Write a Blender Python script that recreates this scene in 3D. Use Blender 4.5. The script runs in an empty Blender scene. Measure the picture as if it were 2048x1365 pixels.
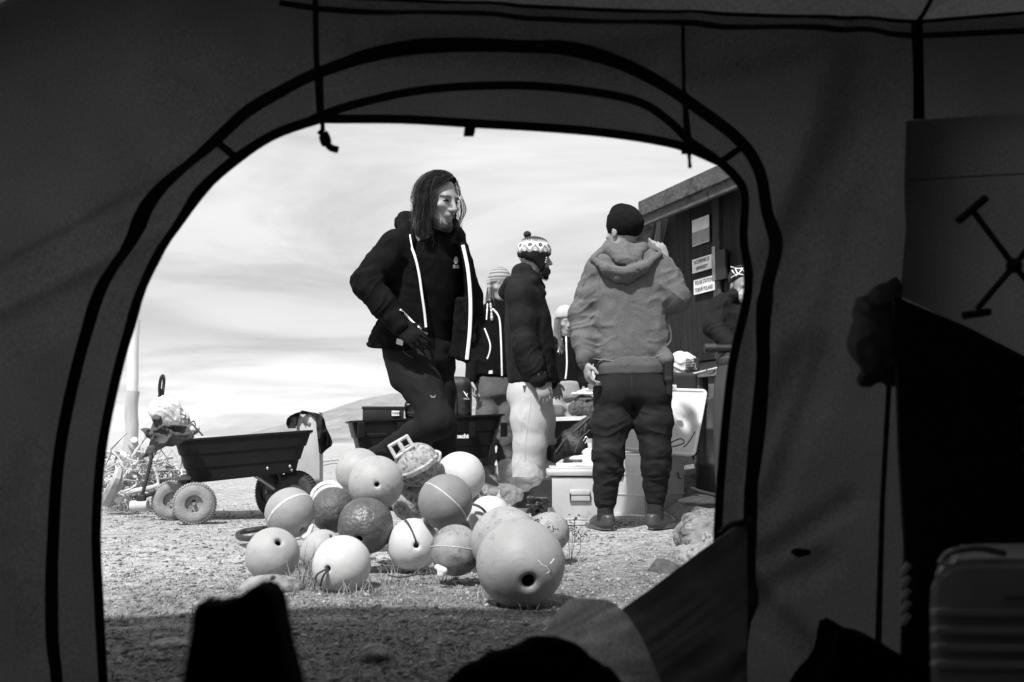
import bpy, bmesh, math, random
import numpy as np
from mathutils import Vector, Matrix, Euler
from mathutils.bvhtree import BVHTree
from mathutils.geometry import delaunay_2d_cdt
SC = bpy.context.scene
COL = SC.collection
R = math.radians
random.seed(7)
# ------------------------------------------------------------------ camera
H = 0.5; FPX = 1991.0; PITCH = math.atan((872 - 682.5) / FPX)
cam_d = bpy.data.cameras.new('camera'); cam = bpy.data.objects.new('camera', cam_d); COL.objects.link(cam)
cam.location = (0, 0, H); cam.rotation_euler = (R(90) + PITCH, 0, 0)
cam_d.lens = 35; cam_d.sensor_width = 36; cam_d.clip_start = 0.05; cam_d.clip_end = 20000
cam_d.dof.use_dof = True; cam_d.dof.focus_distance = 4.9; cam_d.dof.aperture_fstop = 4.0
SC.camera = cam
# ------------------------------------------------------------------ sun and sky
SUN_EL, SUN_AZ = R(55), R(24)          # light travels towards +Y and a little +X
sd = bpy.data.lights.new('sun', 'SUN'); sun = bpy.data.objects.new('sun', sd); COL.objects.link(sun)
trav = Vector((math.sin(SUN_AZ) * math.cos(SUN_EL), math.cos(SUN_AZ) * math.cos(SUN_EL), -math.sin(SUN_EL)))
sun.rotation_euler = trav.to_track_quat('-Z', 'Y').to_euler(); sun.location = (-3, -8, 6)
sd.energy = 3.6; sd.angle = R(2.5); sd.color = (1, 0.998, 0.994)
w = bpy.data.worlds.new('World'); SC.world = w; w.use_nodes = True
nt = w.node_tree; N = nt.nodes; L = nt.links; N.clear()
out = N.new('ShaderNodeOutputWorld'); bg = N.new('ShaderNodeBackground'); L.new(bg.outputs[0], out.inputs[0])
sky = N.new('ShaderNodeTexSky'); sky.sky_type = 'NISHITA'; sky.sun_disc = False
sky.sun_elevation = SUN_EL; sky.sun_rotation = R(180) + SUN_AZ
bw = N.new('ShaderNodeRGBToBW'); L.new(sky.outputs[0], bw.inputs[0])
tc = N.new('ShaderNodeTexCoord'); sep = N.new('ShaderNodeSeparateXYZ'); L.new(tc.outputs['Generated'], sep.inputs[0])
def wm(op, a, b=None, clamp=False):
    n = N.new('ShaderNodeMath'); n.operation = op; n.use_clamp = clamp
    for i, v in enumerate((a, b)):
        if v is None: continue
        if isinstance(v, (int, float)): n.inputs[i].default_value = v
        else: L.new(v, n.inputs[i])
    return n.outputs[0]
zz = wm('MAXIMUM', sep.outputs[2], 0.0); den = wm('ADD', zz, 0.16)
cx = wm('DIVIDE', sep.outputs[0], den); cy = wm('DIVIDE', sep.outputs[1], den)
comb = N.new('ShaderNodeCombineXYZ'); L.new(cx, comb.inputs[0]); L.new(wm('MULTIPLY', cy, 1.3), comb.inputs[1])
nz = N.new('ShaderNodeTexNoise'); nz.inputs['Scale'].default_value = 0.9; nz.inputs['Detail'].default_value = 7
nz.inputs['Roughness'].default_value = 0.60; nz.inputs['Distortion'].default_value = 0.6; L.new(comb.outputs[0], nz.inputs['Vector'])
rp = N.new('ShaderNodeValToRGB'); rp.color_ramp.elements[0].position = 0.38; rp.color_ramp.elements[1].position = 0.58
rp.color_ramp.elements[0].color = (0.68,) * 3 + (1,); rp.color_ramp.elements[1].color = (0.96,) * 3 + (1,)
L.new(nz.outputs[0], rp.inputs[0])
r2 = N.new('ShaderNodeValToRGB'); cr = r2.color_ramp                       # cloud bank above a bright horizon
cr.elements[0].position = 0.0; cr.elements[0].color = (1.12,) * 3 + (1,)
cr.elements[1].position = 1.0; cr.elements[1].color = (0.95,) * 3 + (1,)
for p, v in ((0.065, 1.10), (0.080, 0.95), (0.135, 0.84), (0.21, 0.97), (0.30, 1.02)):
    e = cr.elements.new(p); e.color = (v,) * 3 + (1,)
nz2 = N.new('ShaderNodeTexNoise'); nz2.inputs['Scale'].default_value = 1.6; nz2.inputs['Detail'].default_value = 5; L.new(comb.outputs[0], nz2.inputs['Vector'])
L.new(wm('ADD', zz, wm('MULTIPLY', wm('SUBTRACT', nz2.outputs[0], 0.5), 0.075)), r2.inputs[0])
cl = wm('MULTIPLY', rp.outputs[0], r2.outputs[0])
skyv = wm('MULTIPLY', bw.outputs[0], 0.10)
val = wm('ADD', wm('MULTIPLY', cl, 0.565), wm('MULTIPLY', skyv, 0.06))
L.new(val, bg.inputs[0]); bg.inputs[1].default_value = 1.0
# ------------------------------------------------------------------ exposure
vs = SC.view_settings; vs.view_transform = 'Standard'; vs.look = 'None'; vs.exposure = 0.72; vs.gamma = 1; vs.use_curve_mapping = False
# ------------------------------------------------------------------ coordinates
CP, SP = math.cos(PITCH), math.sin(PITCH)
def P(x, y, Y):
    """point at depth Y that the camera sees at photo pixel x, y"""
    u = (x - 1024) / FPX; v = (682.5 - y) / FPX
    s = Y / (CP - v * SP)
    return Vector((u * s, Y, H + s * (SP + v * CP)))
def G(x, y, z=0.0):
    u = (x - 1024) / FPX; v = (682.5 - y) / FPX
    s = (z - H) / (SP + v * CP)
    return Vector((u * s, s * (CP - v * SP), z))
def ray(x, y):
    u = (x - 1024) / FPX; v = (682.5 - y) / FPX
    return Vector((u, CP - v * SP, SP + v * CP)).normalized()
# ------------------------------------------------------------------ materials
MATS = {}
def mat(name, v, rough=0.7, var=0.15, scale=8.0, bump=0.0, bscale=60.0, metal=0.0, dirt=None, spec=0.5, stretch=None, fine=0.0, trans=0.0, coat=0.0, bdist=0.004):
    """neutral procedural material: value v, varied by two noises, with optional bump, spots of dirt"""
    if name in MATS: return MATS[name]
    m = bpy.data.materials.new(name); m.use_nodes = True; nt = m.node_tree; n = nt.nodes; l = nt.links
    b = n['Principled BSDF']; o = n['Material Output']
    tc = n.new('ShaderNodeTexCoord'); src = tc.outputs['Object']
    if stretch:
        mp = n.new('ShaderNodeMapping'); mp.inputs['Scale'].default_value = stretch; l.new(src, mp.inputs[0]); src = mp.outputs[0]
    a = n.new('ShaderNodeTexNoise'); a.inputs['Scale'].default_value = scale; a.inputs['Detail'].default_value = 6; a.inputs['Roughness'].default_value = 0.6
    l.new(src, a.inputs['Vector'])
    mr = n.new('ShaderNodeMapRange'); l.new(a.outputs[0], mr.inputs[0])
    mr.inputs[1].default_value = 0.3; mr.inputs[2].default_value = 0.7
    mr.inputs[3].default_value = v * (1 - var); mr.inputs[4].default_value = v * (1 + var)
    cur = mr.outputs[0]
    def math_(op, x, y):
        k = n.new('ShaderNodeMath'); k.operation = op
        for i, q in enumerate((x, y)):
            if isinstance(q, (int, float)): k.inputs[i].default_value = q
            else: l.new(q, k.inputs[i])
        return k.outputs[0]
    if fine:
        f = n.new('ShaderNodeTexNoise'); f.inputs['Scale'].default_value = 260; f.inputs['Detail'].default_value = 2; l.new(tc.outputs['Object'], f.inputs['Vector'])
        fr = n.new('ShaderNodeMapRange'); l.new(f.outputs[0], fr.inputs[0]); fr.inputs[1].default_value = 0.3; fr.inputs[2].default_value = 0.7
        fr.inputs[3].default_value = 1 - fine; fr.inputs[4].default_value = 1 + fine
        cur = math_('MULTIPLY', cur, fr.outputs[0])
    if dirt:                                             # (value, noise scale, threshold)
        dv, ds, dt = dirt
        f = n.new('ShaderNodeTexNoise'); f.inputs['Scale'].default_value = ds; f.inputs['Detail'].default_value = 8; f.inputs['Roughness'].default_value = 0.7
        l.new(tc.outputs['Object'], f.inputs['Vector'])
        fr = n.new('ShaderNodeMapRange'); l.new(f.outputs[0], fr.inputs[0]); fr.inputs[1].default_value = dt; fr.inputs[2].default_value = dt + 0.1
        mx = n.new('ShaderNodeMix'); mx.data_type = 'FLOAT'; l.new(fr.outputs[0], mx.inputs[0]); l.new(cur, mx.inputs[2]); mx.inputs[3].default_value = dv
        cur = mx.outputs[0]
    l.new(cur, b.inputs['Base Color'])
    b.inputs['Roughness'].default_value = rough; b.inputs['Metallic'].default_value = metal
    b.inputs['Specular IOR Level'].default_value = spec; b.inputs['Coat Weight'].default_value = coat
    if trans: b.inputs['Transmission Weight'].default_value = trans
    if bump:
        bn = n.new('ShaderNodeTexNoise'); bn.inputs['Scale'].default_value = bscale; bn.inputs['Detail'].default_value = 4; l.new(src, bn.inputs['Vector'])
        bp = n.new('ShaderNodeBump'); bp.inputs['Strength'].default_value = bump; bp.inputs['Distance'].default_value = bdist
        l.new(bn.outputs[0], bp.inputs['Height']); l.new(bp.outputs[0], b.inputs['Normal'])
    MATS[name] = m
    return m
def attr_mat(name, rough=0.85, fine=0.15):
    m = bpy.data.materials.new(name); m.use_nodes = True; n = m.node_tree.nodes; l = m.node_tree.links
    b = n['Principled BSDF']; at = n.new('ShaderNodeAttribute'); at.attribute_name = 'knit'
    l.new(at.outputs['Color'], b.inputs['Base Color']); b.inputs['Roughness'].default_value = rough; b.inputs['Specular IOR Level'].default_value = 0.2
    tc = n.new('ShaderNodeTexCoord'); f = n.new('ShaderNodeTexNoise'); f.inputs['Scale'].default_value = 200; l.new(tc.outputs['Object'], f.inputs['Vector'])
    bp = n.new('ShaderNodeBump'); bp.inputs['Strength'].default_value = 0.5; bp.inputs['Distance'].default_value = 0.004
    l.new(f.outputs[0], bp.inputs['Height']); l.new(bp.outputs[0], b.inputs['Normal'])
    return m
# ------------------------------------------------------------------ objects
def tag(o, label=None, cat=None, group=None, kind=None):
    if label: o['label'] = label
    if cat: o['category'] = cat
    if group: o['group'] = group
    if kind: o['kind'] = kind
    return o
def empty(name, loc=(0, 0, 0), rz=0.0):
    o = bpy.data.objects.new(name, None); COL.objects.link(o); o.location = loc; o.rotation_euler = (0, 0, rz)
    o.empty_display_size = 0.1; return o
def link(name, me, parent=None, m=None, smooth=None):
    o = bpy.data.objects.new(name, me); COL.objects.link(o)
    if m is not None:
        for k in (m if isinstance(m, (list, tuple)) else [m]): me.materials.append(k)
    if smooth is not None:
        me.polygons.foreach_set('use_smooth', [smooth] * len(me.polygons))
    if parent is not None:
        o.parent = parent
        bpy.context.view_layer.update() if False else None
    return o
class MB:
    """collects world-space shapes into one mesh"""
    def __init__(s): s.v = []; s.f = []; s.mi = []; s.cur = 0
    def add(s, vs, fs):
        b = len(s.v); s.v += [tuple(v) for v in vs]; s.f += [tuple(i + b for i in f) for f in fs]; s.mi += [s.cur] * len(fs)
    def box(s, c, size, rot=None, taper=1.0, bev=0.0):
        c = Vector(c); hx, hy, hz = [q / 2 for q in size]; vs = []
        if bev <= 0:
            for z in (-1, 1):
                t = taper if z < 0 else 1
                for x, y in ((-1, -1), (1, -1), (1, 1), (-1, 1)): vs.append(Vector((x * hx * t, y * hy * t, z * hz)))
            fs = [(3, 2, 1, 0), (4, 5, 6, 7), (0, 1, 5, 4), (1, 2, 6, 5), (2, 3, 7, 6), (3, 0, 4, 7)]
        else:
            bm = bmesh.new(); bmesh.ops.create_cube(bm, size=1)
            for v in bm.verts:
                t = taper if v.co.z < 0 else 1
                v.co = Vector((v.co.x * 2 * hx * t, v.co.y * 2 * hy * t, v.co.z * 2 * hz))
            bmesh.ops.bevel(bm, geom=bm.edges[:], offset=bev, segments=2, profile=0.6, affect='EDGES')
            bm.verts.index_update(); vs = [v.co.copy() for v in bm.verts]; fs = [[v.index for v in f.verts] for f in bm.faces]; bm.free()
        if rot is not None: vs = [rot @ v for v in vs]
        s.add([c + v for v in vs], fs); return s
    def tube(s, pts, r, n=8, cap=True, flat=None):
        """tube along pts; r number or list; flat=(vector, factor) squashes the section"""
        pts = [Vector(p) for p in pts]; m = len(pts)
        rs = r if isinstance(r, (list, tuple)) else [r] * m
        up = None; base = len(s.v); vs = []
        for i, p in enumerate(pts):
            t = (pts[min(i + 1, m - 1)] - pts[max(i - 1, 0)])
            t = t.normalized() if t.length > 1e-9 else Vector((0, 0, 1))
            if up is None:
                up = Vector((0, 0, 1)) if abs(t.z) < 0.9 else Vector((1, 0, 0))
            a = t.cross(up)
            a = a.normalized() if a.length > 1e-6 else t.orthogonal().normalized()
            b = a.cross(t).normalized(); up = b
            for k in range(n):
                an = 2 * math.pi * k / n; q = a * math.cos(an) * rs[i] + b * math.sin(an) * rs[i]
                if flat is not None:
                    f, fac = flat; q = q - f * q.dot(f) * (1 - fac)
                vs.append(p + q)
        fs = []
        for i in range(m - 1):
            for k in range(n):
                k2 = (k + 1) % n; fs.append((i * n + k, i * n + k2, (i + 1) * n + k2, (i + 1) * n + k))
        if cap:
            fs.append(tuple(range(n - 1, -1, -1))); fs.append(tuple((m - 1) * n + k for k in range(n)))
        s.add(vs, fs); return s
    def lathe(s, prof, origin, axis, n=32, mats=None):
        """prof list of (rho, h) along axis"""
        axis = Vector(axis).normalized(); a = axis.orthogonal().normalized(); b = axis.cross(a); origin = Vector(origin)
        vs = []; m = len(prof)
        for rho, h in prof:
            for k in range(n):
                an = 2 * math.pi * k / n; vs.append(origin + axis * h + (a * math.cos(an) + b * math.sin(an)) * rho)
        for i in range(m - 1):
            fs = []
            for k in range(n):
                k2 = (k + 1) % n; fs.append((i * n + k, i * n + k2, (i + 1) * n + k2, (i + 1) * n + k))
            if i == 0:
                b0 = len(s.v); s.v += [tuple(v) for v in vs]
            s.f += [tuple(q + b0 for q in f) for f in fs]; s.mi += [(mats[i] if mats else s.cur)] * n
        return s
    def prism(s, pts, off):
        """closed outline pts (3-D, roughly flat) thickened by the vector off"""
        n = len(pts); off = Vector(off); pts = [Vector(p) for p in pts]
        s.add(pts + [p + off for p in pts], [tuple(range(n)), tuple(range(2 * n - 1, n - 1, -1))] + [(i, i + n, (i + 1) % n + n, (i + 1) % n) for i in range(n)])
        return s
    def ball(s, c, r, n=12, rot=None):
        rr = r if isinstance(r, (tuple, list)) else (r, r, r); c = Vector(c); vs = []; fs = []; m = max(4, n // 2 + 1)
        for i in range(m + 1):
            th = math.pi * i / m
            for k in range(n):
                ph = 2 * math.pi * k / n; q = Vector((math.sin(th) * math.cos(ph) * rr[0], math.sin(th) * math.sin(ph) * rr[1], math.cos(th) * rr[2]))
                vs.append(c + (rot @ q if rot is not None else q))
        for i in range(m):
            for k in range(n): fs.append((i * n + k, (i + 1) * n + k, (i + 1) * n + (k + 1) % n, i * n + (k + 1) % n))
        s.add(vs, fs); return s
    def build(s, name, m, parent=None, smooth=False, origin=None, fix=True):
        """one mesh object; vertices are re-based to origin (default: centre of the base)"""
        v = np.array(s.v, dtype=np.float64)
        if parent is not None: o0 = np.array(parent.matrix_world.translation if False else WLOC(parent))
        elif origin is not None: o0 = np.array(origin)
        else: o0 = np.array([(v[:, 0].min() + v[:, 0].max()) / 2, (v[:, 1].min() + v[:, 1].max()) / 2, v[:, 2].min()])
        me = bpy.data.meshes.new(name); me.from_pydata((v - o0).tolist(), [], s.f)
        ms = m if isinstance(m, (list, tuple)) else [m]
        for k in ms: me.materials.append(k)
        if len(ms) > 1: me.polygons.foreach_set('material_index', s.mi)
        if fix:
            bm = bmesh.new(); bm.from_mesh(me); bmesh.ops.remove_doubles(bm, verts=bm.verts, dist=1e-6); bmesh.ops.recalc_face_normals(bm, faces=bm.faces); bm.to_mesh(me); bm.free()
        if smooth:
            me.polygons.foreach_set('use_smooth', [True] * len(me.polygons))
            if smooth != 'all':
                me.set_sharp_from_angle(angle=R(40))
        o = bpy.data.objects.new(name, me); COL.objects.link(o)
        if parent is not None: o.parent = parent
        else: o.location = o0
        return o
def WLOC(o):
    """world location of an object whose chain is unrotated"""
    l = Vector(o.location)
    while o.parent is not None: o = o.parent; l = l + Vector(o.location)
    return l
def spline(pts, n=8, closed=False):
    """Catmull-Rom through pts"""
    pts = [Vector(p) for p in pts]; out = []; m = len(pts)
    rng = range(m if closed else m - 1)
    for i in rng:
        if closed: p0, p1, p2, p3 = pts[(i - 1) % m], pts[i], pts[(i + 1) % m], pts[(i + 2) % m]
        else: p0, p1, p2, p3 = pts[max(i - 1, 0)], pts[i], pts[i + 1], pts[min(i + 2, m - 1)]
        for k in range(n):
            t = k / n
            out.append(0.5 * ((2 * p1) + (p2 - p0) * t + (2 * p0 - 5 * p1 + 4 * p2 - p3) * t * t + (3 * p1 - p0 - 3 * p2 + p3) * t ** 3))
    if not closed: out.append(pts[-1])
    return out
# ------------------------------------------------------------------ noise and implicit shapes
_rng = np.random.RandomState(3); _LAT = _rng.rand(32, 32, 32).astype(np.float32)
def noise3(p, seed=0):
    p = np.asarray(p, dtype=np.float32) + np.float32(seed * 7.31)
    i = np.floor(p).astype(np.int32); f = p - i; f = f * f * (3 - 2 * f)
    x0, y0, z0 = (i[:, 0] & 31), (i[:, 1] & 31), (i[:, 2] & 31); x1, y1, z1 = (x0 + 1) & 31, (y0 + 1) & 31, (z0 + 1) & 31
    fx, fy, fz = f[:, 0], f[:, 1], f[:, 2]
    def g(a, b, c): return _LAT[a, b, c]
    c00 = g(x0, y0, z0) * (1 - fx) + g(x1, y0, z0) * fx; c10 = g(x0, y1, z0) * (1 - fx) + g(x1, y1, z0) * fx
    c01 = g(x0, y0, z1) * (1 - fx) + g(x1, y0, z1) * fx; c11 = g(x0, y1, z1) * (1 - fx) + g(x1, y1, z1) * fx
    return (c00 * (1 - fy) + c10 * fy) * (1 - fz) + (c01 * (1 - fy) + c11 * fy) * fz
def fbm(p, seed=0, oct=4):
    a = 0.5; s = 0; t = 0; p = np.asarray(p, dtype=np.float32)
    for k in range(oct): s = s + a * noise3(p * (2 ** k), seed + k); t += a; a *= 0.5
    return s / t
def nv(v): return np.array(v, dtype=np.float32)
def unit(v): v = np.array(v, dtype=np.float64); return v / np.linalg.norm(v)
class S:
    """implicit solid: smooth unions of cones, ellipsoids and lofts, meshed by surface nets"""
    def __init__(s): s.ops = []
    def cone(s, a, b, ra, rb, k=0.02, sq=None, sub=False):
        a = nv(a); b = nv(b); r = max(ra, rb) * (max(1, sq[1]) if sq else 1)
        def f(p):
            q = p
            if sq is not None:
                w = nv(unit(sq[0])); q = p + ((p - a) @ w)[..., None] * w * (1 / sq[1] - 1)
                bb = b + w * np.dot(b - a, w) * (1 / sq[1] - 1)
            else: bb = b
            ab = bb - a; t = np.clip(((q - a) @ ab) / max(float(ab @ ab), 1e-9), 0, 1)
            return np.linalg.norm(q - a - t[..., None] * ab, axis=-1) - (ra + (rb - ra) * t)
        s.ops.append(('sub' if sub else 'add', f, np.minimum(a, b) - r, np.maximum(a, b) + r, k)); return s
    def chain(s, pts, rs, k=0.02, sq=None):
        for i in range(len(pts) - 1): s.cone(pts[i], pts[i + 1], rs[i], rs[i + 1], k, sq)
        return s
    def ell(s, c, rad, rot=None, k=0.02, sub=False):
        c = nv(c); rad = nv(rad); M = np.array(rot, dtype=np.float32) if rot is not None else np.eye(3, dtype=np.float32); m = rad.max()
        def f(p):
            q = (p - c) @ M; l = np.linalg.norm(q / rad, axis=-1); l2 = np.linalg.norm(q / (rad * rad), axis=-1)
            return l * (l - 1) / np.maximum(l2, 1e-6)
        s.ops.append(('sub' if sub else 'add', f, c - m, c + m, k)); return s
    def box(s, c, half, rot=None, rnd=0.005, k=0.0, sub=False):
        c = nv(c); half = nv(half); M = np.array(rot, dtype=np.float32) if rot is not None else np.eye(3, dtype=np.float32); m = float(np.linalg.norm(half))
        def f(p):
            q = np.abs((p - c) @ M) - half + rnd
            return np.linalg.norm(np.maximum(q, 0), axis=-1) + np.minimum(q.max(axis=-1), 0) - rnd
        s.ops.append(('sub' if sub else 'add', f, c - m, c + m, k)); return s
    def loft(s, base, top, right, secs, k=0.02, ex=2.3, cap=0.02):
        """secs: (t, cx, cf, half_w, half_d); right is the local x, forward = up x right"""
        base = nv(base); top = nv(top); ax = top - base; ln = float(np.linalg.norm(ax)); u = ax / ln
        r = nv(right); r = r - u * (r @ u); r = r / np.linalg.norm(r); fw = np.cross(u, r)
        A = np.array(secs, dtype=np.float32); m = float(A[:, 3:].max() + np.abs(A[:, 1:3]).max()) + 0.02
        def f(p):
            q = p - base; h = q @ u; t = h / ln; tt = np.clip(t, A[0, 0], A[-1, 0])
            cx = np.interp(tt, A[:, 0], A[:, 1]); cf = np.interp(tt, A[:, 0], A[:, 2]); a = np.interp(tt, A[:, 0], A[:, 3]); b = np.interp(tt, A[:, 0], A[:, 4])
            x = np.abs(q @ r - cx) / a; y = np.abs(q @ fw - cf) / b
            l = (x ** ex + y ** ex) ** (1 / ex)
            d = (l - 1) * np.minimum(a, b); dz = np.abs(t - (A[0, 0] + A[-1, 0]) / 2) * ln - (A[-1, 0] - A[0, 0]) / 2 * ln
            h_ = np.maximum(cap - np.abs(d - dz), 0) / cap
            return (np.maximum(d, dz) + h_ * h_ * cap / 4).astype(np.float32)
        lo = np.minimum(base + u * ln * A[0, 0], base + u * ln * A[-1, 0]) - m; hi = np.maximum(base + u * ln * A[0, 0], base + u * ln * A[-1, 0]) + m
        s.ops.append(('add', f, lo, hi, k)); return s
    def cut(s, fn, lo, hi, k=0.004):
        s.ops.append(('sub', fn, nv(lo), nv(hi), k)); return s
    def fold(s, a, b, rad, amp, along=0.05, across=0.16, seed=0, ridge=True):
        """cloth folds that run across the segment a-b"""
        a = nv(a); b = nv(b); ax = b - a; ln = float(np.linalg.norm(ax)); u = ax / max(ln, 1e-6); e1 = nv(unit(np.cross(u, [0.3, 0.9, 0.2]))); e2 = np.cross(u, e1)
        def f(p):
            q = p - a; t = q @ u; x = q @ e1; y = q @ e2
            wv = noise3(np.stack([x / across, y / across, t / (along * 3)], -1) * 0.9, seed + 5)
            n = noise3(np.stack([x / across, y / across, t / along + (wv - 0.5) * 3.5], -1), seed)
            n2 = noise3(np.stack([x / across * 2, y / across * 2, t / along * 1.9 + wv * 3], -1), seed + 9)
            v = (1 - np.abs(2 * n - 1)) ** 2 if ridge else n
            v = 0.75 * v + 0.25 * n2
            tt = np.clip(t, 0, ln); dist = np.linalg.norm(q - tt[:, None] * u, axis=1)
            return amp * (v - 0.4) * np.clip((rad - dist) / (0.25 * rad), 0, 1)
        s.ops.append(('disp', f, np.minimum(a, b) - rad, np.maximum(a, b) + rad, 0)); return s
    def rough(s, amp, size, seed=0, lo=None, hi=None, oct=3):
        f = lambda p: amp * (fbm(p / size, seed, oct) - 0.5) * 2
        s.ops.append(('disp', f, nv(lo) if lo is not None else None, nv(hi) if hi is not None else None, 0)); return s
    def grid(s, h):
        adds = [o for o in s.ops if o[0] == 'add']
        lo = np.min([o[2] for o in adds], 0) - 3 * h - 0.015; hi = np.max([o[3] for o in adds], 0) + 3 * h + 0.015
        n = np.ceil((hi - lo) / h).astype(int) + 1; D = np.full(tuple(n), 0.3, np.float32)
        ax = [lo[i] + h * np.arange(n[i], dtype=np.float32) for i in range(3)]
        for kind, f, a, b, k in s.ops:
            if a is None: a, b = lo, hi
            mg = k + 3 * h + (0.02 if kind != 'sub' else 0)
            i0 = np.clip(np.floor((a - mg - lo) / h).astype(int), 0, n - 1); i1 = np.clip(np.ceil((b + mg - lo) / h).astype(int) + 1, 1, n)
            if np.any(i1 <= i0): continue
            sl = tuple(slice(i0[j], i1[j]) for j in range(3)); sub = D[sl]
            if kind == 'disp':
                w = np.nonzero(np.abs(sub) < 0.03)
                p = np.stack([ax[j][sl[j]][w[j]] for j in range(3)], -1).astype(np.float32)
                if len(p): sub[w] -= f(p).astype(np.float32)
                continue
            g = np.stack(np.meshgrid(ax[0][sl[0]], ax[1][sl[1]], ax[2][sl[2]], indexing='ij'), -1).astype(np.float32)
            d = f(g).astype(np.float32)
            if kind == 'add':
                if k > 0: hh = np.maximum(k - np.abs(sub - d), 0) / k; D[sl] = np.minimum(sub, d) - hh * hh * k * 0.25
                else: D[sl] = np.minimum(sub, d)
            else:
                d = -d
                if k > 0: hh = np.maximum(k - np.abs(sub - d), 0) / k; D[sl] = np.maximum(sub, d) + hh * hh * k * 0.25
                else: D[sl] = np.maximum(sub, d)
        return D, lo, h
    def net(s, h):
        D, lo, h = s.grid(h); ins = D < 0
        c = np.zeros(tuple(np.array(D.shape) - 1), np.int8); nx, ny, nz_ = c.shape
        for dx in (0, 1):
            for dy in (0, 1):
                for dz in (0, 1): c += ins[dx:dx + nx, dy:dy + ny, dz:dz + nz_]
        act = np.nonzero((c > 0) & (c < 8)); idx = np.full(c.shape, -1, np.int32); m = len(act[0]); idx[act] = np.arange(m)
        acc = np.zeros((m, 3)); cnt = np.zeros(m); base = np.stack(act, -1)
        cor = [(0, 0, 0), (1, 0, 0), (0, 1, 0), (1, 1, 0), (0, 0, 1), (1, 0, 1), (0, 1, 1), (1, 1, 1)]
        ed = [(0, 1), (2, 3), (4, 5), (6, 7), (0, 2), (1, 3), (4, 6), (5, 7), (0, 4), (1, 5), (2, 6), (3, 7)]
        vals = [D[act[0] + q[0], act[1] + q[1], act[2] + q[2]] for q in cor]
        for a, b in ed:
            va, vb = vals[a], vals[b]; mk = (va < 0) != (vb < 0); t = np.where(mk, va / np.where(mk, va - vb, 1), 0)
            pa = np.array(cor[a]); pb = np.array(cor[b]); acc += mk[:, None] * (pa + t[:, None] * (pb - pa)); cnt += mk
        V = lo + h * (base + acc / cnt[:, None]); F_ = []
        for ax_ in range(3):
            o1, o2 = [(1, 2), (2, 0), (0, 1)][ax_]; sh = list(D.shape); s0 = [slice(None)] * 3; s1 = [slice(None)] * 3
            s0[ax_] = slice(0, -1); s1[ax_] = slice(1, None); A = ins[tuple(s0)]; B = ins[tuple(s1)]
            w = np.nonzero(A != B); q = np.stack(w, -1)
            ok = (q[:, o1] > 0) & (q[:, o2] > 0) & (q[:, o1] < c.shape[o1]) & (q[:, o2] < c.shape[o2]); q = q[ok]; flip = A[tuple(q.T)]
            def cell(d1, d2):
                r = q.copy(); r[:, o1] -= d1; r[:, o2] -= d2; return idx[tuple(r.T)]
            quad = np.stack([cell(1, 1), cell(0, 1), cell(0, 0), cell(1, 0)], -1)
            quad[~flip] = quad[~flip][:, ::-1]; F_.append(quad)
        F_ = np.concatenate(F_); F_ = F_[(F_ >= 0).all(1)]
        return V, F_
    def build(s, name, h, m, parent=None, smooth_it=1, origin=None, paint=None):
        V, F_ = s.net(h)
        for _ in range(smooth_it):                       # a light relax
            acc = np.zeros_like(V); cnt = np.zeros(len(V))
            for a, b in ((0, 1), (1, 2), (2, 3), (3, 0)):
                np.add.at(acc, F_[:, a], V[F_[:, b]]); np.add.at(acc, F_[:, b], V[F_[:, a]]); np.add.at(cnt, F_[:, a], 1); np.add.at(cnt, F_[:, b], 1)
            V = V * 0.5 + 0.5 * acc / np.maximum(cnt, 1)[:, None]
        s.V = V; s.Fq = F_
        if parent is not None: o0 = np.array(WLOC(parent))
        elif origin is not None: o0 = np.array(origin)
        else: o0 = np.array([(V[:, 0].min() + V[:, 0].max()) / 2, (V[:, 1].min() + V[:, 1].max()) / 2, V[:, 2].min()])
        me = bpy.data.meshes.new(name); VV = (V - o0).astype(np.float32)
        me.vertices.add(len(VV)); me.vertices.foreach_set('co', VV.ravel()); me.loops.add(len(F_) * 4); me.loops.foreach_set('vertex_index', F_.ravel().astype(np.int32))
        me.polygons.add(len(F_)); me.polygons.foreach_set('loop_start', np.arange(0, len(F_) * 4, 4, dtype=np.int32)); me.polygons.foreach_set('use_smooth', np.ones(len(F_), bool))
        me.update(calc_edges=True)
        if paint is not None:
            colr = paint(V).astype(np.float32); ca = me.color_attributes.new('knit', 'FLOAT_COLOR', 'POINT')
            ca.data.foreach_set('color', np.concatenate([np.repeat(colr[:, None], 3, 1), np.ones((len(colr), 1), np.float32)], 1).ravel())
        for k in (m if isinstance(m, (list, tuple)) else [m]): me.materials.append(k)
        o = bpy.data.objects.new(name, me); COL.objects.link(o)
        if parent is not None: o.parent = parent
        else: o.location = o0
        s.bvh = BVHTree.FromPolygons(V.tolist(), F_.tolist())
        return o
def drape(px, bvhs, off=0.004, Y=5.0):
    """photo pixels laid on the nearest of the given surfaces, as 3-D points"""
    o = Vector((0, 0, H)); outp = []; last = None
    for x, y in px:
        d = ray(x, y); best = None
        for b in bvhs:
            h = b.ray_cast(o, d)
            if h[0] is not None and (best is None or h[3] < best[1]): best = (h[0], h[3])
        if best is not None: p = best[0] - d * off; last = p.y
        else: p = P(x, y, (last if last is not None else Y))
        outp.append(p)
    return outp
def dense(px, step=4):
    out_ = []
    for i in range(len(px) - 1):
        a, b = px[i], px[i + 1]; n = max(1, int(math.hypot(b[0] - a[0], b[1] - a[1]) / step))
        for k in range(n): out_.append((a[0] + (b[0] - a[0]) * k / n, a[1] + (b[1] - a[1]) * k / n))
    out_.append(px[-1]); return out_
def curve2(px, n=6):
    return [(p.x, p.y) for p in spline([Vector((a, b, 0)) for a, b in px], n)]
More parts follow.
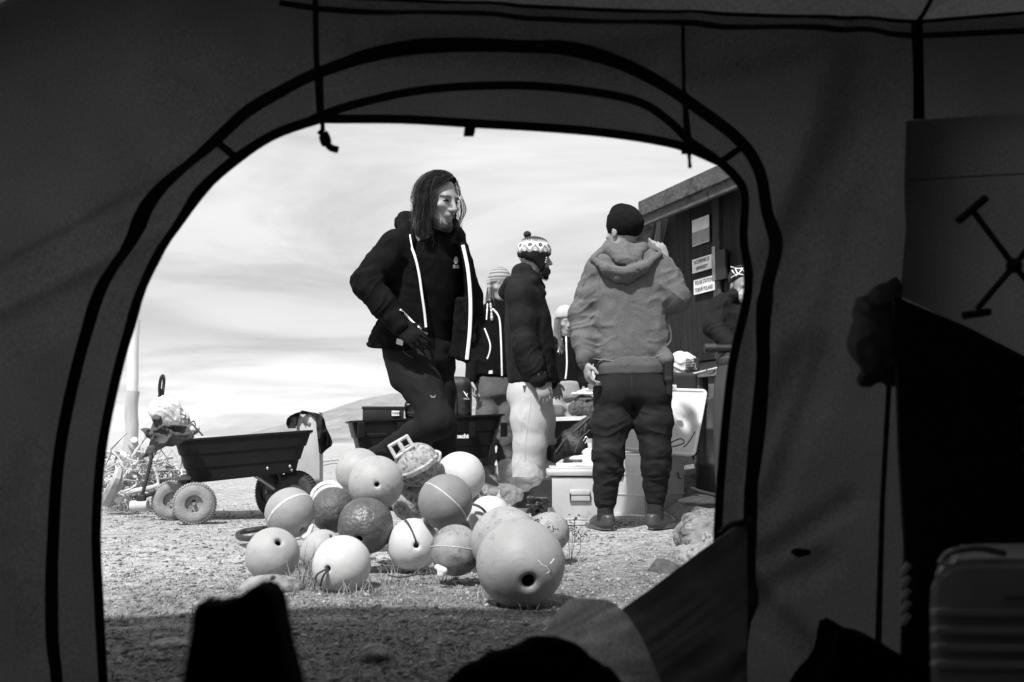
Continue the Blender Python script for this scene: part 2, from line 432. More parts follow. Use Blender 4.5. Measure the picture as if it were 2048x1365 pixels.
# ================================================================== ground, hill
def sm(a, b, x): t = np.clip((x - a) / (b - a), 0, 1); return t * t * (3 - 2 * t)
def ground_z(X, Y):
    X = np.asarray(X, dtype=np.float32); Y = np.asarray(Y, dtype=np.float32)
    p = np.stack([X.ravel(), Y.ravel(), np.zeros(X.size, np.float32)], -1)
    z = (fbm(p * 1.1, 1, 3) - 0.5) * 0.035 + (fbm(p * 9, 2, 3) - 0.5) * 0.012
    z = z.reshape(X.shape)
    z = z + 0.13 * sm(8.3, 9.6, Y) * sm(-0.3, 0.3, X) * sm(60, 20, Y)
    return z
def gz(x, y): return float(ground_z(np.array([x]), np.array([y]))[0])
def axis_pts(lo, f0, f1, hi, st, gr):
    a = list(np.arange(f0, f1, st)); s = st; v = f1
    while v < hi: a.append(v); s *= gr; v += s
    a.append(hi); s = st; v = f0 - st; b = []
    while v > lo: b.append(v); s *= gr; v -= s
    b.append(lo); return np.array(b[::-1] + a)
xs = axis_pts(-4000, -2.4, 2.6, 4000, 0.02, 1.12); ys = axis_pts(-30, 1.9, 7.0, 6000, 0.02, 1.06)
XX, YY = np.meshgrid(xs, ys, indexing='ij'); ZZ = ground_z(XX, YY)
far = sm(40, 90, np.hypot(XX, YY)); ZZ = ZZ * (1 - far) + (-0.25) * far
nx_, ny_ = XX.shape; ii = np.arange(nx_ * ny_).reshape(nx_, ny_)
fq = np.stack([ii[:-1, :-1], ii[1:, :-1], ii[1:, 1:], ii[:-1, 1:]], -1).reshape(-1, 4)
me = bpy.data.meshes.new('ground'); me.vertices.add(nx_ * ny_)
me.vertices.foreach_set('co', np.stack([XX, YY, ZZ], -1).astype(np.float32).ravel())
me.loops.add(fq.size); me.loops.foreach_set('vertex_index', fq.ravel().astype(np.int32)); me.polygons.add(len(fq))
me.polygons.foreach_set('loop_start', np.arange(0, fq.size, 4, dtype=np.int32)); me.polygons.foreach_set('use_smooth', np.ones(len(fq), bool)); me.update(calc_edges=True)
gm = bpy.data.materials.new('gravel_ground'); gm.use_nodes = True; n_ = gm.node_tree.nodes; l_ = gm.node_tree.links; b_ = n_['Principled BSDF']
tc_ = n_.new('ShaderNodeTexCoord')
def gn(scale, det, rough=0.6, st=None):
    t = n_.new('ShaderNodeTexNoise'); t.inputs['Scale'].default_value = scale; t.inputs['Detail'].default_value = det; t.inputs['Roughness'].default_value = rough
    if st:
        mp = n_.new('ShaderNodeMapping'); mp.inputs['Scale'].default_value = st; l_.new(tc_.outputs['Object'], mp.inputs[0]); l_.new(mp.outputs[0], t.inputs['Vector'])
    else: l_.new(tc_.outputs['Object'], t.inputs['Vector'])
    return t.outputs[0]
def gr(src, a, b, c, d):
    t = n_.new('ShaderNodeMapRange'); l_.new(src, t.inputs[0])
    for k, q in enumerate((a, b, c, d)): t.inputs[k + 1].default_value = q
    return t.outputs[0]
def gmul(a, b):
    t = n_.new('ShaderNodeMath'); t.operation = 'MULTIPLY'; l_.new(a, t.inputs[0]); l_.new(b, t.inputs[1]); return t.outputs[0]
vo = n_.new('ShaderNodeTexVoronoi'); vo.inputs['Scale'].default_value = 130; l_.new(tc_.outputs['Object'], vo.inputs['Vector'])
vs_ = n_.new('ShaderNodeSeparateColor'); l_.new(vo.outputs['Color'], vs_.inputs[0])
c_ = gmul(gmul(gr(gn(0.9, 4), 0.3, 0.7, 0.43, 0.54), gr(gn(12, 6, 0.7), 0.34, 0.6, 0.55, 1.15)), gr(vs_.outputs[0], 0, 1, 0.65, 1.3))
c_ = gmul(c_, gr(gn(45, 5, 0.75), 0.36, 0.5, 0.55, 1.0))
sx_ = n_.new('ShaderNodeSeparateXYZ'); l_.new(tc_.outputs['Object'], sx_.inputs[0])       # ground darker on the near side of a slanting border
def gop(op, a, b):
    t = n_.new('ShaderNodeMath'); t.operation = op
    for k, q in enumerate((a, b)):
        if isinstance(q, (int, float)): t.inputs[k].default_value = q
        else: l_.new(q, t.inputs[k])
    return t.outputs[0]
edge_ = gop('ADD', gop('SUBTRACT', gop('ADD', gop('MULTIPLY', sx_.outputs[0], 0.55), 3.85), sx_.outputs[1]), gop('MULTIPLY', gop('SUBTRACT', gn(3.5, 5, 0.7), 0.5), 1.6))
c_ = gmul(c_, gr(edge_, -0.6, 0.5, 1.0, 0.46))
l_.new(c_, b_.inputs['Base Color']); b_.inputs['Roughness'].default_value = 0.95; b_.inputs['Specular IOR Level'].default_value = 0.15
bp_ = n_.new('ShaderNodeBump'); bp_.inputs['Strength'].default_value = 1.0; bp_.inputs['Distance'].default_value = 0.008
ad_ = n_.new('ShaderNodeMath'); ad_.operation = 'ADD'; l_.new(gn(80, 5, 0.7), ad_.inputs[0]); l_.new(gr(vo.outputs['Distance'], 0, 0.6, 0.7, 0), ad_.inputs[1])
l_.new(ad_.outputs[0], bp_.inputs['Height']); l_.new(bp_.outputs[0], b_.inputs['Normal'])
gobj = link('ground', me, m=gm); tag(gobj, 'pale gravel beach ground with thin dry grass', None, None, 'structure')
# hill far behind: real size, 120-240 m off
hx = np.linspace(-70, 160, 160); hy = np.linspace(95, 260, 60); HX, HY = np.meshgrid(hx, hy, indexing='ij')
prof = np.interp(HX * (130 / HY) ** 0.0, [-70, -38, -34, -27, -23.5, -20, -13, -2, 12, 30, 60, 160], [-1, -0.3, 1.5, 4.9, 6.3, 7.3, 8.2, 8.6, 8.2, 7.8, 7.2, 6.4])
HZ = prof * np.sin(np.clip((HY - 100) / 60, 0, 1) * math.pi / 2) * (1 - 0.3 * np.clip((HY - 170) / 90, 0, 1)) - 0.6
pp = np.stack([HX.ravel(), HY.ravel(), HX.ravel() * 0], -1); HZ = HZ + ((fbm(pp * 0.12, 4, 5) - 0.5) * 0.9).reshape(HX.shape) + ((fbm(pp * 0.7, 5, 3) - 0.5) * 0.25).reshape(HX.shape)
hv = np.stack([HX, HY, HZ], -1).reshape(-1, 3); i2 = np.arange(len(hv)).reshape(HX.shape)
hf = np.stack([i2[:-1, :-1], i2[1:, :-1], i2[1:, 1:], i2[:-1, 1:]], -1).reshape(-1, 4)
me = bpy.data.meshes.new('hill'); me.from_pydata(hv.tolist(), [], hf.tolist())
tag(link('hill', me, m=mat('hill_rock', 0.25, 0.95, 0.35, 0.35, 0.8, 3, bdist=0.3, fine=0.0, spec=0.1), smooth=True), 'low bare rocky hill behind the camp', None, None, 'structure')
# gravel: thousands of small stones in one mesh
def stones(name, n, xr, yr, smin, smax, m, seed, label, dens=None):
    rg = np.random.RandomState(seed); base = np.array([[1, 0, 0], [-1, 0, 0], [0, 1, 0], [0, -1, 0], [0, 0, 1], [0, 0, -0.5]], dtype=np.float32)
    fc = np.array([[0, 2, 4], [2, 1, 4], [1, 3, 4], [3, 0, 4], [2, 0, 5], [1, 2, 5], [3, 1, 5], [0, 3, 5]])
    y = yr[0] * (yr[1] / yr[0]) ** rg.rand(n); x = (rg.rand(n) * (xr[1] - xr[0]) + xr[0]) * np.clip(y * 0.56, 0, 4) / 1.0
    s = smin * (smax / smin) ** (rg.rand(n) ** 2.6)
    z = ground_z(x, y); V = base[None] * (1 + 0.5 * (rg.rand(n, 6, 1) - 0.5)) * s[:, None, None] * np.stack([0.8 + rg.rand(n) * 0.9, 0.8 + rg.rand(n) * 0.6, 0.5 + rg.rand(n) * 0.4], -1)[:, None, :]
    a = rg.rand(n) * 6.28; c, q = np.cos(a), np.sin(a); V = np.stack([V[:, :, 0] * c[:, None] - V[:, :, 1] * q[:, None], V[:, :, 0] * q[:, None] + V[:, :, 1] * c[:, None], V[:, :, 2]], -1)
    V += np.stack([x, y, z + s * 0.1], -1)[:, None, :]; Fc = fc[None] + (np.arange(n) * 6)[:, None, None]
    me = bpy.data.meshes.new(name); me.vertices.add(n * 6); me.vertices.foreach_set('co', V.astype(np.float32).ravel()); Fc = Fc.reshape(-1, 3)
    me.loops.add(Fc.size); me.loops.foreach_set('vertex_index', Fc.ravel().astype(np.int32)); me.polygons.add(len(Fc)); me.polygons.foreach_set('loop_start', np.arange(0, Fc.size, 3, dtype=np.int32)); me.update(calc_edges=True)
    me.polygons.foreach_set('material_index', np.repeat(rg.randint(0, 3, n), 8).astype(np.int32))
    return tag(link(name, me, m=m), label, 'gravel', None, 'stuff')
gmats = [mat('stone_pale', 0.33, 0.9, 0.3, 30), mat('stone_mid', 0.21, 0.9, 0.3, 30), mat('stone_dark', 0.10, 0.9, 0.3, 30)]
stones('gravel', 42000, (-1.0, 1.0), (1.95, 7.5), 0.0018, 0.0105, gmats, 5, 'loose gravel and pebbles strewn over the ground')
# dry grass
def grass(name, tufts, m, label, seed=2):
    rg = random.Random(seed); vs = []; fs = []
    for (x, y, n, hgt, spread, lean) in tufts:
        for _ in range(n):
            a = rg.random() * 6.28; r = spread * rg.random() ** 0.7; bx, by = x + math.cos(a) * r, y + math.sin(a) * r
            bz = gz(bx, by); h_ = hgt * (0.35 + 0.8 * rg.random()); a2 = a + rg.gauss(0, 0.7); ln = lean * (0.3 + rg.random()); wd = 0.0009 + 0.0010 * rg.random()
            px_, py_ = -math.sin(a2) * wd, math.cos(a2) * wd; b0 = len(vs)
            px_ = wd if abs(px_) < wd * 0.5 else px_
            droop = rg.random() * 0.8
            for k in range(5):
                t = k / 4; q = (bx + math.cos(a2) * ln * h_ * t * t, by + math.sin(a2) * ln * h_ * t * t, bz - 0.004 + h_ * (t - 0.45 * droop * t * t) * (1 if ln < 1.2 else 0.5)); f = 1 - 0.85 * t
                vs.append((q[0] - px_ * f, q[1] - py_ * f, q[2])); vs.append((q[0] + px_ * f, q[1] + py_ * f, q[2]))
            for k in range(4): fs.append((b0 + 2 * k, b0 + 2 * k + 1, b0 + 2 * k + 3, b0 + 2 * k + 2))
    me = bpy.data.meshes.new(name); me.from_pydata(vs, [], fs)
    return tag(link(name, me, m=m), label, 'grass', None, 'stuff')
gt = []
rgx = random.Random(11)
def tuft(px, py, n, h, sp, lean=0.8): g = G(px, py); gt.append((g.x, g.y, n, h, sp, lean))
for px, py, n, h in ((640, 1165, 90, 0.13), (610, 1150, 60, 0.16), (600, 1175, 70, 0.09), (665, 1180, 50, 0.08), (720, 1190, 45, 0.06), (780, 1170, 40, 0.07), (990, 1208, 16, 0.06), (1062, 1224, 10, 0.07), (952, 1195, 22, 0.06),
                     (1128, 1200, 14, 0.06), (1150, 1085, 30, 0.13), (1140, 1120, 40, 0.06), (850, 1150, 40, 0.05), (520, 1165, 40, 0.06), (880, 1165, 40, 0.05), (560, 1180, 50, 0.05), (1140, 1040, 24, 0.10), (1420, 1060, 30, 0.08)):
    tuft(px, py, n, h, 0.07)
for _ in range(260):
    px = rgx.uniform(230, 1200); py = rgx.uniform(1175, 1365)
    if 940 < px < 1140 and py < 1235: continue
    tuft(px, py, rgx.randint(5, 16), rgx.uniform(0.02, 0.045), 0.06, 1.6)
for _ in range(60):
    px = rgx.uniform(215, 520); py = rgx.uniform(985, 1180); tuft(px, py, rgx.randint(4, 10), rgx.uniform(0.012, 0.03), 0.08, 1.6)
for _ in range(50):
    px = rgx.uniform(500, 1400); py = rgx.uniform(1040, 1180); tuft(px, py, rgx.randint(4, 10), rgx.uniform(0.012, 0.03), 0.08, 1.6)
for _ in range(60):
    px = rgx.uniform(215, 420); py = rgx.uniform(1000, 1045); tuft(px, py, rgx.randint(8, 16), rgx.uniform(0.03, 0.07), 0.12, 1.0)
straw = mat('dry_grass', 0.27, 0.8, 0.35, 20)
grass('grass', gt, straw, 'sparse dry grass among the floats and gravel')
gt = []
for _ in range(420):
    px = rgx.uniform(215, 1250); py = 1365 - 215 * rgx.random() ** 0.8; tuft(px, py, rgx.randint(6, 14), rgx.uniform(0.010, 0.024), 0.05, 1.2)
grass('ground_cover', gt, mat('moss', 0.07, 0.9, 0.4, 30), 'dark mossy ground cover in the gravel before the tent', 9)['category'] = 'moss'
# single flat stones
def rock(name, c, rad, m, label, cat='stone', seed=1, h=0.006, rot=None, amp=0.02, group=None):
    s = S(); s.ell(c, rad, rot, k=0); s.rough(amp, min(rad) * 1.6, seed); s.rough(amp * 0.35, min(rad) * 0.5, seed + 3)
    return tag(s.build(name, h, m), label, cat, group)
rk = mat('rock_face', 0.19, 0.9, 0.5, 12, 1.0, 40, dirt=(0.05, 9, 0.47), bdist=0.02)
rkp = mat('rock_pale', 0.27, 0.9, 0.35, 14, 1.0, 40, dirt=(0.10, 16, 0.52), bdist=0.02)
g = G(752, 1318); rock('stone', (g.x, g.y, 0.012), (0.037, 0.028, 0.018), rkp, 'pale flat oval stone alone on the dark gravel at the foot of the picture', seed=3, h=0.004, amp=0.006)
g = G(340, 1292); rock('stone', (g.x, g.y, 0.004), (0.05, 0.05, 0.012), rkp, 'pale flat stone half sunk in gravel left of the black bag', seed=5, h=0.004, amp=0.006)
g = G(776, 1282); rock('stone', (g.x, g.y, 0.008), (0.012, 0.012, 0.010), rkp, 'small pale pebble just above the flat oval stone', seed=9, h=0.003, amp=0.004)
rot1 = np.array(Euler((0.2, -0.35, 0.3)).to_matrix())
rock('rock', P(1392, 1078, 4.25), (0.100, 0.12, 0.075), rk, 'large weathered rock by the tent door edge, highest of the three', 'rock', 2, 0.006, rot1, 0.05)
rock('rock', P(1410, 1112, 4.0), (0.11, 0.12, 0.042), rkp, 'paler long rock lying against the large weathered rock', 'rock', 7, 0.006, rot1, 0.045)
rock('rock', P(1326, 1142, 3.75), (0.055, 0.07, 0.035), mat('rock_dark', 0.06, 0.8, 0.5, 14, 1.0, 40), 'small dark rock at the left end of the rocks', 'rock', 4, 0.006, rot1, 0.02)
g = G(1395, 1040); rock('rock', (g.x + 0.05, g.y, 0.0), (0.2, 0.17, 0.05), rkp, 'broad pale rock slab under the open silver box lid', 'rock', 12, 0.01, None, 0.04)
# ================================================================== tent
def fabric(name, v, t, rough=0.9, var=0.12):
    m = bpy.data.materials.new(name); m.use_nodes = True; n = m.node_tree.nodes; l = m.node_tree.links; n.remove(n['Principled BSDF']); o = n['Material Output']
    d = n.new('ShaderNodeBsdfDiffuse'); tr = n.new('ShaderNodeBsdfTranslucent'); ad = n.new('ShaderNodeAddShader')
    tc = n.new('ShaderNodeTexCoord'); a = n.new('ShaderNodeTexNoise'); a.inputs['Scale'].default_value = 5; a.inputs['Detail'].default_value = 5; l.new(tc.outputs['Object'], a.inputs['Vector'])
    f = n.new('ShaderNodeTexNoise'); f.inputs['Scale'].default_value = 300; f.inputs['Detail'].default_value = 1; l.new(tc.outputs['Object'], f.inputs['Vector'])
    def rng(src, lo, hi):
        r = n.new('ShaderNodeMapRange'); l.new(src, r.inputs[0]); r.inputs[1].default_value = 0.3; r.inputs[2].default_value = 0.7; r.inputs[3].default_value = lo; r.inputs[4].default_value = hi; return r.outputs[0]
    q = n.new('ShaderNodeMath'); q.operation = 'MULTIPLY'; l.new(rng(a.outputs[0], 1 - var, 1 + var), q.inputs[0]); l.new(rng(f.outputs[0], 0.68, 1.32), q.inputs[1])
    for s, k in ((d, v), (tr, t)):
        mm = n.new('ShaderNodeMath'); mm.operation = 'MULTIPLY'; l.new(q.outputs[0], mm.inputs[0]); mm.inputs[1].default_value = k; l.new(mm.outputs[0], s.inputs['Color'])
    l.new(d.outputs[0], ad.inputs[0]); l.new(tr.outputs[0], ad.inputs[1]); l.new(ad.outputs[0], o.inputs['Surface']); return m
TY = 1.9
tent = tag(empty('tent', (0, TY, 0)), 'dark fabric tent seen from inside with its arched door rolled open', 'tent')
F_wall = fabric('tent_fabric', 0.030, 0.066); F_roof = fabric('tent_roof_fabric', 0.03, 0.026); tape = mat('black_webbing', 0.006, 0.9, 0.2, 30)
F_dark = fabric('tent_inner_fabric', 0.008, 0.0012)
inner = curve2([(210, 1420), (208, 1365), (199, 1200), (194, 1060), (205, 900), (235, 750), (262, 655), (312, 520), (375, 418), (460, 335), (545, 275), (640, 240)], 5)
topedge = curve2([(640, 240), (800, 240), (940, 248), (1080, 256), (1200, 266), (1300, 280), (1370, 296), (1440, 326)], 4)
right = curve2([(1440, 326), (1470, 355), (1487, 385), (1488, 430), (1486, 480), (1494, 540), (1492, 600), (1476, 670), (1462, 740), (1452, 830), (1444, 920), (1438, 1000), (1434, 1090), (1430, 1200), (1430, 1420)], 5)
hole = inner[:-1] + topedge[:-1] + right
outer = curve2([(120, 1420), (116, 1365), (108, 1200), (108, 1090), (122, 900), (165, 700), (215, 565), (300, 420), (400, 318), (500, 228), (640, 148), (800, 105), (1000, 98), (1180, 116), (1300, 158), (1400, 222), (1480, 285), (1518, 345), (1532, 420), (1546, 490), (1530, 570), (1522, 650), (1524, 730), (1512, 850), (1500, 960), (1498, 1080), (1494, 1200), (1482, 1300), (1480, 1420)], 5)
arc = curve2([(625, 242), (700, 214), (820, 186), (950, 174), (1100, 176), (1259, 200), (1330, 238), (1380, 285), (1430, 318)], 5)
def wall_fold(x, z):
    """fabric folds of the front wall: displacement along Y at wall position (px, py)"""
    d = 0.0
    for (x0, y0, x1, y1, w_, a) in ((-200, 655, 420, 330, 13, 0.010), (-200, 690, 400, 372, 12, 0.008), (-200, 700, 360, 430, 22, -0.010), (-200, 760, 250, 560, 30, 0.006), (200, 470, 640, 180, 40, 0.004), (240, 640, 430, 470, 16, 0.005),
                              (1720, 90, 1560, 620, 26, 0.012), (1760, 160, 1600, 800, 40, 0.010), (1700, 230, 1520, 560, 20, 0.006), (1640, 700, 1540, 1010, 18, 0.009), (1500, 950, 1590, 700, 14, 0.006), (1500, 1190, 1640, 1330, 20, 0.010),
                              (1700, 1000, 1520, 1120, 16, 0.006), (700, 90, 1000, 40, 26, 0.006), (1100, 100, 1400, 50, 20, 0.006), (0, 1000, 100, 1300, 30, 0.007), (60, 900, 40, 1100, 16, 0.004), (800, 60, 1300, 110, 30, 0.005), (330, 130, 520, 210, 40, 0.006),
                              (1385, 110, 1660, 60, 20, 0.006), (1385, 150, 1600, 100, 14, 0.005), (1505, 640, 1470, 1060, 12, 0.004), (1660, 1120, 1500, 1190, 22, 0.006)):
        ax, ay = x1 - x0, y1 - y0; ln = math.hypot(ax, ay); t = ((x - x0) * ax + (z - y0) * ay) / ln / ln; e = abs((x - x0) * ay - (z - y0) * ax) / ln
        f = max(0.0, 1 - (e / (2.2 * w_)) ** 2) ** 2
        if f > 0 and -0.15 < t < 1.15: d += a * f * min(1, (t + 0.15) / 0.2) * min(1, (1.15 - t) / 0.2) * 1
    return d * (2.8 if x > 700 else 1.7)
def W(x, y, off=0.0, fold=True):
    """point on the front wall under photo pixel x, y; off = towards the inside"""
    Yw = TY
    p = P(x, y, Yw)
    d = wall_fold(x, y) if fold else 0
    return Vector((p.x, p.y - d - off, p.z))
def clipwall(poly_px, hole_px, step, name, m, par, win=None):
    pts = [Vector(q) for q in poly_px]; nb = len(pts); hp = [Vector(q) for q in hole_px]; edges = [(i, (i + 1) % nb) for i in range(nb)]
    if hp: edges += [(nb + i, nb + (i + 1) % len(hp)) for i in range(len(hp))]
    allp = pts + hp
    def inside(p, poly):
        c = False; j = len(poly) - 1
        for i in range(len(poly)):
            a, b = poly[i], poly[j]
            if (a[1] > p[1]) != (b[1] > p[1]) and p[0] < (b[0] - a[0]) * (p[1] - a[1]) / (b[1] - a[1]) + a[0]: c = not c
            j = i
        return c
    x0, x1 = min(p.x for p in pts), max(p.x for p in pts); y0, y1 = min(p.y for p in pts), max(p.y for p in pts); y = y0 + step / 2; r = 0
    while y < y1:
        x = x0 + step * (0.5 if r % 2 else 0.0)
        while x < x1:
            if inside((x, y), pts) and not (hp and inside((x, y), hp)): allp.append(Vector((x, y)))
            x += step
        y += step * 0.87; r += 1
    res = delaunay_2d_cdt(allp, edges, [], 0, 0.5); vv, _, ff = res[0], res[1], res[2]; keep = []
    for f in ff:
        c = sum((vv[i] for i in f), Vector((0, 0))) / len(f)
        if inside(c, pts) and not (hp and inside(c, hp)) and not (win and inside(c, win)): keep.append(tuple(f))
    v3 = [W(v.x, v.y) for v in vv]; base = Vector(WLOC(par)); me = bpy.data.meshes.new(name); me.from_pydata([tuple(v - base) for v in v3], [], keep); me.polygons.foreach_set('use_smooth', [True] * len(keep))
    me.materials.append(m); o = bpy.data.objects.new(name, me); COL.objects.link(o); o.parent = par; return o
# wall silhouette in photo pixels at depth TY (continues below the ground line and beyond the frame)
def pxwall(X, z):
    v = ((z - H) / TY * 1.0); k = (v * CP - SP) / (CP + v * SP); s = TY / (CP - k * SP); return (X / s * FPX + 1024, 682.5 - k * FPX)
SEAMPX = [(700, -4), (1200, 20), (1835, 42), (2048, 24)]
wall_out = [pxwall(-1.53, -0.02), pxwall(-1.53, 1.0), pxwall(-0.9, 1.43), (620, -10), (1200, 18), (1835, 43), (2048, 26), (2560, -8), (2560, pxwall(1.5, -0.02)[1])]
holeC = hole; yb = wall_out[0][1] - 2
holeC = [(q[0], min(q[1], yb)) for q in hole]; holeC[0] = (212, yb - 6); holeC[-1] = (1430, yb - 6)
# solid band between the two seams above the straight top edge is part of the same wall
clipwall(wall_out, holeC, 15, 'front_wall', F_wall, tent, [(1845, 262), (2560, 225), (2560, 1250), (1845, 1250)])
def strip(px, w_, name, par, m=tape, th=0.003, off=0.003, taper=None):
    """webbing sewn on the wall along px, w_ photo pixels wide"""
    mb = MB(); n = len(px); top = []; bot = []
    for i, (x, y) in enumerate(px):
        a = px[max(i - 1, 0)]; b = px[min(i + 1, n - 1)]; tx, ty = b[0] - a[0], b[1] - a[1]; l = math.hypot(tx, ty) or 1; nx, ny = -ty / l * w_ / 2, tx / l * w_ / 2
        if taper: nx *= taper[i]; ny *= taper[i]
        top.append((W(x + nx, y + ny, off), W(x - nx, y - ny, off))); bot.append((W(x + nx, y + ny, off + th), W(x - nx, y - ny, off + th)))
    vs = [];
    for (a, b), (c, d) in zip(top, bot): vs += [a, b, d, c]
    fs = [];
    for i in range(n - 1):
        for k in range(4): fs.append((i * 4 + k, i * 4 + (k + 1) % 4, i * 4 + 4 + (k + 1) % 4, i * 4 + 4 + k))
    fs += [(0, 1, 2, 3), tuple((n - 1) * 4 + k for k in (3, 2, 1, 0))]; mb.add(vs, fs); return mb.build(name, m, par)
strip(dense(inner[2:], 20), 18, 'door_zip', tent, off=0.001, th=0.004)
strip(dense(topedge, 20), 17, 'door_hem', tent, off=0.001, th=0.004)
rw = dense(right, 14); strip(rw, 17, 'door_zip', tent, off=0.001, th=0.004)
ot = dense(outer, 20); tw = []
for i, (x, y) in enumerate(ot):
    tw.append(1.0 + (0.25 if 1480 < x and 600 < y < 1100 else 0))
tape2 = fabric('seam_fabric', 0.006, 0.012)
strip(ot, 23, 'arch_seam', tent, taper=tw)
strip(dense(arc, 20), 16, 'arch_seam', tent)
strip(dense([(428, 280), (478, 322)], 10), 15, 'tie_tab', tent, off=0.005); strip(dense([(1443, 324), (1492, 290)], 10), 13, 'tie_tab', tent, off=0.005)
strip(dense([(560, 8), (640, 20), (800, 32), (950, 38), (1100, 42), (1300, 52), (1600, 62), (1835, 74), (2048, 64), (2300, 52)], 20), 11, 'eave_seam', tent)
strip(dense([(640, -14), (700, -2), (1200, 22), (1600, 36), (1835, 46), (2048, 28), (2300, 12)], 20), 7, 'eave_seam', tent)
strip(dense([(1832, 50), (1836, 240)], 20), 22, 'corner_sleeve', tent, m=fabric('sleeve_fabric', 0.006, 0.004)); strip(dense([(1362, 55), (1370, 290)], 12), 7, 'tie_strap', tent, off=0.006)
strip(dense([(632, 0), (634, 110), (642, 240)], 12), 11, 'tie_strap', tent, off=0.006)
# roof, side walls and back, all real fabric closing the tent
mb = MB(); e0 = P(620, -10, TY); e1 = P(1200, 18, TY); e2 = P(1835, 43, TY); e3 = P(2560, -8, TY); A0 = Vector((-1.53, TY, 1.0)); A1 = Vector((-0.9, TY, 1.43)); K = Vector((-0.5, 1.35, 1.80)); K2 = Vector((1.55, 1.2, 1.72))
BK = -1.8
q = [A0, A1, e0, e1, e2, e3, K, K2, Vector((-1.53, BK, 1.0)), Vector((-0.5, BK, 1.6)), Vector((1.55, BK, 1.6)), Vector((-1.53, TY, -0.02)), Vector((-1.53, BK, -0.02)), Vector((e3.x, TY, -0.02)), Vector((e3.x + 0.02, BK, -0.02))]
mb.add(q, [(0, 6, 1), (1, 6, 2), (2, 6, 3), (3, 6, 4), (4, 6, 7), (4, 7, 5), (0, 8, 9, 6), (6, 9, 10, 7)]); mb.build('roof', F_roof, tent)
fs_ = [q_ + Vector((0, 0.006, 0.004)) for q_ in (A0, A1, e0, e1, e2, e3)]; ff_ = [Vector((q_.x, 2.12, q_.z - 0.07)) for q_ in fs_]; mb = MB(); mb.add(fs_ + ff_, [(k, k + 1, k + 7, k + 6) for k in range(5)]); mb.build('shade_awning', fabric('shade_awning_fabric', 0.03, 0.01), tent)  # added unseen awning that shades the upper front wall from outside
mb = MB(); mb.add(q, [(0, 11, 12, 8), (5, 7, 10, 14, 13), (8, 12, 14, 10, 9)]); mb.build('side_wall', F_dark, tent)
mb = MB(); mb.tube([P(1838, 40, TY - 0.02), P(1846, 30, TY - 0.05), P(1870, -14, 1.80), P(1925, -130, 1.72)], 0.0045, 8); mb.build('pole', tape, tent, True)
mb = MB(); mb.tube([P(1790, 600, 1.82), P(1778, 770, 1.82), P(1765, 1000, 1.82), P(1756, 1300, 1.80), P(1752, 1500, 1.80)], [0.004, 0.005, 0.005, 0.006, 0.006], 8); mb.build('pole', tape, tent, True)
# lighter flap hanging right of the corner
fl = [(1812, 242), (1900, 236), (2000, 230), (2200, 222), (2200, 840), (2048, 712), (1930, 655), (1800, 592), (1806, 520), (1812, 460), (1808, 380)]
mb = MB(); mb.add([P(x, y, 1.80) for x, y in fl], [tuple(range(len(fl)))]); mb.build('inner_flap', fabric('flap_fabric', 0.05, 0.085), tent)
mb = MB(); mb.tube([P(x, y, 1.795) for x, y in ((1812, 362), (1900, 356), (2048, 348), (2200, 342))], 0.0012, 5); mb.build('flap_seam', tape, tent)
# black entrance of the sleeping cabin
mb = MB(); mb.prism([P(x, y, 1.72) for x, y in ((1788, 592), (1930, 652), (2048, 712), (2250, 822), (2250, 1500), (1806, 1500), (1806, 1300), (1812, 1100), (1800, 900), (1796, 760))], (0, 0.012, 0)); mb.build('cabin_door', mat('black_cloth', 0.0035, 0.95, 0.3, 10), tent)
mb = MB(); mb.tube([W(1580, 1102, 0.004), W(1595, 1105, 0.006), W(1618, 1104, 0.004)], [0.004, 0.009, 0.004], 8, flat=(Vector((0, 1, 0)), 0.2)); mb.build('tear', tape, tent)
mb = MB()
for k, yy in enumerate((775, 810, 835, 860, 890, 925)): mb.prism([P(x, y, 1.70) for x, y in ((2043, yy), (2064, yy), (2064, yy + 18), (2043, yy + 18))], (0, -0.004, 0))
mb.build('vent_strip', mat('vent_grey', 0.05, 0.9), tent)
# hanging straps with buckles
def strap_knot(): 
    r = tag(empty('strap', P(645, 240, 1.87)), 'dangling black strap with a knotted buckle at the upper left of the door', 'strap')
    mb = MB(); mb.tube([P(642, 150, 1.87), P(644, 240, 1.87), P(646, 262, 1.87)], 0.0045, 8, flat=(Vector((0, 1, 0)), 0.4)); mb.build('webbing', tape, r, True)
    mb = MB(); mb.tube(spline([P(638, 262, 1.87), P(648, 272, 1.87), P(652, 284, 1.86), P(662, 296, 1.87), P(676, 300, 1.87)], 5), [0.006] * 4 + [0.011] * 8 + [0.007] * 9, 10, flat=(Vector((0, 1, 0)), 0.55)); mb.build('buckle', tape, r, True)
strap_knot()
r = tag(empty('strap', P(940, 248, 1.87)), 'short black webbing loop hanging from the middle of the door top', 'strap')
mb = MB(); mb.prism([P(x, y, 1.87) for x, y in ((931, 246), (952, 247), (950, 262), (947, 272), (927, 272), (928, 262))], (0, 0.006, 0)); mb.build('webbing', tape, r)
r = tag(empty('strap', P(1378, 290, 1.87)), 'black strap with a toggle hanging at the upper right of the door', 'strap')
mb = MB(); mb.tube([P(1368, 180, 1.87), P(1374, 250, 1.87), P(1379, 300, 1.87)], [0.004, 0.006, 0.006], 8, flat=(Vector((0, 1, 0)), 0.4)); mb.build('webbing', tape, r, True)
mb = MB(); mb.box(P(1378, 304, 1.865), (0.029, 0.008, 0.009), bev=0.002); mb.tube([P(1378, 306, 1.865), P(1379, 322, 1.865), P(1380, 336, 1.865)], [0.0045, 0.003, 0.004], 8); mb.build('toggle', tape, r, True)
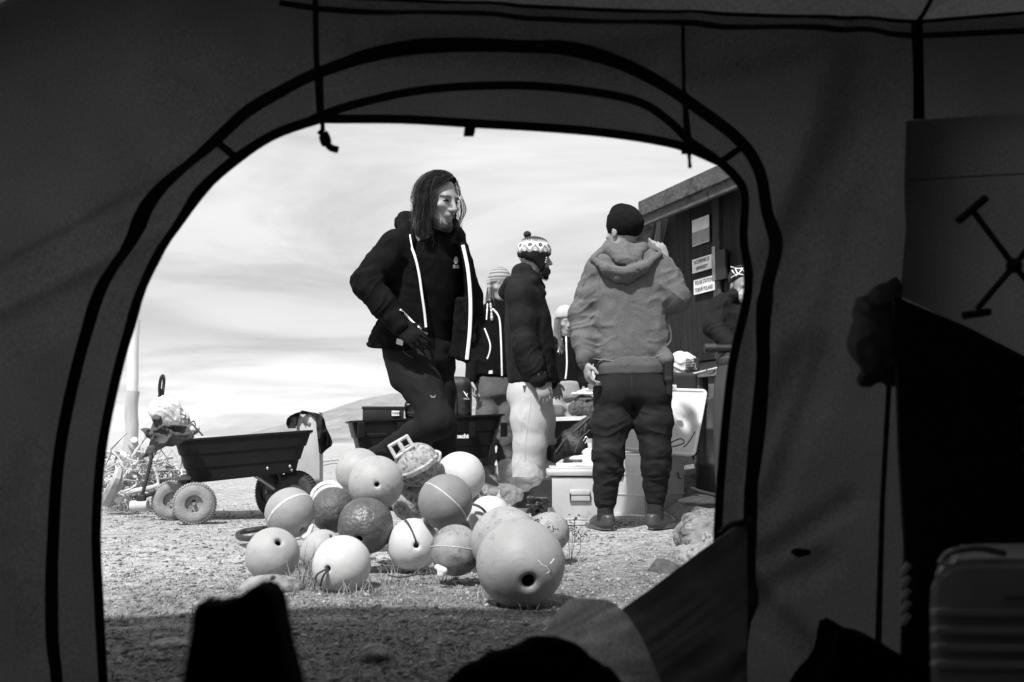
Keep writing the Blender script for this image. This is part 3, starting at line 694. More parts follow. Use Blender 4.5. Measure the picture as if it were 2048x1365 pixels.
# loose things in the tent
blk = mat('black_nylon', 0.004, 0.95, 0.5, 12, spec=0.05)
r = tag(empty('frame_shadow', P(2030, 530, 1.78)), 'dark crossed bars with T shaped ends standing in for a frame shadow on the pale flap', 'frame')  # solid bars in place of the shadow of a frame outside the fabric
dk = mat('shadow_bar', 0.006, 0.6, 0.3, 20); hub = P(2028, 532, 1.775)
mb = MB(); mb.ball(hub, 0.014, 12); mb.build('hub', dk, r, True)
for (x, y), (xa, ya), (xb, yb_) in (((1944, 420), (1916, 443), (1972, 396)), ((1955, 618), (1926, 632), (1980, 624)), ((2120, 640), (2094, 655), (2150, 630)), ((2118, 420), (2090, 398), (2150, 440))):
    mb = MB(); mb.tube([hub, P(x, y, 1.775)], 0.0055, 8); mb.build('leg', dk, r, True)
    mb = MB(); mb.tube([P(xa, ya, 1.775), P(xb, yb_, 1.775)], 0.007, 8); mb.build('end_bar', dk, r, True)
s = S(); s.chain([P(1782, 575, 1.8), P(1760, 620, 1.78), P(1745, 690, 1.77), P(1756, 735, 1.78)], [0.010, 0.034, 0.038, 0.024], 0.03); s.cone(P(1728, 758, 1.78), P(1782, 748, 1.78), 0.012, 0.018, 0.01); s.cone(P(1790, 560, 1.8), P(1793, 750, 1.8), 0.006, 0.02, 0.02); s.fold(P(1780, 570, 1.8), P(1756, 760, 1.78), 0.09, 0.014, 0.03, 0.05, 3)
tag(s.build('stuff_sack', 0.005, mat('dark_cloth', 0.06, 0.9, 0.3, 14, 0.5, 60)), 'dark drooping cloth bag tied to the tent corner post', 'bag')
r = tag(empty('rope', P(1812, 1300, 1.66)), 'pale twisted rope hanging beside the black cabin door', 'rope')
mb = MB()
for k in range(5):
    y = 1136 + k * 25; mb.tube([P(1804, y + 12, 1.66), P(1818, y - 8, 1.655)], 0.0055, 8)
mb.build('twist', mat('rope_pale', 0.30, 0.9, 0.2, 60), r, True)
# travel case bottom right
case = tag(empty('hard_case', P(1990, 1500, 1.5)), 'grey ribbed hard travel case standing in the tent corner', 'case')
cm = mat('case_shell', 0.5, 0.45, 0.2, 6, 0.2, 20); c0 = P(2035, 1320, 1.45)
sil = [(1862, 1420), (1860, 1300), (1858, 1200), (1862, 1165), (1876, 1140), (1900, 1124), (1930, 1120), (2240, 1118), (2240, 1420)]
mb = MB(); pts = [P(x, y, 1.42) for x, y in sil]; bm = bmesh.new(); vf = [bm.verts.new(p) for p in pts]; f = bm.faces.new(vf); ex = bmesh.ops.extrude_face_region(bm, geom=[f]); bmesh.ops.translate(bm, vec=(0.105, 0.22, 0), verts=[v for v in ex['geom'] if isinstance(v, bmesh.types.BMVert)])
bmesh.ops.bevel(bm, geom=bm.edges[:], offset=0.012, segments=3, affect='EDGES'); bm.verts.index_update(); mb.add([v.co.copy() for v in bm.verts], [[v.index for v in f.verts] for f in bm.faces]); bm.free(); mb.build('shell', cm, case, True)
for k, y in enumerate((1226, 1262, 1296, 1330)):
    mb = MB(); mb.tube([P(1868, y, 1.417), P(1872, y, 1.412), P(2235, y + 4, 1.412)], 0.006, 8, flat=(Vector((0, 1, 0)), 0.6)); mb.build('rib', cm, case, True)
mb = MB(); mb.tube(spline([P(1880, 1128, 1.43), P(1895, 1108, 1.43), P(1920, 1100, 1.42), P(1960, 1097, 1.42), P(2010, 1108, 1.42)], 5), 0.005, 8); mb.build('handle', mat('case_metal', 0.35, 0.35, metal=0.8), case, True)
mb = MB(); mb.box(P(2030, 1190, 1.416), (0.03, 0.004, 0.006), bev=0.001); mb.build('badge', mat('badge_grey', 0.35, 0.5), case)
# dark bag at the foot of the wall
def lump(poly, Y, th, name, m, label, cat, bev=0.006):
    mb = MB(); bm = bmesh.new(); vf = [bm.verts.new(P(x, y, Y)) for x, y in poly]; f_ = bm.faces.new(vf); ex_ = bmesh.ops.extrude_face_region(bm, geom=[f_]); bmesh.ops.translate(bm, vec=(0, th, 0), verts=[v for v in ex_['geom'] if isinstance(v, bmesh.types.BMVert)])
    bmesh.ops.bevel(bm, geom=bm.edges[:], offset=bev, segments=3, affect='EDGES'); bm.verts.index_update(); mb.add([v.co.copy() for v in bm.verts], [[v.index for v in f.verts] for f in bm.faces]); bm.free()
    return tag(mb.build(name, m, None, True), label, cat)
lump([(1600, 1430), (1632, 1372), (1662, 1342), (1674, 1312), (1677, 1278), (1686, 1258), (1704, 1262), (1724, 1280), (1764, 1286), (1804, 1314), (1850, 1336), (1870, 1430)], 1.68, 0.12, 'bag', blk, 'black slumped bag on the floor below the thin tent pole', 'bag')
# rolled door cloth, draped cloth, and dark gear in the doorway
doorcloth = mat('door_cloth', 0.3, 0.95, 0.25, 12, 0.4, 90, spec=0.1, bdist=0.002)
def sheet(name, outline, Yf, step, m, par=None, label=None, cat=None, thick=0.004):
    """a cloth sheet: outline in photo pixels, Yf(x, y) gives its depth with the folds"""
    pts = [Vector(q) for q in outline]; nb = len(pts); allp = list(pts)
    def inside(p):
        c = False; j = nb - 1
        for i in range(nb):
            a, b = pts[i], pts[j]
            if (a[1] > p[1]) != (b[1] > p[1]) and p[0] < (b[0] - a[0]) * (p[1] - a[1]) / (b[1] - a[1]) + a[0]: c = not c
            j = i
        return c
    x0, x1 = min(p.x for p in pts), max(p.x for p in pts); y = min(p.y for p in pts) + step / 2; y1 = max(p.y for p in pts)
    while y < y1:
        x = x0 + step / 2
        while x < x1:
            if inside((x, y)): allp.append(Vector((x, y)))
            x += step
        y += step
    res = delaunay_2d_cdt(allp, [(i, (i + 1) % nb) for i in range(nb)], [], 0, 0.5); vv, ff = res[0], [tuple(f) for f in res[2] if inside(sum((res[0][i] for i in f), Vector((0, 0))) / len(f))]
    P3 = [P(v.x, v.y, Yf(v.x, v.y)) for v in vv]; n = len(P3); mb = MB(); cnt = {}
    for f in ff:
        for i in range(len(f)): e = (f[i], f[(i + 1) % len(f)]); cnt[tuple(sorted(e))] = cnt.get(tuple(sorted(e)), []) + [e]
    rim = [c[0] for c in cnt.values() if len(c) == 1]; mb.add(P3 + [p + Vector((0, thick, 0)) for p in P3], ff + [tuple(q + n for q in reversed(f)) for f in ff] + [(b, a, a + n, b + n) for a, b in rim])
    o = mb.build(name, m, par, 'all'); return tag(o, label, cat)
def n1(x, y, s=0): return float(noise3(np.array([[x, y, s]]))[0])
def pdist(x, y, x0, y0, x1, y1): return ((x - x0) * (y1 - y0) - (y - y0) * (x1 - x0)) / math.hypot(x1 - x0, y1 - y0)
def Ydoor(x, y):
    d = -pdist(x, y, 1492, 1048, 1240, 1226)          # px below the sloping upper edge
    roll = 0.018 * math.exp(-(((d - 12) / 16) ** 2)); yy = 1.87 - (1492 - x) * 0.0002
    return yy - roll - 0.018 * n1(x / 70 - y / 160, d / 34, 3) - 0.010 * (1 - abs(2 * n1(d / 22, x / 190, 7) - 1)) - 0.00004 * max(0, d)
sheet('door_panel', [(1494, 1046), (1480, 1052), (1466, 1058), (1440, 1076), (1400, 1104), (1350, 1142), (1300, 1180), (1240, 1222), (1200, 1262), (1180, 1430), (1496, 1430), (1494, 1300), (1496, 1180)], Ydoor, 9, doorcloth, tent)['label'] = 'dark door panel pulled aside and hanging in a slope'
mb = MB(); mb.tube(spline([P(1500, 1040, 1.85), P(1485, 1046, 1.83), P(1462, 1050, 1.84), P(1440, 1068, 1.85)], 4), [0.006] * 13, 8); mb.build('tie_tab', tape, tent, True)
def Ycl(x, y):
    f = pdist(x, y, 1075, 1292, 1222, 1206); g = pdist(x, y, 1222, 1206, 1330, 1365)
    return 1.76 + 0.0002 * max(0, f) * (1 if f > 0 else 0) - 0.0003 * max(0, -f) - 0.014 * (1 - abs(2 * n1(x / 60, y / 34, 5) - 1)) - 0.010 * math.exp(-((f / 9) ** 2))
sheet('cloth', [(1066, 1300), (1084, 1270), (1104, 1240), (1124, 1214), (1142, 1198), (1160, 1196), (1190, 1199), (1214, 1200), (1236, 1212), (1256, 1232), (1276, 1262), (1300, 1310), (1322, 1365), (1340, 1430), (1180, 1430), (1150, 1350), (1110, 1300), (1090, 1292)], Ycl, 8, fabric('grey_cloth', 0.45, 0.42), None, 'pale grey cloth draped over the dark heap in the tent doorway', 'cloth')
s = S(); s.chain([P(880, 1400, 1.40), P(945, 1352, 1.40), P(990, 1330, 1.42), P(1035, 1326, 1.44), P(1075, 1308, 1.46), P(1110, 1303, 1.46), P(1150, 1322, 1.46), P(1200, 1366, 1.46), P(1260, 1430, 1.46)], [0.012, 0.012, 0.014, 0.016, 0.018, 0.016, 0.014, 0.014, 0.02], 0.02)
s.ell(P(1090, 1412, 1.47), (0.080, 0.05, 0.058), k=0.05); s.ell(P(1140, 1435, 1.47), (0.07, 0.05, 0.055), k=0.05); s.ell(P(1010, 1410, 1.45), (0.08, 0.05, 0.040), k=0.05); s.fold(P(950, 1350, 1.43), P(1240, 1400, 1.43), 0.2, 0.006, 0.03, 0.06, 3)
tag(s.build('sleeping_bag', 0.005, blk), 'black heap of bedding under the pale grey cloth', 'bedding')
s = S(); BY = 0.88; sl_ = [(350, 1400), (364, 1310), (375, 1250), (376, 1222), (381, 1204), (390, 1203), (398, 1212), (424, 1204), (452, 1200), (480, 1192), (496, 1174), (512, 1166), (532, 1170), (548, 1184), (557, 1208), (562, 1250), (574, 1310), (592, 1380), (600, 1430)]
mb = MB(); bm = bmesh.new(); vf = [bm.verts.new(P(x + 6 if x < 460 else x - 6, y + 6, BY - 0.02)) for x, y in sl_]; f_ = bm.faces.new(vf); ex_ = bmesh.ops.extrude_face_region(bm, geom=[f_]); bmesh.ops.translate(bm, vec=(0, 0.05, 0), verts=[v for v in ex_['geom'] if isinstance(v, bmesh.types.BMVert)])
bmesh.ops.bevel(bm, geom=bm.edges[:], offset=0.003, segments=2, affect='EDGES'); bm.verts.index_update(); mb.add([v.co.copy() for v in bm.verts], [[v.index for v in f.verts] for f in bm.faces]); bm.free()
tag(mb.build('rucksack_top', blk, None, True), 'out of focus black bag with a ragged top close to the camera', 'bag')
# ================================================================== fishing floats
def float_mat(name, v, var, sc, rough, dirt=None, bump=0.35, bs=30, spec=0.4, bd=0.002): return mat(name, v, rough, var, sc, bump, bs, dirt=dirt, spec=spec, bdist=bd)
FM = {
 'pale': float_mat('float_pale', 0.37, 0.16, 7, 0.6, (0.26, 24, 0.57), 0.5, 70),
 'white': float_mat('float_white', 0.53, 0.10, 6, 0.5, (0.40, 16, 0.60), 0.35, 50),
 'orange': float_mat('float_orange', 0.31, 0.14, 6, 0.55, (0.19, 18, 0.58), 0.5, 90),
 'grey': float_mat('float_grey', 0.20, 0.16, 10, 0.6, (0.27, 30, 0.62), 0.6, 60),
 'greyband': float_mat('float_mid_grey', 0.30, 0.14, 10, 0.6, (0.20, 20, 0.62), 0.5, 60),
 'mottled': float_mat('float_mottled', 0.34, 0.35, 40, 0.8, (0.10, 60, 0.50), 1.0, 80),
 'dark': float_mat('float_dark', 0.085, 0.4, 18, 0.55, (0.24, 42, 0.60), 1.0, 60, 0.4, 0.006),
 'hammered': float_mat('float_hammered', 0.08, 0.4, 14, 0.36, (0.15, 30, 0.60), 1.0, 70, 0.6, 0.006),
 'worn': float_mat('float_worn', 0.26, 0.3, 16, 0.75, (0.11, 12, 0.50), 0.8, 50),
 'tan': float_mat('float_tan', 0.30, 0.18, 16, 0.7, (0.19, 34, 0.53), 0.7, 60),
}
seamm = mat('float_seam', 0.5, 0.7, 0.2, 40, 0.5, 80); holem = mat('float_hole', 0.02, 0.8)
toC = -ray(1024, 1000)
def fdir(px, py, rpx, hx, hy, depth_sign=1):
    """axis direction whose pole is seen at photo pixel hx, hy on a ball centred at px, py"""
    v = ray(px, py); rt = v.cross(Vector((0, 0, 1))).normalized(); up = rt.cross(v).normalized()
    a = (hx - px) / rpx; b = -(hy - py) / rpx; c = math.sqrt(max(0.02, 1 - a * a - b * b)); return (rt * a + up * b - v * c).normalized()
FLOATS = []
def fl(px, py, rpx, Y, m, label, hole=None, axis=None, band=0, squash=1.0, hr=0.10, part=None, drop=None):
    c = P(px, py, Y); dist = (c - Vector((0, 0, H))).length; r = rpx * dist / FPX * 0.995
    ax = fdir(px, py, rpx, *hole) if hole else Vector(axis).normalized(); m_ = FM[m]; prof = []; mts = []
    def sideprof(sg):
        a0 = math.asin(hr * 1.9); out = []
        for k in range(17):
            an = a0 + (math.pi / 2 - a0) * k / 16; out.append((math.sin(an) * r, math.cos(an) * r * squash))
        e = out[0]; rim = [(hr * 0.9 * r, e[1] * 0.45), (hr * r, e[1] * 0.86), (hr * 1.12 * r, e[1] * 0.94), (hr * 1.45 * r, e[1] * 0.985)]
        return rim + out
    top = sideprof(1); p = [(a, b) for a, b in top]
    if band:
        wv = band * r; p = p[:-1]; p = [q for q in p if q[1] > wv * 1.3]; p += [(r * 0.999, wv), (r * 1.018, wv * 0.6)]; n1 = len(p) - 1
        full = p + [(a, -b) for a, b in reversed(p)]; mts = [0] * (len(full) - 1); mts[n1] = 1; mts[n1 - 1] = 1; mts[n1 + 1] = 1
    else:
        full = p + [(a, -b) for a, b in reversed(p[:-1])]; mts = [0] * (len(full) - 1)
    mts[0] = 2; mts[-1] = 2; full = [(0.0001, full[0][1])] + full + [(0.0001, full[-1][1])]; mts = [2] + mts + [2]
    mb = MB(); mb.lathe(full, c, ax, 56, mts); 
    o = mb.build('fishing_float', [m_, seamm, holem], None, True, origin=(c.x, c.y, c.z - r))
    # dents and lumps of old plastic
    me = o.data; nvt = len(me.vertices); co = np.empty(nvt * 3, np.float32); me.vertices.foreach_get('co', co); co = co.reshape(-1, 3)
    q = co + np.array(c); dsp = (fbm(q / (r * 0.9), int(px) % 17, 3) - 0.5) * r * (0.028 if r > 0.11 else 0.065 if m not in ('mottled', 'hammered', 'dark') else 0.09); nrm = co - np.array([0, 0, r]); nrm /= np.linalg.norm(nrm, axis=1)[:, None] + 1e-6
    me.vertices.foreach_set('co', (co + nrm * dsp[:, None]).ravel()); me.update()
    me.polygons.foreach_set('use_smooth', [True] * len(me.polygons))
    tag(o, label, 'float', 'old round fishing floats heaped on the gravel'); FLOATS.append((label, c, r)); return o, c, r, ax
big = fl(1041, 1127, 87, 3.02, 'orange', 'largest smooth float at the front right with a dark round hole', hole=(1057, 1163), hr=0.14)
fl(1012, 1084, 69, 3.33, 'tan', 'large speckled float half hidden directly behind the largest float', axis=(0.3, 0.5, 0.8))
fl(1099, 1065, 40, 3.98, 'tan', 'small dusty float at the right end of the heap behind flowering weeds', axis=(0.8, 0.5, 0.3), band=0)
fl(911, 1101, 50, 3.42, 'worn', 'worn two-tone float between the white float with a rising cord and the largest float', axis=(0.1, 0.25, 1.0), band=0.02)
wr = fl(827, 1089, 51, 3.72, 'white', 'white float near the middle with a dark cord rising from its hole', hole=(833, 1092), hr=0.09)
wb = fl(684, 1130, 56, 3.32, 'white', 'white float lowest in the heap with a cord looping down from its hole', hole=(657, 1137), hr=0.08, squash=1.0)
fl(545, 1110, 51, 3.45, 'pale', 'pale float at the left end of the heap with a blurred dimple facing up', hole=(556, 1086), hr=0.11)
fl(645, 1104, 42, 3.72, 'pale', 'pale float tucked behind the lowest white float and the grass', axis=(0.5, -0.4, 0.7))
bd = fl(580, 1026, 48, 3.82, 'greyband', 'grey float with a pale band resting on the left of the heap', axis=(0.62, -0.42, -0.66), band=0.055)
fl(667, 1021, 44, 4.02, 'dark', 'dark speckled float beside the grey banded one', axis=(0.4, 0.1, 0.9))
fl(731, 1052, 55, 3.72, 'hammered', 'dark glossy hammered float in the centre of the heap', axis=(0.1, 0.9, 0.4))
fl(752, 966, 54, 3.88, 'pale', 'pale float on top of the heap with a small dark hole facing the tent', hole=(754, 970), hr=0.075)
fl(718, 944, 46, 4.3, 'pale', 'pale float mostly hidden behind the top float with the small hole', axis=(0.4, 0.2, 0.9))
fl(822, 1003, 40, 4.12, 'mottled', 'lichen mottled float wedged under the lugged trawl float', axis=(0.6, 0.1, 0.8))
fl(891, 1004, 54, 3.68, 'grey', 'mid grey float with a rough pale seam running across it', axis=(-0.62, -0.30, -0.72), band=0.03)
fl(920, 954, 50, 4.16, 'white', 'white float highest on the right of the heap behind the seamed grey one', axis=(0.2, 0.3, 0.9))
fl(979, 1034, 42, 3.85, 'white', 'white float half hidden behind the large speckled one with a short cord on it', axis=(0.5, 0.2, 0.8))
# sunken float with a torn top
s = S(); c = G(545, 1178); s.ell(c, (0.105, 0.09, 0.045), k=0); s.ell(P(548, 1158, c.y - 0.03), (0.012, 0.03, 0.02), k=0.004, sub=True); s.rough(0.006, 0.05, 4); s.rough(0.002, 0.015, 9)
tag(s.build('fishing_float', 0.004, FM['worn']), 'collapsed float sunk in the ground with a torn black slit, behind the black bag', 'float', 'old round fishing floats heaped on the gravel')
# trawl float with lugs and an equatorial flange
tf = tag(empty('trawl_float', P(834, 972, 4.05)), 'lichen covered trawl float with a flange and a twin-slot carrying lug, atop the heap', 'float')
c = P(833, 930, 4.05); r = 0.094; fa = Vector((-0.42, -0.30, 0.86)).normalized()
prof = [(0.0001, r * 0.93)] + [(math.sin(a) * r, math.cos(a) * r * 0.93) for a in np.linspace(0.1, 1.42, 16)] + [(r * 1.10, 0.008), (r * 1.10, -0.008)] + [(math.sin(a) * r, math.cos(a) * r * 0.93) for a in np.linspace(1.72, 3.04, 16)] + [(0.0001, -r * 0.93)]
mb = MB(); mb.lathe(prof, c, fa, 48); mb.build('shell', FM['mottled'], tf, True)
lug = mat('lug_plastic', 0.50, 0.8, 0.2, 40, 0.6, 60)
def PL(x, y): return P(x, y, 3.99)
for ring in (((780, 892), (800, 881), (817, 898), (797, 913)), ((800, 881), (815, 873), (828, 890), (814, 900))):
    pass
q = [PL(779, 893), PL(814, 873), PL(826, 893), PL(792, 916)]
mb = MB()
for i in range(4): mb.tube([q[i], q[(i + 1) % 4]], 0.0075, 8)
mb.tube([(q[0] + q[1]) / 2, (q[2] + q[3]) / 2], 0.009, 8)
for k in q: mb.ball(k, 0.0078, 10)
mb.build('lug', lug, tf, True)
mb = MB(); mb.tube(spline([P(872, 903, 4.02), P(880, 907, 4.0), P(879, 922, 4.0), P(873, 926, 4.02)], 4), 0.006, 8); mb.build('lug', lug, tf, True)
# cords through the holes
cord = mat('cord_dark', 0.05, 0.8, 0.3, 80, 0.5, 200)
def cordobj(px, Y, r_, label, bv=None, m=cord, name='cord'):
    pts = spline([P(x, y, yy) for (x, y), yy in zip(px, Y)], 6); mb = MB(); mb.tube(pts, r_, 8); return tag(mb.build(name, m, None, True), label, 'cord')
y0 = wr[1].y - wr[2]; cordobj([(833, 1094), (831, 1080), (824, 1062), (815, 1045), (806, 1036)], [y0 + .03, y0 - .002, y0 + .010, y0 + .03, y0 + .07], 0.0035, 'dark cord running up from the hole of the middle white float')
y0 = wb[1].y - wb[2]; cordobj([(659, 1136), (650, 1140), (636, 1148), (631, 1158), (633, 1166)], [y0 + .03, y0 - .004, y0 - .004, y0 - .0, y0 + .0], 0.0035, 'cord looping left from the hole of the lowest white float')
cordobj([(659, 1137), (652, 1144), (645, 1156), (641, 1172)], [y0 + .03, y0 - .006, y0 - .0, y0 + .02], 0.0035, 'cord dropping straight down from the hole of the lowest white float')
cordobj([(943, 1008), (955, 1012), (965, 1018), (973, 1028)], [3.77, 3.76, 3.755, 3.765], 0.005, 'short thick cord across the half hidden white float')
cordobj([(775, 1150), (800, 1155), (835, 1149), (870, 1146)], [3.42, 3.40, 3.42, 3.44], 0.003, 'dark cord lying on the ground under the white roped float')
coil = mat('rope_white', 0.62, 0.9, 0.2, 40, 0.8, 120)
mb = MB(); mb.tube(spline([P(622, 1010, 4.2), P(628, 985, 4.2), P(645, 970, 4.2), P(668, 968, 4.2), P(682, 980, 4.2)], 6), 0.012, 8); mb.tube(spline([P(628, 1012, 4.17), P(634, 990, 4.17), P(650, 977, 4.17), P(668, 975, 4.17), P(680, 986, 4.17)], 6), 0.010, 8); tag(mb.build('rope', coil, None, True), 'white rope coil lying behind the dark speckled float', 'rope')
mb = MB(); mb.tube(spline([P(625, 1040, 3.83), P(622, 1055, 3.79), P(617, 1068, 3.77), P(605, 1078, 3.75)], 5), 0.009, 8); tag(mb.build('rope', coil, None, True), 'short white rope end between the grey banded float and the pale float below it', 'rope')
s = S(); s.chain([P(875, 1135, 3.34), P(888, 1142, 3.34)], [0.010, 0.012], 0.01); s.box(P(881, 1145, 3.335), (0.011, 0.006, 0.014), k=0.004); tag(s.build('plastic_tab', 0.003, mat('white_chip', 0.7, 0.6, 0.15, 40)), 'broken pale plastic tab at the foot of the worn two-tone float', 'tab')
# D-shaped handle of the second cart lying on the ground
hb = mat('black_plastic', 0.022, 0.38, 0.3, 30, 0.1, 60)
bo = bpy.data.objects[big[0].name]; Vb = [tuple(Vector(v.co) + bo.location) for v in bo.data.vertices]; bvb = BVHTree.FromPolygons(Vb, [list(f.vertices) for f in bo.data.polygons])
for nm, pl in (('scratch', ((1076, 1121), (1084, 1130), (1093, 1134), (1099, 1143), (1094, 1147))), ('scratch', ((1100, 1128), (1108, 1118)))):
    mb = MB(); mb.tube([p for p in [ (lambda h: h[0] if h[0] else P(*q, 2.95))(bvb.ray_cast(Vector((0, 0, H)), ray(*q))) for q in pl]], [0.0018] * len(pl), 5, flat=(Vector((0, 1, 0)), 0.3)); mb.build(nm, mat('scratch_white', 0.8, 0.7), bo)
# flowering weeds
def weed(px, py, Y, n, hgt, label, seed):
    rg = random.Random(seed); b = P(px, py, Y); b.z = gz(b.x, b.y); mb = MB()
    for k in range(n):
        a = rg.uniform(-1, 1); tip = b + Vector((a * 0.05, rg.uniform(-.03, .03), hgt * rg.uniform(0.6, 1.1))); mid = (b + tip) / 2 + Vector((a * 0.02, 0, 0)); mb.tube([b, mid, tip], 0.0012, 4)
        for j in range(12):
            q = tip + Vector((rg.gauss(0, .013), rg.gauss(0, .013), rg.gauss(-0.005, .010))); d = Vector((rg.uniform(-1, 1), rg.uniform(-1, 1), rg.uniform(-1, 1))).normalized() * 0.007
            e = d.cross(Vector((0, 1, 0))).normalized() * 0.003; mb.add([q - d, q + e, q + d, q - e], [(0, 1, 2, 3)])
    return tag(mb.build('weed', mat('weed_dark', 0.05, 0.8, 0.4, 60), fix=False), label, 'plant', 'small flowering weeds round the floats')
weed(1095, 1120, 3.78, 6, 0.20, 'small dark flowering weed in front of the dusty right-hand float', 1)
weed(1140, 1105, 3.95, 5, 0.19, 'thin flowering weed standing right of the dusty right-hand float', 2)
weed(1005, 1040, 4.5, 5, 0.16, 'weed with tiny leaves before the clear plastic bag', 4)
weed(968, 930, 8.2, 6, 0.12, 'low dark weed behind the pale trousered man', 5)
# ================================================================== carts, boxes and gear
plas = mat('tub_plastic', 0.010, 0.5, 0.25, 10, 0.15, 60, dirt=(0.018, 7, 0.6), spec=0.2); steel = mat('frame_steel', 0.33, 0.5, 0.25, 20, metal=0.6); bsteel = mat('black_steel', 0.02, 0.45, 0.3, 20)
rubg = mat('dusty_tyre', 0.25, 0.9, 0.2, 20, 0.9, 90, spec=0.1); rubb = mat('tyre_black', 0.03, 0.8, 0.4, 20, 0.6, 70, dirt=(0.16, 12, 0.6)); rimm = mat('rim_grey', 0.24, 0.55, 0.2, 20)
def wheel(par, c, r, ax, wd, tm, name='wheel'):
    """tyre > rim, tread blocks"""
    ax = Vector(ax).normalized(); t = MB(); n = 40; rr = r - wd * 0.5
    prof = [(rr * 0.62, -wd * 0.30), (rr * 0.66, -wd * 0.42)] + [(rr + math.cos(a) * wd * 0.5 - 0.0, math.sin(a) * wd * 0.5) for a in np.linspace(-1.75, 1.75, 15)] + [(rr * 0.66, wd * 0.42), (rr * 0.62, wd * 0.30)]
    prof = [(max(a, rr * 0.6), b) for a, b in prof]; t.lathe(prof, c, ax, n); a1 = ax.orthogonal().normalized(); a2 = ax.cross(a1)
    for k in range(44):
        an = 2 * math.pi * k / 44; rd = a1 * math.cos(an) + a2 * math.sin(an); tg = ax.cross(rd)
        for sgn in (-1, 0, 1):
            tilt = 0.55 * sgn; p = Vector(c) + (rd * (rr + wd * 0.5 * math.cos(tilt) * 1.0) + ax * wd * 0.5 * math.sin(tilt)); nn = (rd * math.cos(tilt) + ax * math.sin(tilt)).normalized(); bb = nn.cross(tg).normalized()
            M = Matrix((tg, bb, nn)).transposed(); t.box(p, (r * 0.075, wd * 0.24, r * 0.055), M)
    w_ = t.build(name, tm, par, True)
    m = MB(); m.lathe([(0.0001, wd * 0.10), (rr * 0.30, wd * 0.10), (rr * 0.34, wd * 0.14), (rr * 0.58, wd * 0.14), (rr * 0.66, wd * 0.40), (rr * 0.70, wd * 0.40), (rr * 0.70, -wd * 0.40), (rr * 0.66, -wd * 0.40), (rr * 0.58, -wd * 0.14), (0.0001, -wd * 0.14)], c, ax, 32)
    m.build('rim', rimm, w_, True); m = MB(); m.lathe([(0.0001, wd * 0.5), (rr * 0.10, wd * 0.5), (rr * 0.13, wd * 0.44), (rr * 0.13, wd * 0.10), (0.0001, wd * 0.10)], c, ax, 20); m.tube([Vector(c) + ax * wd * 0.3 + a1 * rr * 0.25, Vector(c) + ax * wd * 0.42 + a1 * rr * 0.4], 0.006, 6); m.build('hub', steel, w_, True)
    return w_
def tub(par, A, B, C_, D_, zt, zb, m, shrink=0.10, wallt=0.01, name='tub', zr=None):
    """open tub: top corners A,B (near edge) C_,D_ (far edge) with own heights; bottom drawn in and stepped"""
    tc = [Vector(q) for q in (A, B, C_, D_)]; cen = sum(tc, Vector((0, 0, 0))) / 4; mb = MB(); lev = []
    def ring(f, dz, off=0.0): return [Vector((cen.x + (q.x - cen.x) * f, cen.y + (q.y - cen.y) * f, q.z - dz)) for q in tc]
    hh = zt - zb
    def rounded(rg_, rad):
        out = []
        for i in range(4):
            p, a, b = rg_[i], rg_[i - 1], rg_[(i + 1) % 4]; d1 = (a - p).normalized() * rad; d2 = (b - p).normalized() * rad
            for k in range(5):
                t = k / 4; out.append((p + d1) * (1 - t) ** 2 + p * 2 * t * (1 - t) + (p + d2) * t * t)
        return out
    L = [(1.035, 0.0), (1.035, 0.012), (1.0, 0.014), (1.0 - shrink * 0.30, hh * 0.36), (1.0 - shrink * 0.42, hh * 0.37), (1 - shrink * 0.7, hh * 0.68), (1 - shrink * 0.82, hh * 0.69), (1 - shrink * 1.0, hh * 0.96), (1 - shrink * 1.25, hh), None, (1 - shrink * 1.3, hh - 0.01), (1 - shrink * 0.9, hh * 0.7), (0.975, 0.0)]
    rings = [rounded(ring(*q), 0.07) for q in L if q is not None]; n = 20; vs = [p for r_ in rings for p in r_]; fs = []
    for i in range(len(rings) - 1):
        for k in range(n): fs.append((i * n + k, i * n + (k + 1) % n, (i + 1) * n + (k + 1) % n, (i + 1) * n + k))
    fs.append(tuple(range(8 * n, 9 * n))); fs.append(tuple(range(9 * n, 10 * n))); e = len(rings) - 1
    for k in range(n): fs.append((k, (k + 1) % n, e * n + (k + 1) % n, e * n + k))
    mb.add(vs, fs); return mb.build(name, m, par, True)
# ---- left cart
cart = tag(empty('garden_cart', (P(480, 1000, 6.0).x, 6.05, 0)), 'black tipping garden cart with grey front tyres left of the float heap', 'cart')
tub(cart, P(352, 880, 5.80), P(622, 860, 5.95), P(618, 864, 6.50), P(350, 880, 6.35), 0.49, 0.235, plas, 0.20)
ft = [P(350, 942, 5.9), P(590, 936, 6.05)]
mb = MB(); mb.tube([P(350, 958, 5.88), P(585, 940, 6.0)], 0.012, 4); mb.tube([P(352, 955, 6.28), P(585, 938, 6.40)], 0.012, 4)
for t in (0.15, 0.5, 0.85):
    mb.tube([P(350, 958, 5.88).lerp(P(585, 940, 6.0), t), P(352, 955, 6.28).lerp(P(585, 938, 6.40), t)], 0.010, 4)
mb.tube([P(508, 950, 6.02), P(560, 985, 6.15)], 0.012, 6); mb.tube([P(420, 952, 5.95), P(395, 968, 5.98)], 0.006, 6); mb.build('frame', steel, cart)
mb = MB(); mb.box(P(358, 962, 6.05), (0.17, 0.2, 0.03), bev=0.004); mb.box(P(372, 975, 6.0), (0.07, 0.12, 0.06), bev=0.004); mb.tube([P(388, 1003, 5.68), P(360, 1000, 6.12)], 0.010, 8); mb.tube([P(388, 962, 5.9), P(386, 1000, 5.80)], 0.014, 6); mb.tube([P(340, 972, 5.98), P(284, 996, 5.86)], 0.012, 6); mb.box(P(283, 996, 5.86), (0.05, 0.04, 0.04), bev=0.008); mb.build('axle', bsteel, cart)
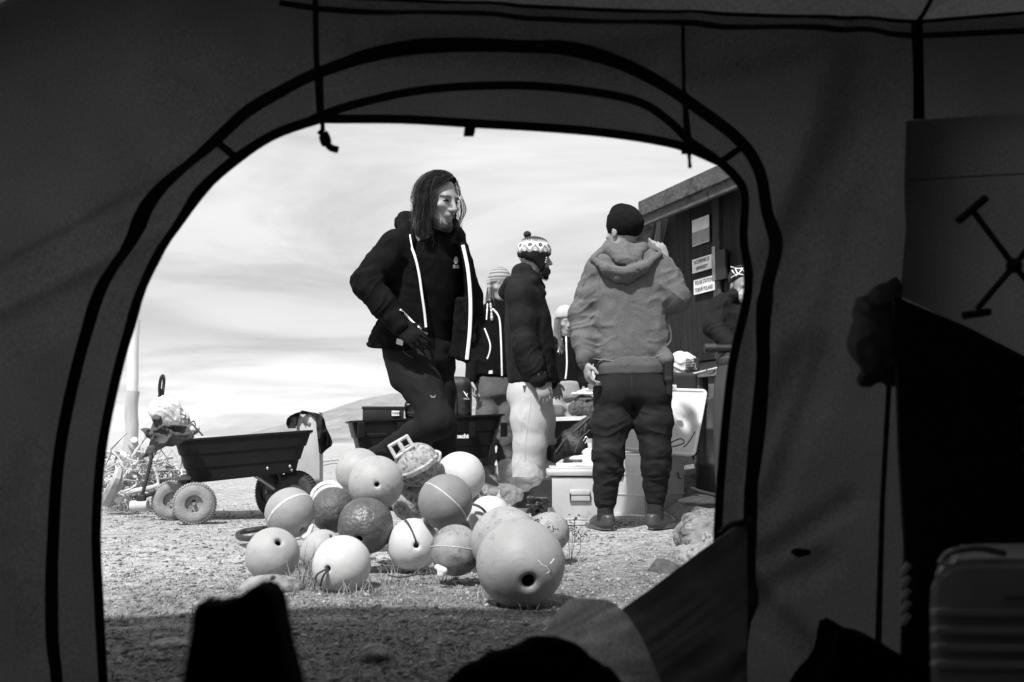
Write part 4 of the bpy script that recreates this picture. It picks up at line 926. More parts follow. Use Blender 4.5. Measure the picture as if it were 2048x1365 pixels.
mb = MB(); mb.tube([P(558, 948, 6.1), P(575, 985, 6.1)], 0.014, 6); mb.tube([P(592, 988, 6.05), P(548, 990, 6.5)], 0.011, 8); mb.build('axle', bsteel, cart)
for x, y in ((535, 937), (580, 933)): mb = MB(); mb.ball(P(x, y, 5.93), 0.010, 8); mb.build('bolt', mat('bolt_bright', 0.6, 0.3, metal=0.9), cart, True)
rw_ = 0.119
def wc(px, py, r_): g = G(px, py, 0.0); return Vector((g.x, g.y, r_ + gz(g.x, g.y) - 0.004))
c1 = wc(388, 1050, rw_); wheel(cart, c1, rw_, (0.20, -1, 0.02), 0.085, rubg)
c2 = wc(344, 1042, rw_); wheel(cart, c2, rw_, (0.20, -1, 0.02), 0.085, rubg)
c3 = Vector((P(592, 988, 6.1).x, 6.1, 0.142)); wheel(cart, c3, 0.145, (-0.35, -1, 0.02), 0.085, rubb)
c4 = Vector((P(545, 990, 6.45).x, 6.42, 0.142)); wheel(cart, c4, 0.145, (-0.9, -1, 0.02), 0.085, rubb)
mb = MB(); mb.tube([P(284, 994, 5.86), P(301, 925, 5.90), P(311, 850, 6.12), P(318, 800, 6.22), P(322, 778, 6.22)], 0.011, 8); hd = mb.build('handle', bsteel, cart, True)
mb = MB(); mb.tube(spline([P(320, 792, 6.22), P(319, 775, 6.20), P(322, 757, 6.18), P(326, 752, 6.20), P(328, 762, 6.26), P(325, 790, 6.24)], 5), 0.010, 8); mb.build('grip', hb, hd, True)
# things on the left cart
def crumple(name, pts, tris_hint, m, label, cat, th=0.008, par=None):
    """angular folded cloth: photo pixel points with their own depths, triangulated and thickened"""
    v2 = [Vector((x, y)) for x, y, _ in pts]; nb = tris_hint; res = delaunay_2d_cdt(v2, [(i, (i + 1) % nb) for i in range(nb)], [], 1, 0.01)
    vv = res[0]; P3 = []
    for v in vv:
        k = min(range(len(pts)), key=lambda j: (v2[j] - v).length); P3.append(P(v.x, v.y, pts[k][2]))
    n = len(P3); mb = MB(); fs = [tuple(f) for f in res[2]]; off = Vector((0, th, 0)); mb.add(P3 + [p + off for p in P3], fs + [tuple(q + n for q in reversed(f)) for f in fs] + [(i, (i + 1) % nb, (i + 1) % nb + n, i + n) for i in range(nb)])
    o = mb.build(name, m, par); sd_ = o.modifiers.new('soft', 'SUBSURF'); sd_.levels = sd_.render_levels = 1; o.data.polygons.foreach_set('use_smooth', [True] * len(o.data.polygons))
    return tag(o, label, cat)
def Yj(x, y):
    r1 = 1 - abs(2 * n1(x / 26 + y / 60, y / 13 - x / 70, 2) - 1); r2 = 1 - abs(2 * n1(x / 12, y / 9, 8) - 1)
    return 5.74 - 0.07 * r1 ** 2 - 0.02 * r2 + 0.0010 * max(0, 870 - y) + 0.0008 * max(0, x - 345)
sheet('jacket', [(280, 859), (290, 856), (301, 858), (306, 846), (302, 834), (311, 829), (321, 833), (324, 845), (338, 850), (356, 851), (373, 853), (380, 862), (388, 875), (372, 881), (356, 889), (344, 894), (331, 893), (320, 899), (306, 906), (294, 914), (282, 917), (290, 905), (298, 890), (301, 880), (292, 874), (288, 866)], Yj, 3.0, mat('grey_jacket', 0.085, 0.85, 0.12, 12, 0.4, 120, spec=0.2), None, 'crumpled grey jacket hanging over the left end of the garden cart', 'jacket', 0.012)
s = S(); s.ell(P(330, 820, 6.02), (0.095, 0.07, 0.082), k=0.03); s.ell(P(350, 838, 6.05), (0.085, 0.07, 0.06), k=0.03); s.ell(P(372, 860, 6.1), (0.08, 0.06, 0.045), k=0.03); s.fold(P(320, 800, 6.05), P(380, 870, 6.1), 0.2, 0.012, 0.03, 0.03, 3)
tag(s.build('plastic_bag', 0.005, mat('bag_white', 0.66, 0.35, 0.08, 10, 0.5, 60)), 'white stuffed plastic bag standing in the garden cart', 'bag')
mb = MB(); pts = [(360, 828), (372, 832), (366, 840), (378, 838), (376, 848), (388, 842), (392, 852)]
for i in range(len(pts) - 1): mb.tube([P(*pts[i], 5.97), P(*pts[i + 1], 5.97)], 0.004, 5)
mb.tube([P(384, 848, 5.97), P(406, 872, 5.98)], 0.006, 6, flat=(Vector((0, 1, 0)), 0.3)); tag(mb.build('strap', mat('strap_grey', 0.08, 0.8), None), 'knotted dark cord on the white bag in the garden cart', 'strap')
mb = MB(); mb.box(P(365, 870, 5.99), (0.13, 0.14, 0.07), Euler((0, 0.1, 0.3)).to_matrix(), bev=0.006); tag(mb.build('carton', mat('carton_grey', 0.16, 0.7, 0.2, 10), None), 'small grey carton lying open in the garden cart', 'box')
# tall pale case with a dark jacket
r = tag(empty('storage_case', P(612, 966, 6.75)), 'tall pale upright storage case behind the right end of the garden cart', 'case')
Yc = 6.7; b0 = P(614, 830, Yc); zt = b0.z; wdt = 0.155
mb = MB(); mb.box((P(613, 900, Yc).x, Yc + 0.12, (zt + 0.02) / 2 + 0.06), (wdt, 0.26, zt - 0.10), Euler((0, -0.02, 0.1)).to_matrix(), bev=0.012); mb.build('body', mat('case_pale', 0.50, 0.6, 0.1, 8, 0.3, 30), r, True)
mb = MB(); mb.box(P(613, 845, Yc - 0.015), (0.05, 0.012, 0.02), Euler((0, 0.4, 0.1)).to_matrix(), bev=0.003); mb.build('latch', steel, r)
def Yk(x, y):
    r1 = 1 - abs(2 * n1(x / 11, y / 40 + x / 60, 4) - 1); return 6.70 - 0.07 * r1 ** 2 + 0.003 * max(0, x - 630) + 0.0015 * max(0, 590 - x) - 0.02 * n1(x / 7, y / 9, 6)
sheet('jacket', [(574, 838), (580, 832), (590, 827), (600, 824), (604, 821), (618, 824), (630, 826), (640, 829), (648, 838), (652, 856), (660, 872), (665, 886), (662, 893), (652, 900), (643, 909), (638, 906), (636, 886), (633, 860), (632, 836), (620, 829), (598, 829), (594, 845), (590, 857), (576, 857), (572, 848)], Yk, 3.0, mat('dark_jacket', 0.022, 0.85, 0.2, 12, 0.4, 100, spec=0.15), None, 'black jacket draped over the tall pale storage case', 'jacket', 0.014)
# ---- second cart: black tub
c2t = tag(empty('garden_cart', (P(860, 1000, 6.9).x, 6.9, 0)), 'long black plastic tub cart loaded with black cases behind the float heap', 'cart')
A = P(706, 842, 6.55); B = P(1008, 828, 7.05); tub(c2t, A, B, B + Vector((-0.12, 0.50, 0)), A + Vector((-0.12, 0.50, 0)), 0.6, 0.29, plas, 0.16)
for px in (722, 801, 944, 1008):
    Yq = 6.53 + (px - 706) / 302 * 0.5; mb = MB(); mb.box(P(px, 860, Yq - 0.015) , (0.045, 0.03, 0.10), Euler((0, 0, 0.46)).to_matrix(), bev=0.006); mb.build('rim_bracket', plas, c2t)
mb = MB(); mb.box(P(753, 868, 6.575), (0.13, 0.012, 0.006), Euler((0, -0.03, 0.46)).to_matrix()); mb.build('seam_slot', bsteel, c2t)
for px, yy in ((770, 6.62), (955, 6.93)):
    x_ = P(px, 990, yy).x
    for dy in (0.0, 0.42): wheel(c2t, Vector((x_ + 0.02 * dy, yy + 0.08 + dy, 0.142)), 0.145, (0.45, -1, 0), 0.085, rubb)
mb = MB(); mb.box((P(860, 950, 6.8).x, 7.0, 0.27), (0.85, 0.3, 0.04), Euler((0, 0, 0.46)).to_matrix()); 
for px, yy in ((770, 6.62), (955, 6.93)): mb.tube([(P(px, 990, yy).x, yy + .1, 0.142), (P(px, 990, yy).x + .02, yy + 0.5, 0.142)], 0.012, 6); mb.box((P(px, 960, yy).x, yy + .3, 0.21), (0.05, 0.25, 0.11))
mb.build('frame', bsteel, c2t)
def text(body, size, o, rx, uy, m, par=None, name='lettering', ext=0.0006, sx=1.0, align='CENTER', bold=0.0):
    """flat lettering as a mesh; rx, uy: world directions of its x and y"""
    cu = bpy.data.curves.new(name, 'FONT'); cu.body = body; cu.size = size; cu.extrude = ext; cu.align_x = align; cu.align_y = 'CENTER'; cu.offset = bold; cu.resolution_u = 3
    t = bpy.data.objects.new(name + '_tmp', cu); COL.objects.link(t); dg = bpy.context.evaluated_depsgraph_get(); me = bpy.data.meshes.new_from_object(t.evaluated_get(dg)); bpy.data.objects.remove(t); bpy.data.curves.remove(cu); me.name = name; me.materials.clear()
    rx = Vector(rx).normalized(); uy = Vector(uy); uy = (uy - rx * uy.dot(rx)).normalized(); nn = rx.cross(uy); M = Matrix((rx * sx, uy, nn)).transposed().to_4x4(); M.translation = Vector(o) - (Vector(WLOC(par)) if par else Vector((0, 0, 0)))
    me.transform(M); ob = bpy.data.objects.new(name, me); COL.objects.link(ob); me.materials.append(m)
    if par: ob.parent = par
    return ob
whitep = mat('print_white', 0.8, 0.6, 0.03); blackp = mat('print_black', 0.02, 0.6, 0.1)
text('hecht', 0.040, P(925, 873, 6.84), (1, 0.46, 0.01), (0, 0, 1), whitep, c2t, bold=0.002)
# cases in the second cart
bk = mat('case_black', 0.014, 0.4, 0.3, 12, 0.2, 60)
r = tag(empty('equipment_case', P(767, 842, 6.8)), 'flat black case with a barcode label at the left of the tub cart', 'case')
mb = MB(); mb.box(P(767, 834, 6.85), (0.275, 0.24, 0.13), Euler((0, 0.0, 0.1)).to_matrix(), bev=0.014); mb.box(P(767, 817, 6.85), (0.285, 0.25, 0.02), Euler((0, 0, 0.1)).to_matrix(), bev=0.006); mb.build('body', bk, r, True)
mb = MB(); mb.box(P(791, 827, 6.725), (0.05, 0.003, 0.034), Euler((0, 0, 0.1)).to_matrix()); lb = mb.build('label_sticker', whitep, r)
mb = MB()
for k in range(9): mb.box(P(785 + k * 1.6, 826.5, 6.722), (0.0016 + 0.0014 * (k % 3 == 0), 0.002, 0.017))
mb.build('barcode', blackp, lb)
s = S(); s.box(P(824, 822, 6.9), (0.045, 0.05, 0.055), rnd=0.02); s.fold(P(815, 806, 6.9), P(835, 840, 6.9), 0.1, 0.006, 0.02, 0.03, 3); s.chain(spline([P(810, 822, 6.83), P(812, 806, 6.83), P(824, 803, 6.83), P(832, 812, 6.83)], 4), [0.006] * 13, 0.004)
tag(s.build('camera_bag', 0.005, bk), 'small black zipped bag beside the barcode case in the tub cart', 'bag')
r = tag(empty('backpack', P(915, 842, 7.0)), 'large black equipment backpack standing upright in the tub cart', 'bag')
s = S(); s.box(P(905, 800, 7.08), (0.135, 0.11, 0.155), rnd=0.06, k=0); s.box(P(905, 770, 7.08), (0.10, 0.09, 0.04), rnd=0.035, k=0.05); s.rough(0.004, 0.05, 3); s.build('body', 0.006, mat('nylon_black', 0.012, 0.6, 0.3, 20, 0.3, 150), r)
mb = MB(); mb.tube(spline([P(896, 772, 6.955), P(893, 800, 6.95), P(892, 828, 6.95)], 4), 0.005, 6); mb.tube(spline([P(886, 775, 6.95), P(907, 768, 6.95), P(912, 790, 6.955), P(913, 828, 6.955)], 4), 0.004, 6); mb.build('zip', bsteel, r, True)
mb = MB(); q = [P(904 + dx, 781 + dy, 6.955) for dx, dy in ((-3, -9), (3, -9), (5, 8), (-5, 8))]; mb.prism(q, (0, 0.004, 0)); mb.build('tag', mat('tag_grey', 0.3, 0.6), r)
mb = MB(); mb.prism([P(x, y, 6.953) for x, y in ((926, 782), (930, 785), (933, 789), (936, 786), (934, 791), (936, 796), (931, 791))], (0, 0.003, 0)); mb.build('emblem', whitep, r)
text('SHARK', 0.030, P(933, 797, 6.952), (1, 0, 0), (0, 0, 1), whitep, r) if False else None
mb = MB()
for k in range(6): mb.box(P(928 + k * 2.0, 798, 6.953), (0.0045, 0.002, 0.010 + 0.003 * (k % 2)))
mb.build('lettering', mat('print_dim', 0.35, 0.6), r)
# D handle on the ground left of the heap
mb = MB(); mb.tube(spline([P(540, 1056, 4.75), P(510, 1060, 4.72), P(486, 1064, 4.70), P(476, 1071, 4.62), P(486, 1077, 4.55), P(512, 1076, 4.50), P(545, 1062, 4.6)], 6), 0.014, 8); mb.tube([P(528, 1058, 4.68), P(600, 1040, 4.9)], 0.013, 8)
for v in range(len(mb.v)): pass
tag(mb.build('cart_handle', hb, None, True), 'black loop handle lying on the gravel left of the grey banded float', 'handle')
# ---- posts
wood = mat('weathered_wood', 0.42, 0.9, 0.2, 10, 0.8, 30, stretch=(1, 1, 0.15))
def post(px, ytop, Y, r_, label, m=wood):
    b = P(px, 900, Y); z0 = gz(b.x, Y) - 0.03; zt = P(px, ytop, Y).z; mb = MB(); pts = [(b.x + 0.01 * math.sin(k * 1.7), Y, z0 + (zt - z0) * k / 8) for k in range(9)]; mb.tube(pts, [r_ * (1.08 - 0.01 * k + 0.02 * math.sin(k * 2.3)) for k in range(9)], 12)
    return tag(mb.build('post', m, None, True), label, 'post', 'wooden posts behind the driftwood')
post(261, 782, 11.0, 0.070, 'shorter weathered wooden post with a cut top, behind the driftwood', mat('post_wood', 0.42, 0.9, 0.2, 10, 0.9, 30, stretch=(1, 1, 0.15)))
post(260, 640, 16.0, 0.085, 'tall pale post behind the shorter one, its top hidden by the tent', mat('post_pale', 0.62, 0.8, 0.1, 6, 0.3, 30, stretch=(1, 1, 0.2)))
# ---- driftwood
dw = mat('driftwood_pale', 0.50, 0.9, 0.2, 12, 0.8, 40, dirt=(0.2, 10, 0.6)); dw2 = mat('driftwood_grey', 0.36, 0.9, 0.25, 12, 0.8, 40, dirt=(0.12, 10, 0.58))
def branch(pts, r0, r1, m, rg, mb):
    n = len(pts); mb.tube(spline(pts, 5), [r0 + (r1 - r0) * k / (5 * (n - 1)) for k in range(5 * (n - 1) + 1)], 8)
rg = random.Random(5)
DB = [([(215, 930), (262, 935), (330, 930)], 6.9, 'thick'), ([(222, 905), (250, 960), (300, 1000)], 6.8, 'thin'), ([(268, 880), (276, 905), (285, 945)], 6.8, 'forked'), ([(218, 960), (300, 955), (345, 968)], 6.7, 'long'), ([(230, 990), (262, 940), (290, 905)], 6.75, 'leaning'), ([(215, 1000), (232, 965), (238, 940)], 6.4, 'dark'),
      ([(236, 1000), (262, 985), (305, 975), (345, 960)], 6.4, 'curved'), ([(210, 945), (240, 975), (300, 985)], 6.9, 'smooth'), ([(280, 900), (300, 940), (345, 985)], 7.0, 'bent'), ([(238, 905), (280, 925), (345, 915)], 7.1, 'high')]
desc = {'thick': 'thick pale driftwood log across the top of the pile', 'thin': 'pale driftwood branch slanting down to the right through the pile', 'forked': 'short upright driftwood stick at the peak of the pile', 'long': 'long straight driftwood pole lying across the middle of the pile', 'leaning': 'driftwood branch leaning up to the right against the pile', 'dark': 'darker split driftwood stump at the tent door edge', 'curved': 'curved driftwood branch at the front near the cart handle', 'smooth': 'smooth driftwood branch low on the left of the pile', 'bent': 'bent driftwood branch behind the cart handle', 'high': 'pale driftwood limb near the horizon line of the pile'}
for px, Y, k in DB:
    mb = MB(); r0 = {'thick': 0.032, 'dark': 0.05, 'long': 0.018}.get(k, 0.024); branch([P(x, y, Y + rg.uniform(-.15, .15)) for x, y in px], r0, r0 * 0.45, dw, rg, mb); tag(mb.build('driftwood_branch', dw2 if k in ('dark', 'bent') else dw, None, True), desc[k], 'driftwood', 'large driftwood branches left of the cart')
mb = MB()
for k in range(260):
    px = rg.uniform(195, 360); py = rg.uniform(915, 1005) if px < 320 else rg.uniform(935, 990); Y = rg.uniform(6.5, 7.6); c = P(px, py, Y)
    if c.z < 0.02: c.z = 0.02
    a = rg.uniform(0, 3.14); el = rg.gauss(0, 0.45); ln = rg.uniform(0.05, 0.26); d = Vector((math.cos(a) * math.cos(el), math.sin(a) * math.cos(el) * 0.6, math.sin(el))) * ln; r0 = rg.choice((0.004, 0.006, 0.008, 0.012, 0.016)); w3 = lambda s_: Vector((rg.gauss(0, s_), rg.gauss(0, s_), rg.gauss(0, s_)))
    mb.cur = rg.choice((0, 0, 1, 2)); pts = spline([c - d, c - d * 0.5 + w3(ln * 0.13), c + w3(ln * 0.10), c + d * 0.5 + w3(ln * 0.15), c + d], 3); mb.tube(pts, [r0 * (0.75 + 0.4 * math.sin(q * 1.9 + k)) * (1 - 0.6 * q / 12) for q in range(13)], 6)
    if k % 2: e = pts[6]; f = e + w3(ln * 0.35); mb.tube([e, e.lerp(f, 0.5) + w3(0.008), f], [r0 * 0.6, r0 * 0.4, r0 * 0.15], 5)
tag(mb.build('driftwood', [dw, dw2, mat('driftwood_dark', 0.16, 0.9, 0.4, 20, 0.8, 50)], None, True, fix=False), 'tangled heap of bleached driftwood and roots left of the garden cart', 'driftwood', None, 'stuff')
mb = MB(); mb.tube([P(262, 1013, 6.15), P(296, 1010, 6.15)], 0.032, 12); tag(mb.build('log', dw, None, True), 'short white log end beside the steering block of the garden cart', 'log')
mb = MB(); mb.tube([P(298, 1003, 6.3), P(345, 1000, 6.5)], 0.03, 12); tag(mb.build('log', dw2, None, True), 'round grey log lying behind the front wheels of the garden cart', 'log')
for x0, y0, x1, y1, t_ in ((640, 925, 684, 919, 'upper'), (645, 931, 682, 925, 'lower')):
    mb = MB(); mb.tube([P(x0, y0, 9.2), P((x0 + x1) / 2, (y0 + y1) / 2 - 1, 9.2), P(x1, y1, 9.2)], 0.010, 6); tag(mb.build('stick', dw2, None, True), t_ + ' of two dark sticks on the gravel beyond the tall pale case', 'stick')
# ---- clear plastic bags
gl = bpy.data.materials.new('clear_film'); gl.use_nodes = True; n = gl.node_tree.nodes; l = gl.node_tree.links; b = n['Principled BSDF']; b.inputs['Base Color'].default_value = (.8, .8, .8, 1); b.inputs['Roughness'].default_value = 0.12; b.inputs['Specular IOR Level'].default_value = 1.0; b.inputs['Alpha'].default_value = 0.16
tcx = n.new('ShaderNodeTexCoord'); nn = n.new('ShaderNodeTexNoise'); nn.inputs['Scale'].default_value = 22; nn.inputs['Detail'].default_value = 4; nn.inputs['Distortion'].default_value = 2; l.new(tcx.outputs['Object'], nn.inputs['Vector']); bpn = n.new('ShaderNodeBump'); bpn.inputs['Strength'].default_value = 1; bpn.inputs['Distance'].default_value = 0.02; l.new(nn.outputs[0], bpn.inputs['Height']); l.new(bpn.outputs[0], b.inputs['Normal'])
s = S(); s.ell(P(1030, 955, 5.15), (0.095, 0.07, 0.075), k=0.03); s.ell(P(1062, 950, 5.15), (0.05, 0.06, 0.05), k=0.03); s.ell(P(1018, 935, 5.15), (0.05, 0.05, 0.03), k=0.03); s.fold(P(990, 920, 5.1), P(1080, 990, 5.15), 0.2, 0.022, 0.045, 0.10, 3); s.fold(P(1040, 910, 5.1), P(1020, 1000, 5.15), 0.2, 0.012, 0.05, 0.03, 13)
tag(s.build('plastic_bag', 0.005, gl, smooth_it=0), 'crinkled clear plastic bag puffed up before the small silver box', 'bag')
s = S(); s.ell(P(1010, 990, 4.85), (0.085, 0.06, 0.05), k=0.03); s.ell(P(975, 968, 4.9), (0.05, 0.05, 0.04), k=0.03); s.fold(P(960, 960, 4.85), P(1040, 1010, 4.85), 0.2, 0.016, 0.03, 0.05, 6)
tag(s.build('plastic_bag', 0.005, gl, smooth_it=0), 'second clear plastic bag lying lower, against the white floats', 'bag')
mb = MB(); mb.prism([P(968, 945, 4.83), P(974, 948, 4.83), P(999, 970, 4.83), P(995, 974, 4.83), P(970, 966, 4.83)], (0, 0.004, 0)); lb = tag(mb.build('packet', mat('packet_dark', 0.03, 0.4), None), 'dark printed packet in the lower clear plastic bag', 'packet')
mb = MB(); mb.box(P(1062, 985, 5.45), (0.20, 0.15, 0.16), Euler((0, 0, 0.25)).to_matrix(), bev=0.012); tag(mb.build('crate', mat('crate_dark', 0.03, 0.6, 0.3, 14), None), 'dark plastic crate in shadow left of the small silver box', 'crate')
s = S()
for k in range(26):
    a = P(rg.uniform(1052, 1098), rg.uniform(995, 1030), rg.uniform(4.95, 5.1)); s.chain([(P(1075, 1018, 5.02) if k == 0 else na_), a], [0.006, 0.011], 0.004); na_ = a
tag(s.build('netting', 0.005, mat('net_dark', 0.03, 0.5, 0.8, 50)), 'tangled dark net and bark pieces at the foot of the small silver box', 'netting')
# ---- aluminium boxes
alu = mat('aluminium', 0.62, 0.38, 0.14, 5, 0.2, 30, metal=0.35, dirt=(0.42, 8, 0.58), stretch=(1, 1, 0.4)); alud = mat('aluminium_rim', 0.72, 0.35, 0.06, 6, metal=0.5); bltx = mat('black_fitting', 0.02, 0.5)
def alubox(name, label, O, ang, wx, dy, h, lid=True, taper=1.0, ribs=False):
    """O: bottom near-left corner; ang: heading of the front edge"""
    r = tag(empty(name, O), label, 'box'); e1 = Vector((math.cos(ang), math.sin(ang), 0)); e2 = Vector((-math.sin(ang), math.cos(ang), 0)); M = Matrix((e1, e2, Vector((0, 0, 1)))).transposed()
    O = Vector(O); cc = O + e1 * wx / 2 + e2 * dy / 2; mb = MB(); mb.box(cc + Vector((0, 0, h / 2)), (wx, dy, h), M, bev=0.016, taper=taper); mb.build('body', alu, r, True)
    mb = MB()
    for z, t in ((0.012, 0.018), ) + (((h * 0.36, 0.006), (h * 0.68, 0.006)) if ribs else ((0.035, 0.006),)): mb.box(cc + Vector((0, 0, z)), (wx + 0.006, dy + 0.006, t), M, bev=0.003)
    mb.build('rib', alud, r, True)
    return r, e1, e2, M, cc
g1 = G(1098, 1052); r, e1, e2, M, cc = alubox('aluminium_box', 'small closed silver box with a carry handle, left of the man in the grey hoodie', (g1.x + 0.0, g1.y + 0.02, 0), -0.02, 0.36, 0.32, 0.27)
mb = MB(); mb.box(cc + Vector((0, 0, 0.292)), (0.385, 0.345, 0.034), M, bev=0.012); mb.box(cc + Vector((0, 0, 0.316)), (0.35, 0.31, 0.02), M, bev=0.008); mb.build('lid', alud, r, True)
fc = cc - e2 * (0.16 + 0.006)
mb = MB(); mb.box(fc + e1 * (-0.005) + Vector((0, 0, 0.185)), (0.115, 0.014, 0.030), M, bev=0.008); h1 = mb.build('handle', mat('handle_white', 0.62, 0.4, metal=0.2), r, True)
mb = MB(); ph = [fc + e1 * a - e2 * 0.006 + Vector((0, 0, b)) for a, b in ((-0.060, 0.178), (-0.060, 0.135), (0.052, 0.135), (0.052, 0.178))]; mb.tube([ph[0], ph[1], ph[2], ph[3]], 0.004, 6); mb.build('handle_bar', bltx, h1)
mb = MB(); mb.box(fc + e1 * (-0.005) + e2 * 0.004 + Vector((0, 0, 0.160)), (0.118, 0.008, 0.062), M, bev=0.006); mb.build('handle_plate', alu, r, True)
mb = MB(); lc = cc - e1 * 0.186 - e2 * 0.10; mb.box(lc + Vector((0, 0, 0.225)), (0.014, 0.035, 0.09), M, bev=0.004); mb.build('latch', alud, r, True)
s = S(); tp = cc + Vector((0, 0.04, 0.332)); s.box(tp, (0.13, 0.11, 0.006), rnd=0.004); s.box(tp + Vector((0.10, 0.06, 0.02)), (0.07, 0.06, 0.018), rnd=0.008, k=0.01); s.rough(0.008, 0.08, 4, None, None); tag(s.build('paper', 0.005, mat('paper_white', 0.72, 0.8, 0.1, 20)), 'crumpled white papers on the lid of the small silver box', 'paper')
g2 = G(1290, 1038); O = Vector((g2.x, g2.y, 0)); r, e1, e2, M, cc = alubox('aluminium_box', 'large open silver aluminium box behind the legs of the man in the grey hoodie', O, R(40), 0.38, 0.40, 0.385, taper=0.97, ribs=True)
mb = MB(); mb.box(cc + Vector((0, 0, 0.384)), (0.395, 0.415, 0.014), M, bev=0.005); mb.build('rim', alud, r, True)
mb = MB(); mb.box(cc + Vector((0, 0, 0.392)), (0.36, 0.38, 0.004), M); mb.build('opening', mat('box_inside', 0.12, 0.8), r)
fr = O + e1 * 0.30 - e2 * 0.006; mb = MB(); mb.tube([fr + Vector((0, 0, 0.275)), fr - e2 * .012 + Vector((0, 0, 0.235)), fr + e1 * 0.02 - e2 * .012 + Vector((0, 0, 0.235))], 0.004, 6); mb.build('hook', bltx, r)
mb = MB(); lf = O + e2 * 0.20 - e1 * 0.008; mb.box(lf + Vector((0, 0, 0.30)), (0.02, 0.06, 0.11), M, bev=0.006); mb.build('latch', bltx, r, True)
text('ZARGES', 0.022, O + e2 * 0.22 - e1 * 0.006 + Vector((0, 0, 0.175)), -e2, (0, 0, 1), mat('print_grey', 0.25, 0.6), r) if False else None
# lid leaning back
def quadbox(q, off, m, name, par, rad=0.03):
    pts = []
    for i in range(4):
        p, a, b = Vector(q[i]), Vector(q[i - 1]), Vector(q[(i + 1) % 4]); d1 = (a - p).normalized() * rad; d2 = (b - p).normalized() * rad
        for k in range(5): t = k / 4; pts.append((p + d1) * (1 - t) ** 2 + p * 2 * t * (1 - t) + (p + d2) * t * t)
    mb = MB(); mb.prism(pts, off); return mb.build(name, m, par, True), pts
ld = [P(1232, 896, 5.95), P(1388, 910, 6.05), P(1412, 782, 6.28), P(1240, 778, 6.18)]
nrm = (ld[1] - ld[0]).cross(ld[3] - ld[0]).normalized(); nrm = nrm if nrm.y > 0 else -nrm
lo_, pts = quadbox(ld, nrm * 0.03, mat('lid_inside', 0.56, 0.6, 0.12, 9, 0.3, 40, dirt=(0.5, 16, 0.6)), 'lid', r)
mb = MB(); mb.tube(pts + [pts[0]], 0.011, 8, cap=False); mb.build('lid_rim', mat('rim_white', 0.72, 0.45, 0.05), lo_, True)
for t0, t1 in ((0.03, 0.20), (0.80, 0.98)):
    a = ld[1].lerp(ld[2], t0); b2 = ld[1].lerp(ld[2], t1); mb = MB(); mb.tube([a + nrm * 0.02 + Vector((0.014, 0, 0)), b2 + nrm * 0.02 + Vector((0.014, 0, 0))], 0.014, 6); mb.build('hinge', bltx, lo_)
lp = [P(1334, 894, 5.78), P(1345, 884, 5.8), P(1362, 878, 5.85), P(1368, 886, 5.8), P(1350, 893, 5.75), P(1336, 895, 5.75)]
mb = MB(); mb.tube(spline(lp, 6), 0.004, 6); mb.tube(spline([P(1368, 894, 5.8), P(1378, 884, 5.9), P(1390, 864, 5.98)], 5), 0.004, 6); tag(mb.build('cable', bltx, None, True), 'thin black cable loop on top of the large open silver box', 'cable')
# white sheets inside the box
# ---- backpack on the ground, bench and gear behind
s = S(); s.chain([P(1110, 912, 6.6), P(1140, 885, 6.6), P(1182, 842, 6.7)], [0.045, 0.075, 0.045], 0.03); s.ell(P(1155, 895, 6.55), (0.07, 0.06, 0.07), k=0.03); s.chain([P(1103, 900, 6.6), P(1100, 915, 6.6)], [0.03, 0.02], 0.02); s.fold(P(1110, 915, 6.6), P(1185, 842, 6.7), 0.15, 0.010, 0.03, 0.05, 3)
r = tag(s.build('backpack', 0.006, mat('pack_black', 0.014, 0.6, 0.3, 20, 0.4, 100), origin=tuple(P(1145, 925, 6.6))), 'black backpack slumped behind the small silver box', 'bag')
mb = MB(); mb.tube(spline(drape([(1112, 905), (1130, 880), (1155, 858), (1180, 835)], [s.bvh], 0.004), 3), 0.006, 6); mb.tube(spline(drape([(1150, 905), (1160, 880), (1180, 860)], [s.bvh], 0.004), 3), 0.005, 6); mb.build('strap', mat('strap_mid', 0.06, 0.7), r, True)
mb = MB(); mb.tube(spline([P(1167, 882, 6.5), P(1172, 874, 6.5), P(1176, 880, 6.5), P(1170, 887, 6.5)], 4), 0.003, 6); mb.build('ring', alud, r, True)
s = S(); s.ell(P(1180, 906, 6.3), (0.05, 0.08, 0.028), k=0.02); s.ell(P(1165, 918, 6.2), (0.08, 0.08, 0.02), k=0.02); s.fold(P(1150, 915, 6.2), P(1200, 905, 6.3), 0.15, 0.01, 0.03, 0.04, 5); tag(s.build('cloth', 0.006, mat('cloth_pale', 0.6, 0.9, 0.1, 20)), 'pale folded cloth between the small silver box and the backpack', 'cloth')
bn = tag(empty('bench', P(1150, 900, 9.0)), 'low pale bench behind the people, beneath dark bags', 'bench'); pb = mat('bench_white', 0.7, 0.6, 0.1, 8)
mb = MB(); mb.box(P(1140, 838, 9.0), (0.75, 0.3, 0.035), Euler((0, -0.03, 0.06)).to_matrix()); mb.build('seat', pb, bn)
for px in (1100, 1190): mb = MB(); mb.box(P(px, 870, 9.0), (0.04, 0.26, 0.25)); mb.build('leg', bsteel, bn)
mb = MB(); mb.box(P(1145, 860, 9.1), (0.55, 0.2, 0.16), bev=0.01); tag(mb.build('crate', bk, None), 'dark crate under the low pale bench', 'crate')
s = S(); s.box(P(1165, 818, 9.0), (0.12, 0.1, 0.055), rnd=0.04); s.ell(P(1170, 800, 9.0), (0.09, 0.08, 0.04), k=0.02); s.fold(P(1150, 795, 9.0), P(1180, 830, 9.0), 0.2, 0.02, 0.03, 0.04, 3); tag(s.build('bag', 0.008, mat('bag_grey', 0.07, 0.8, 0.3, 14)), 'dark grey bag on the right of the low pale bench', 'bag')
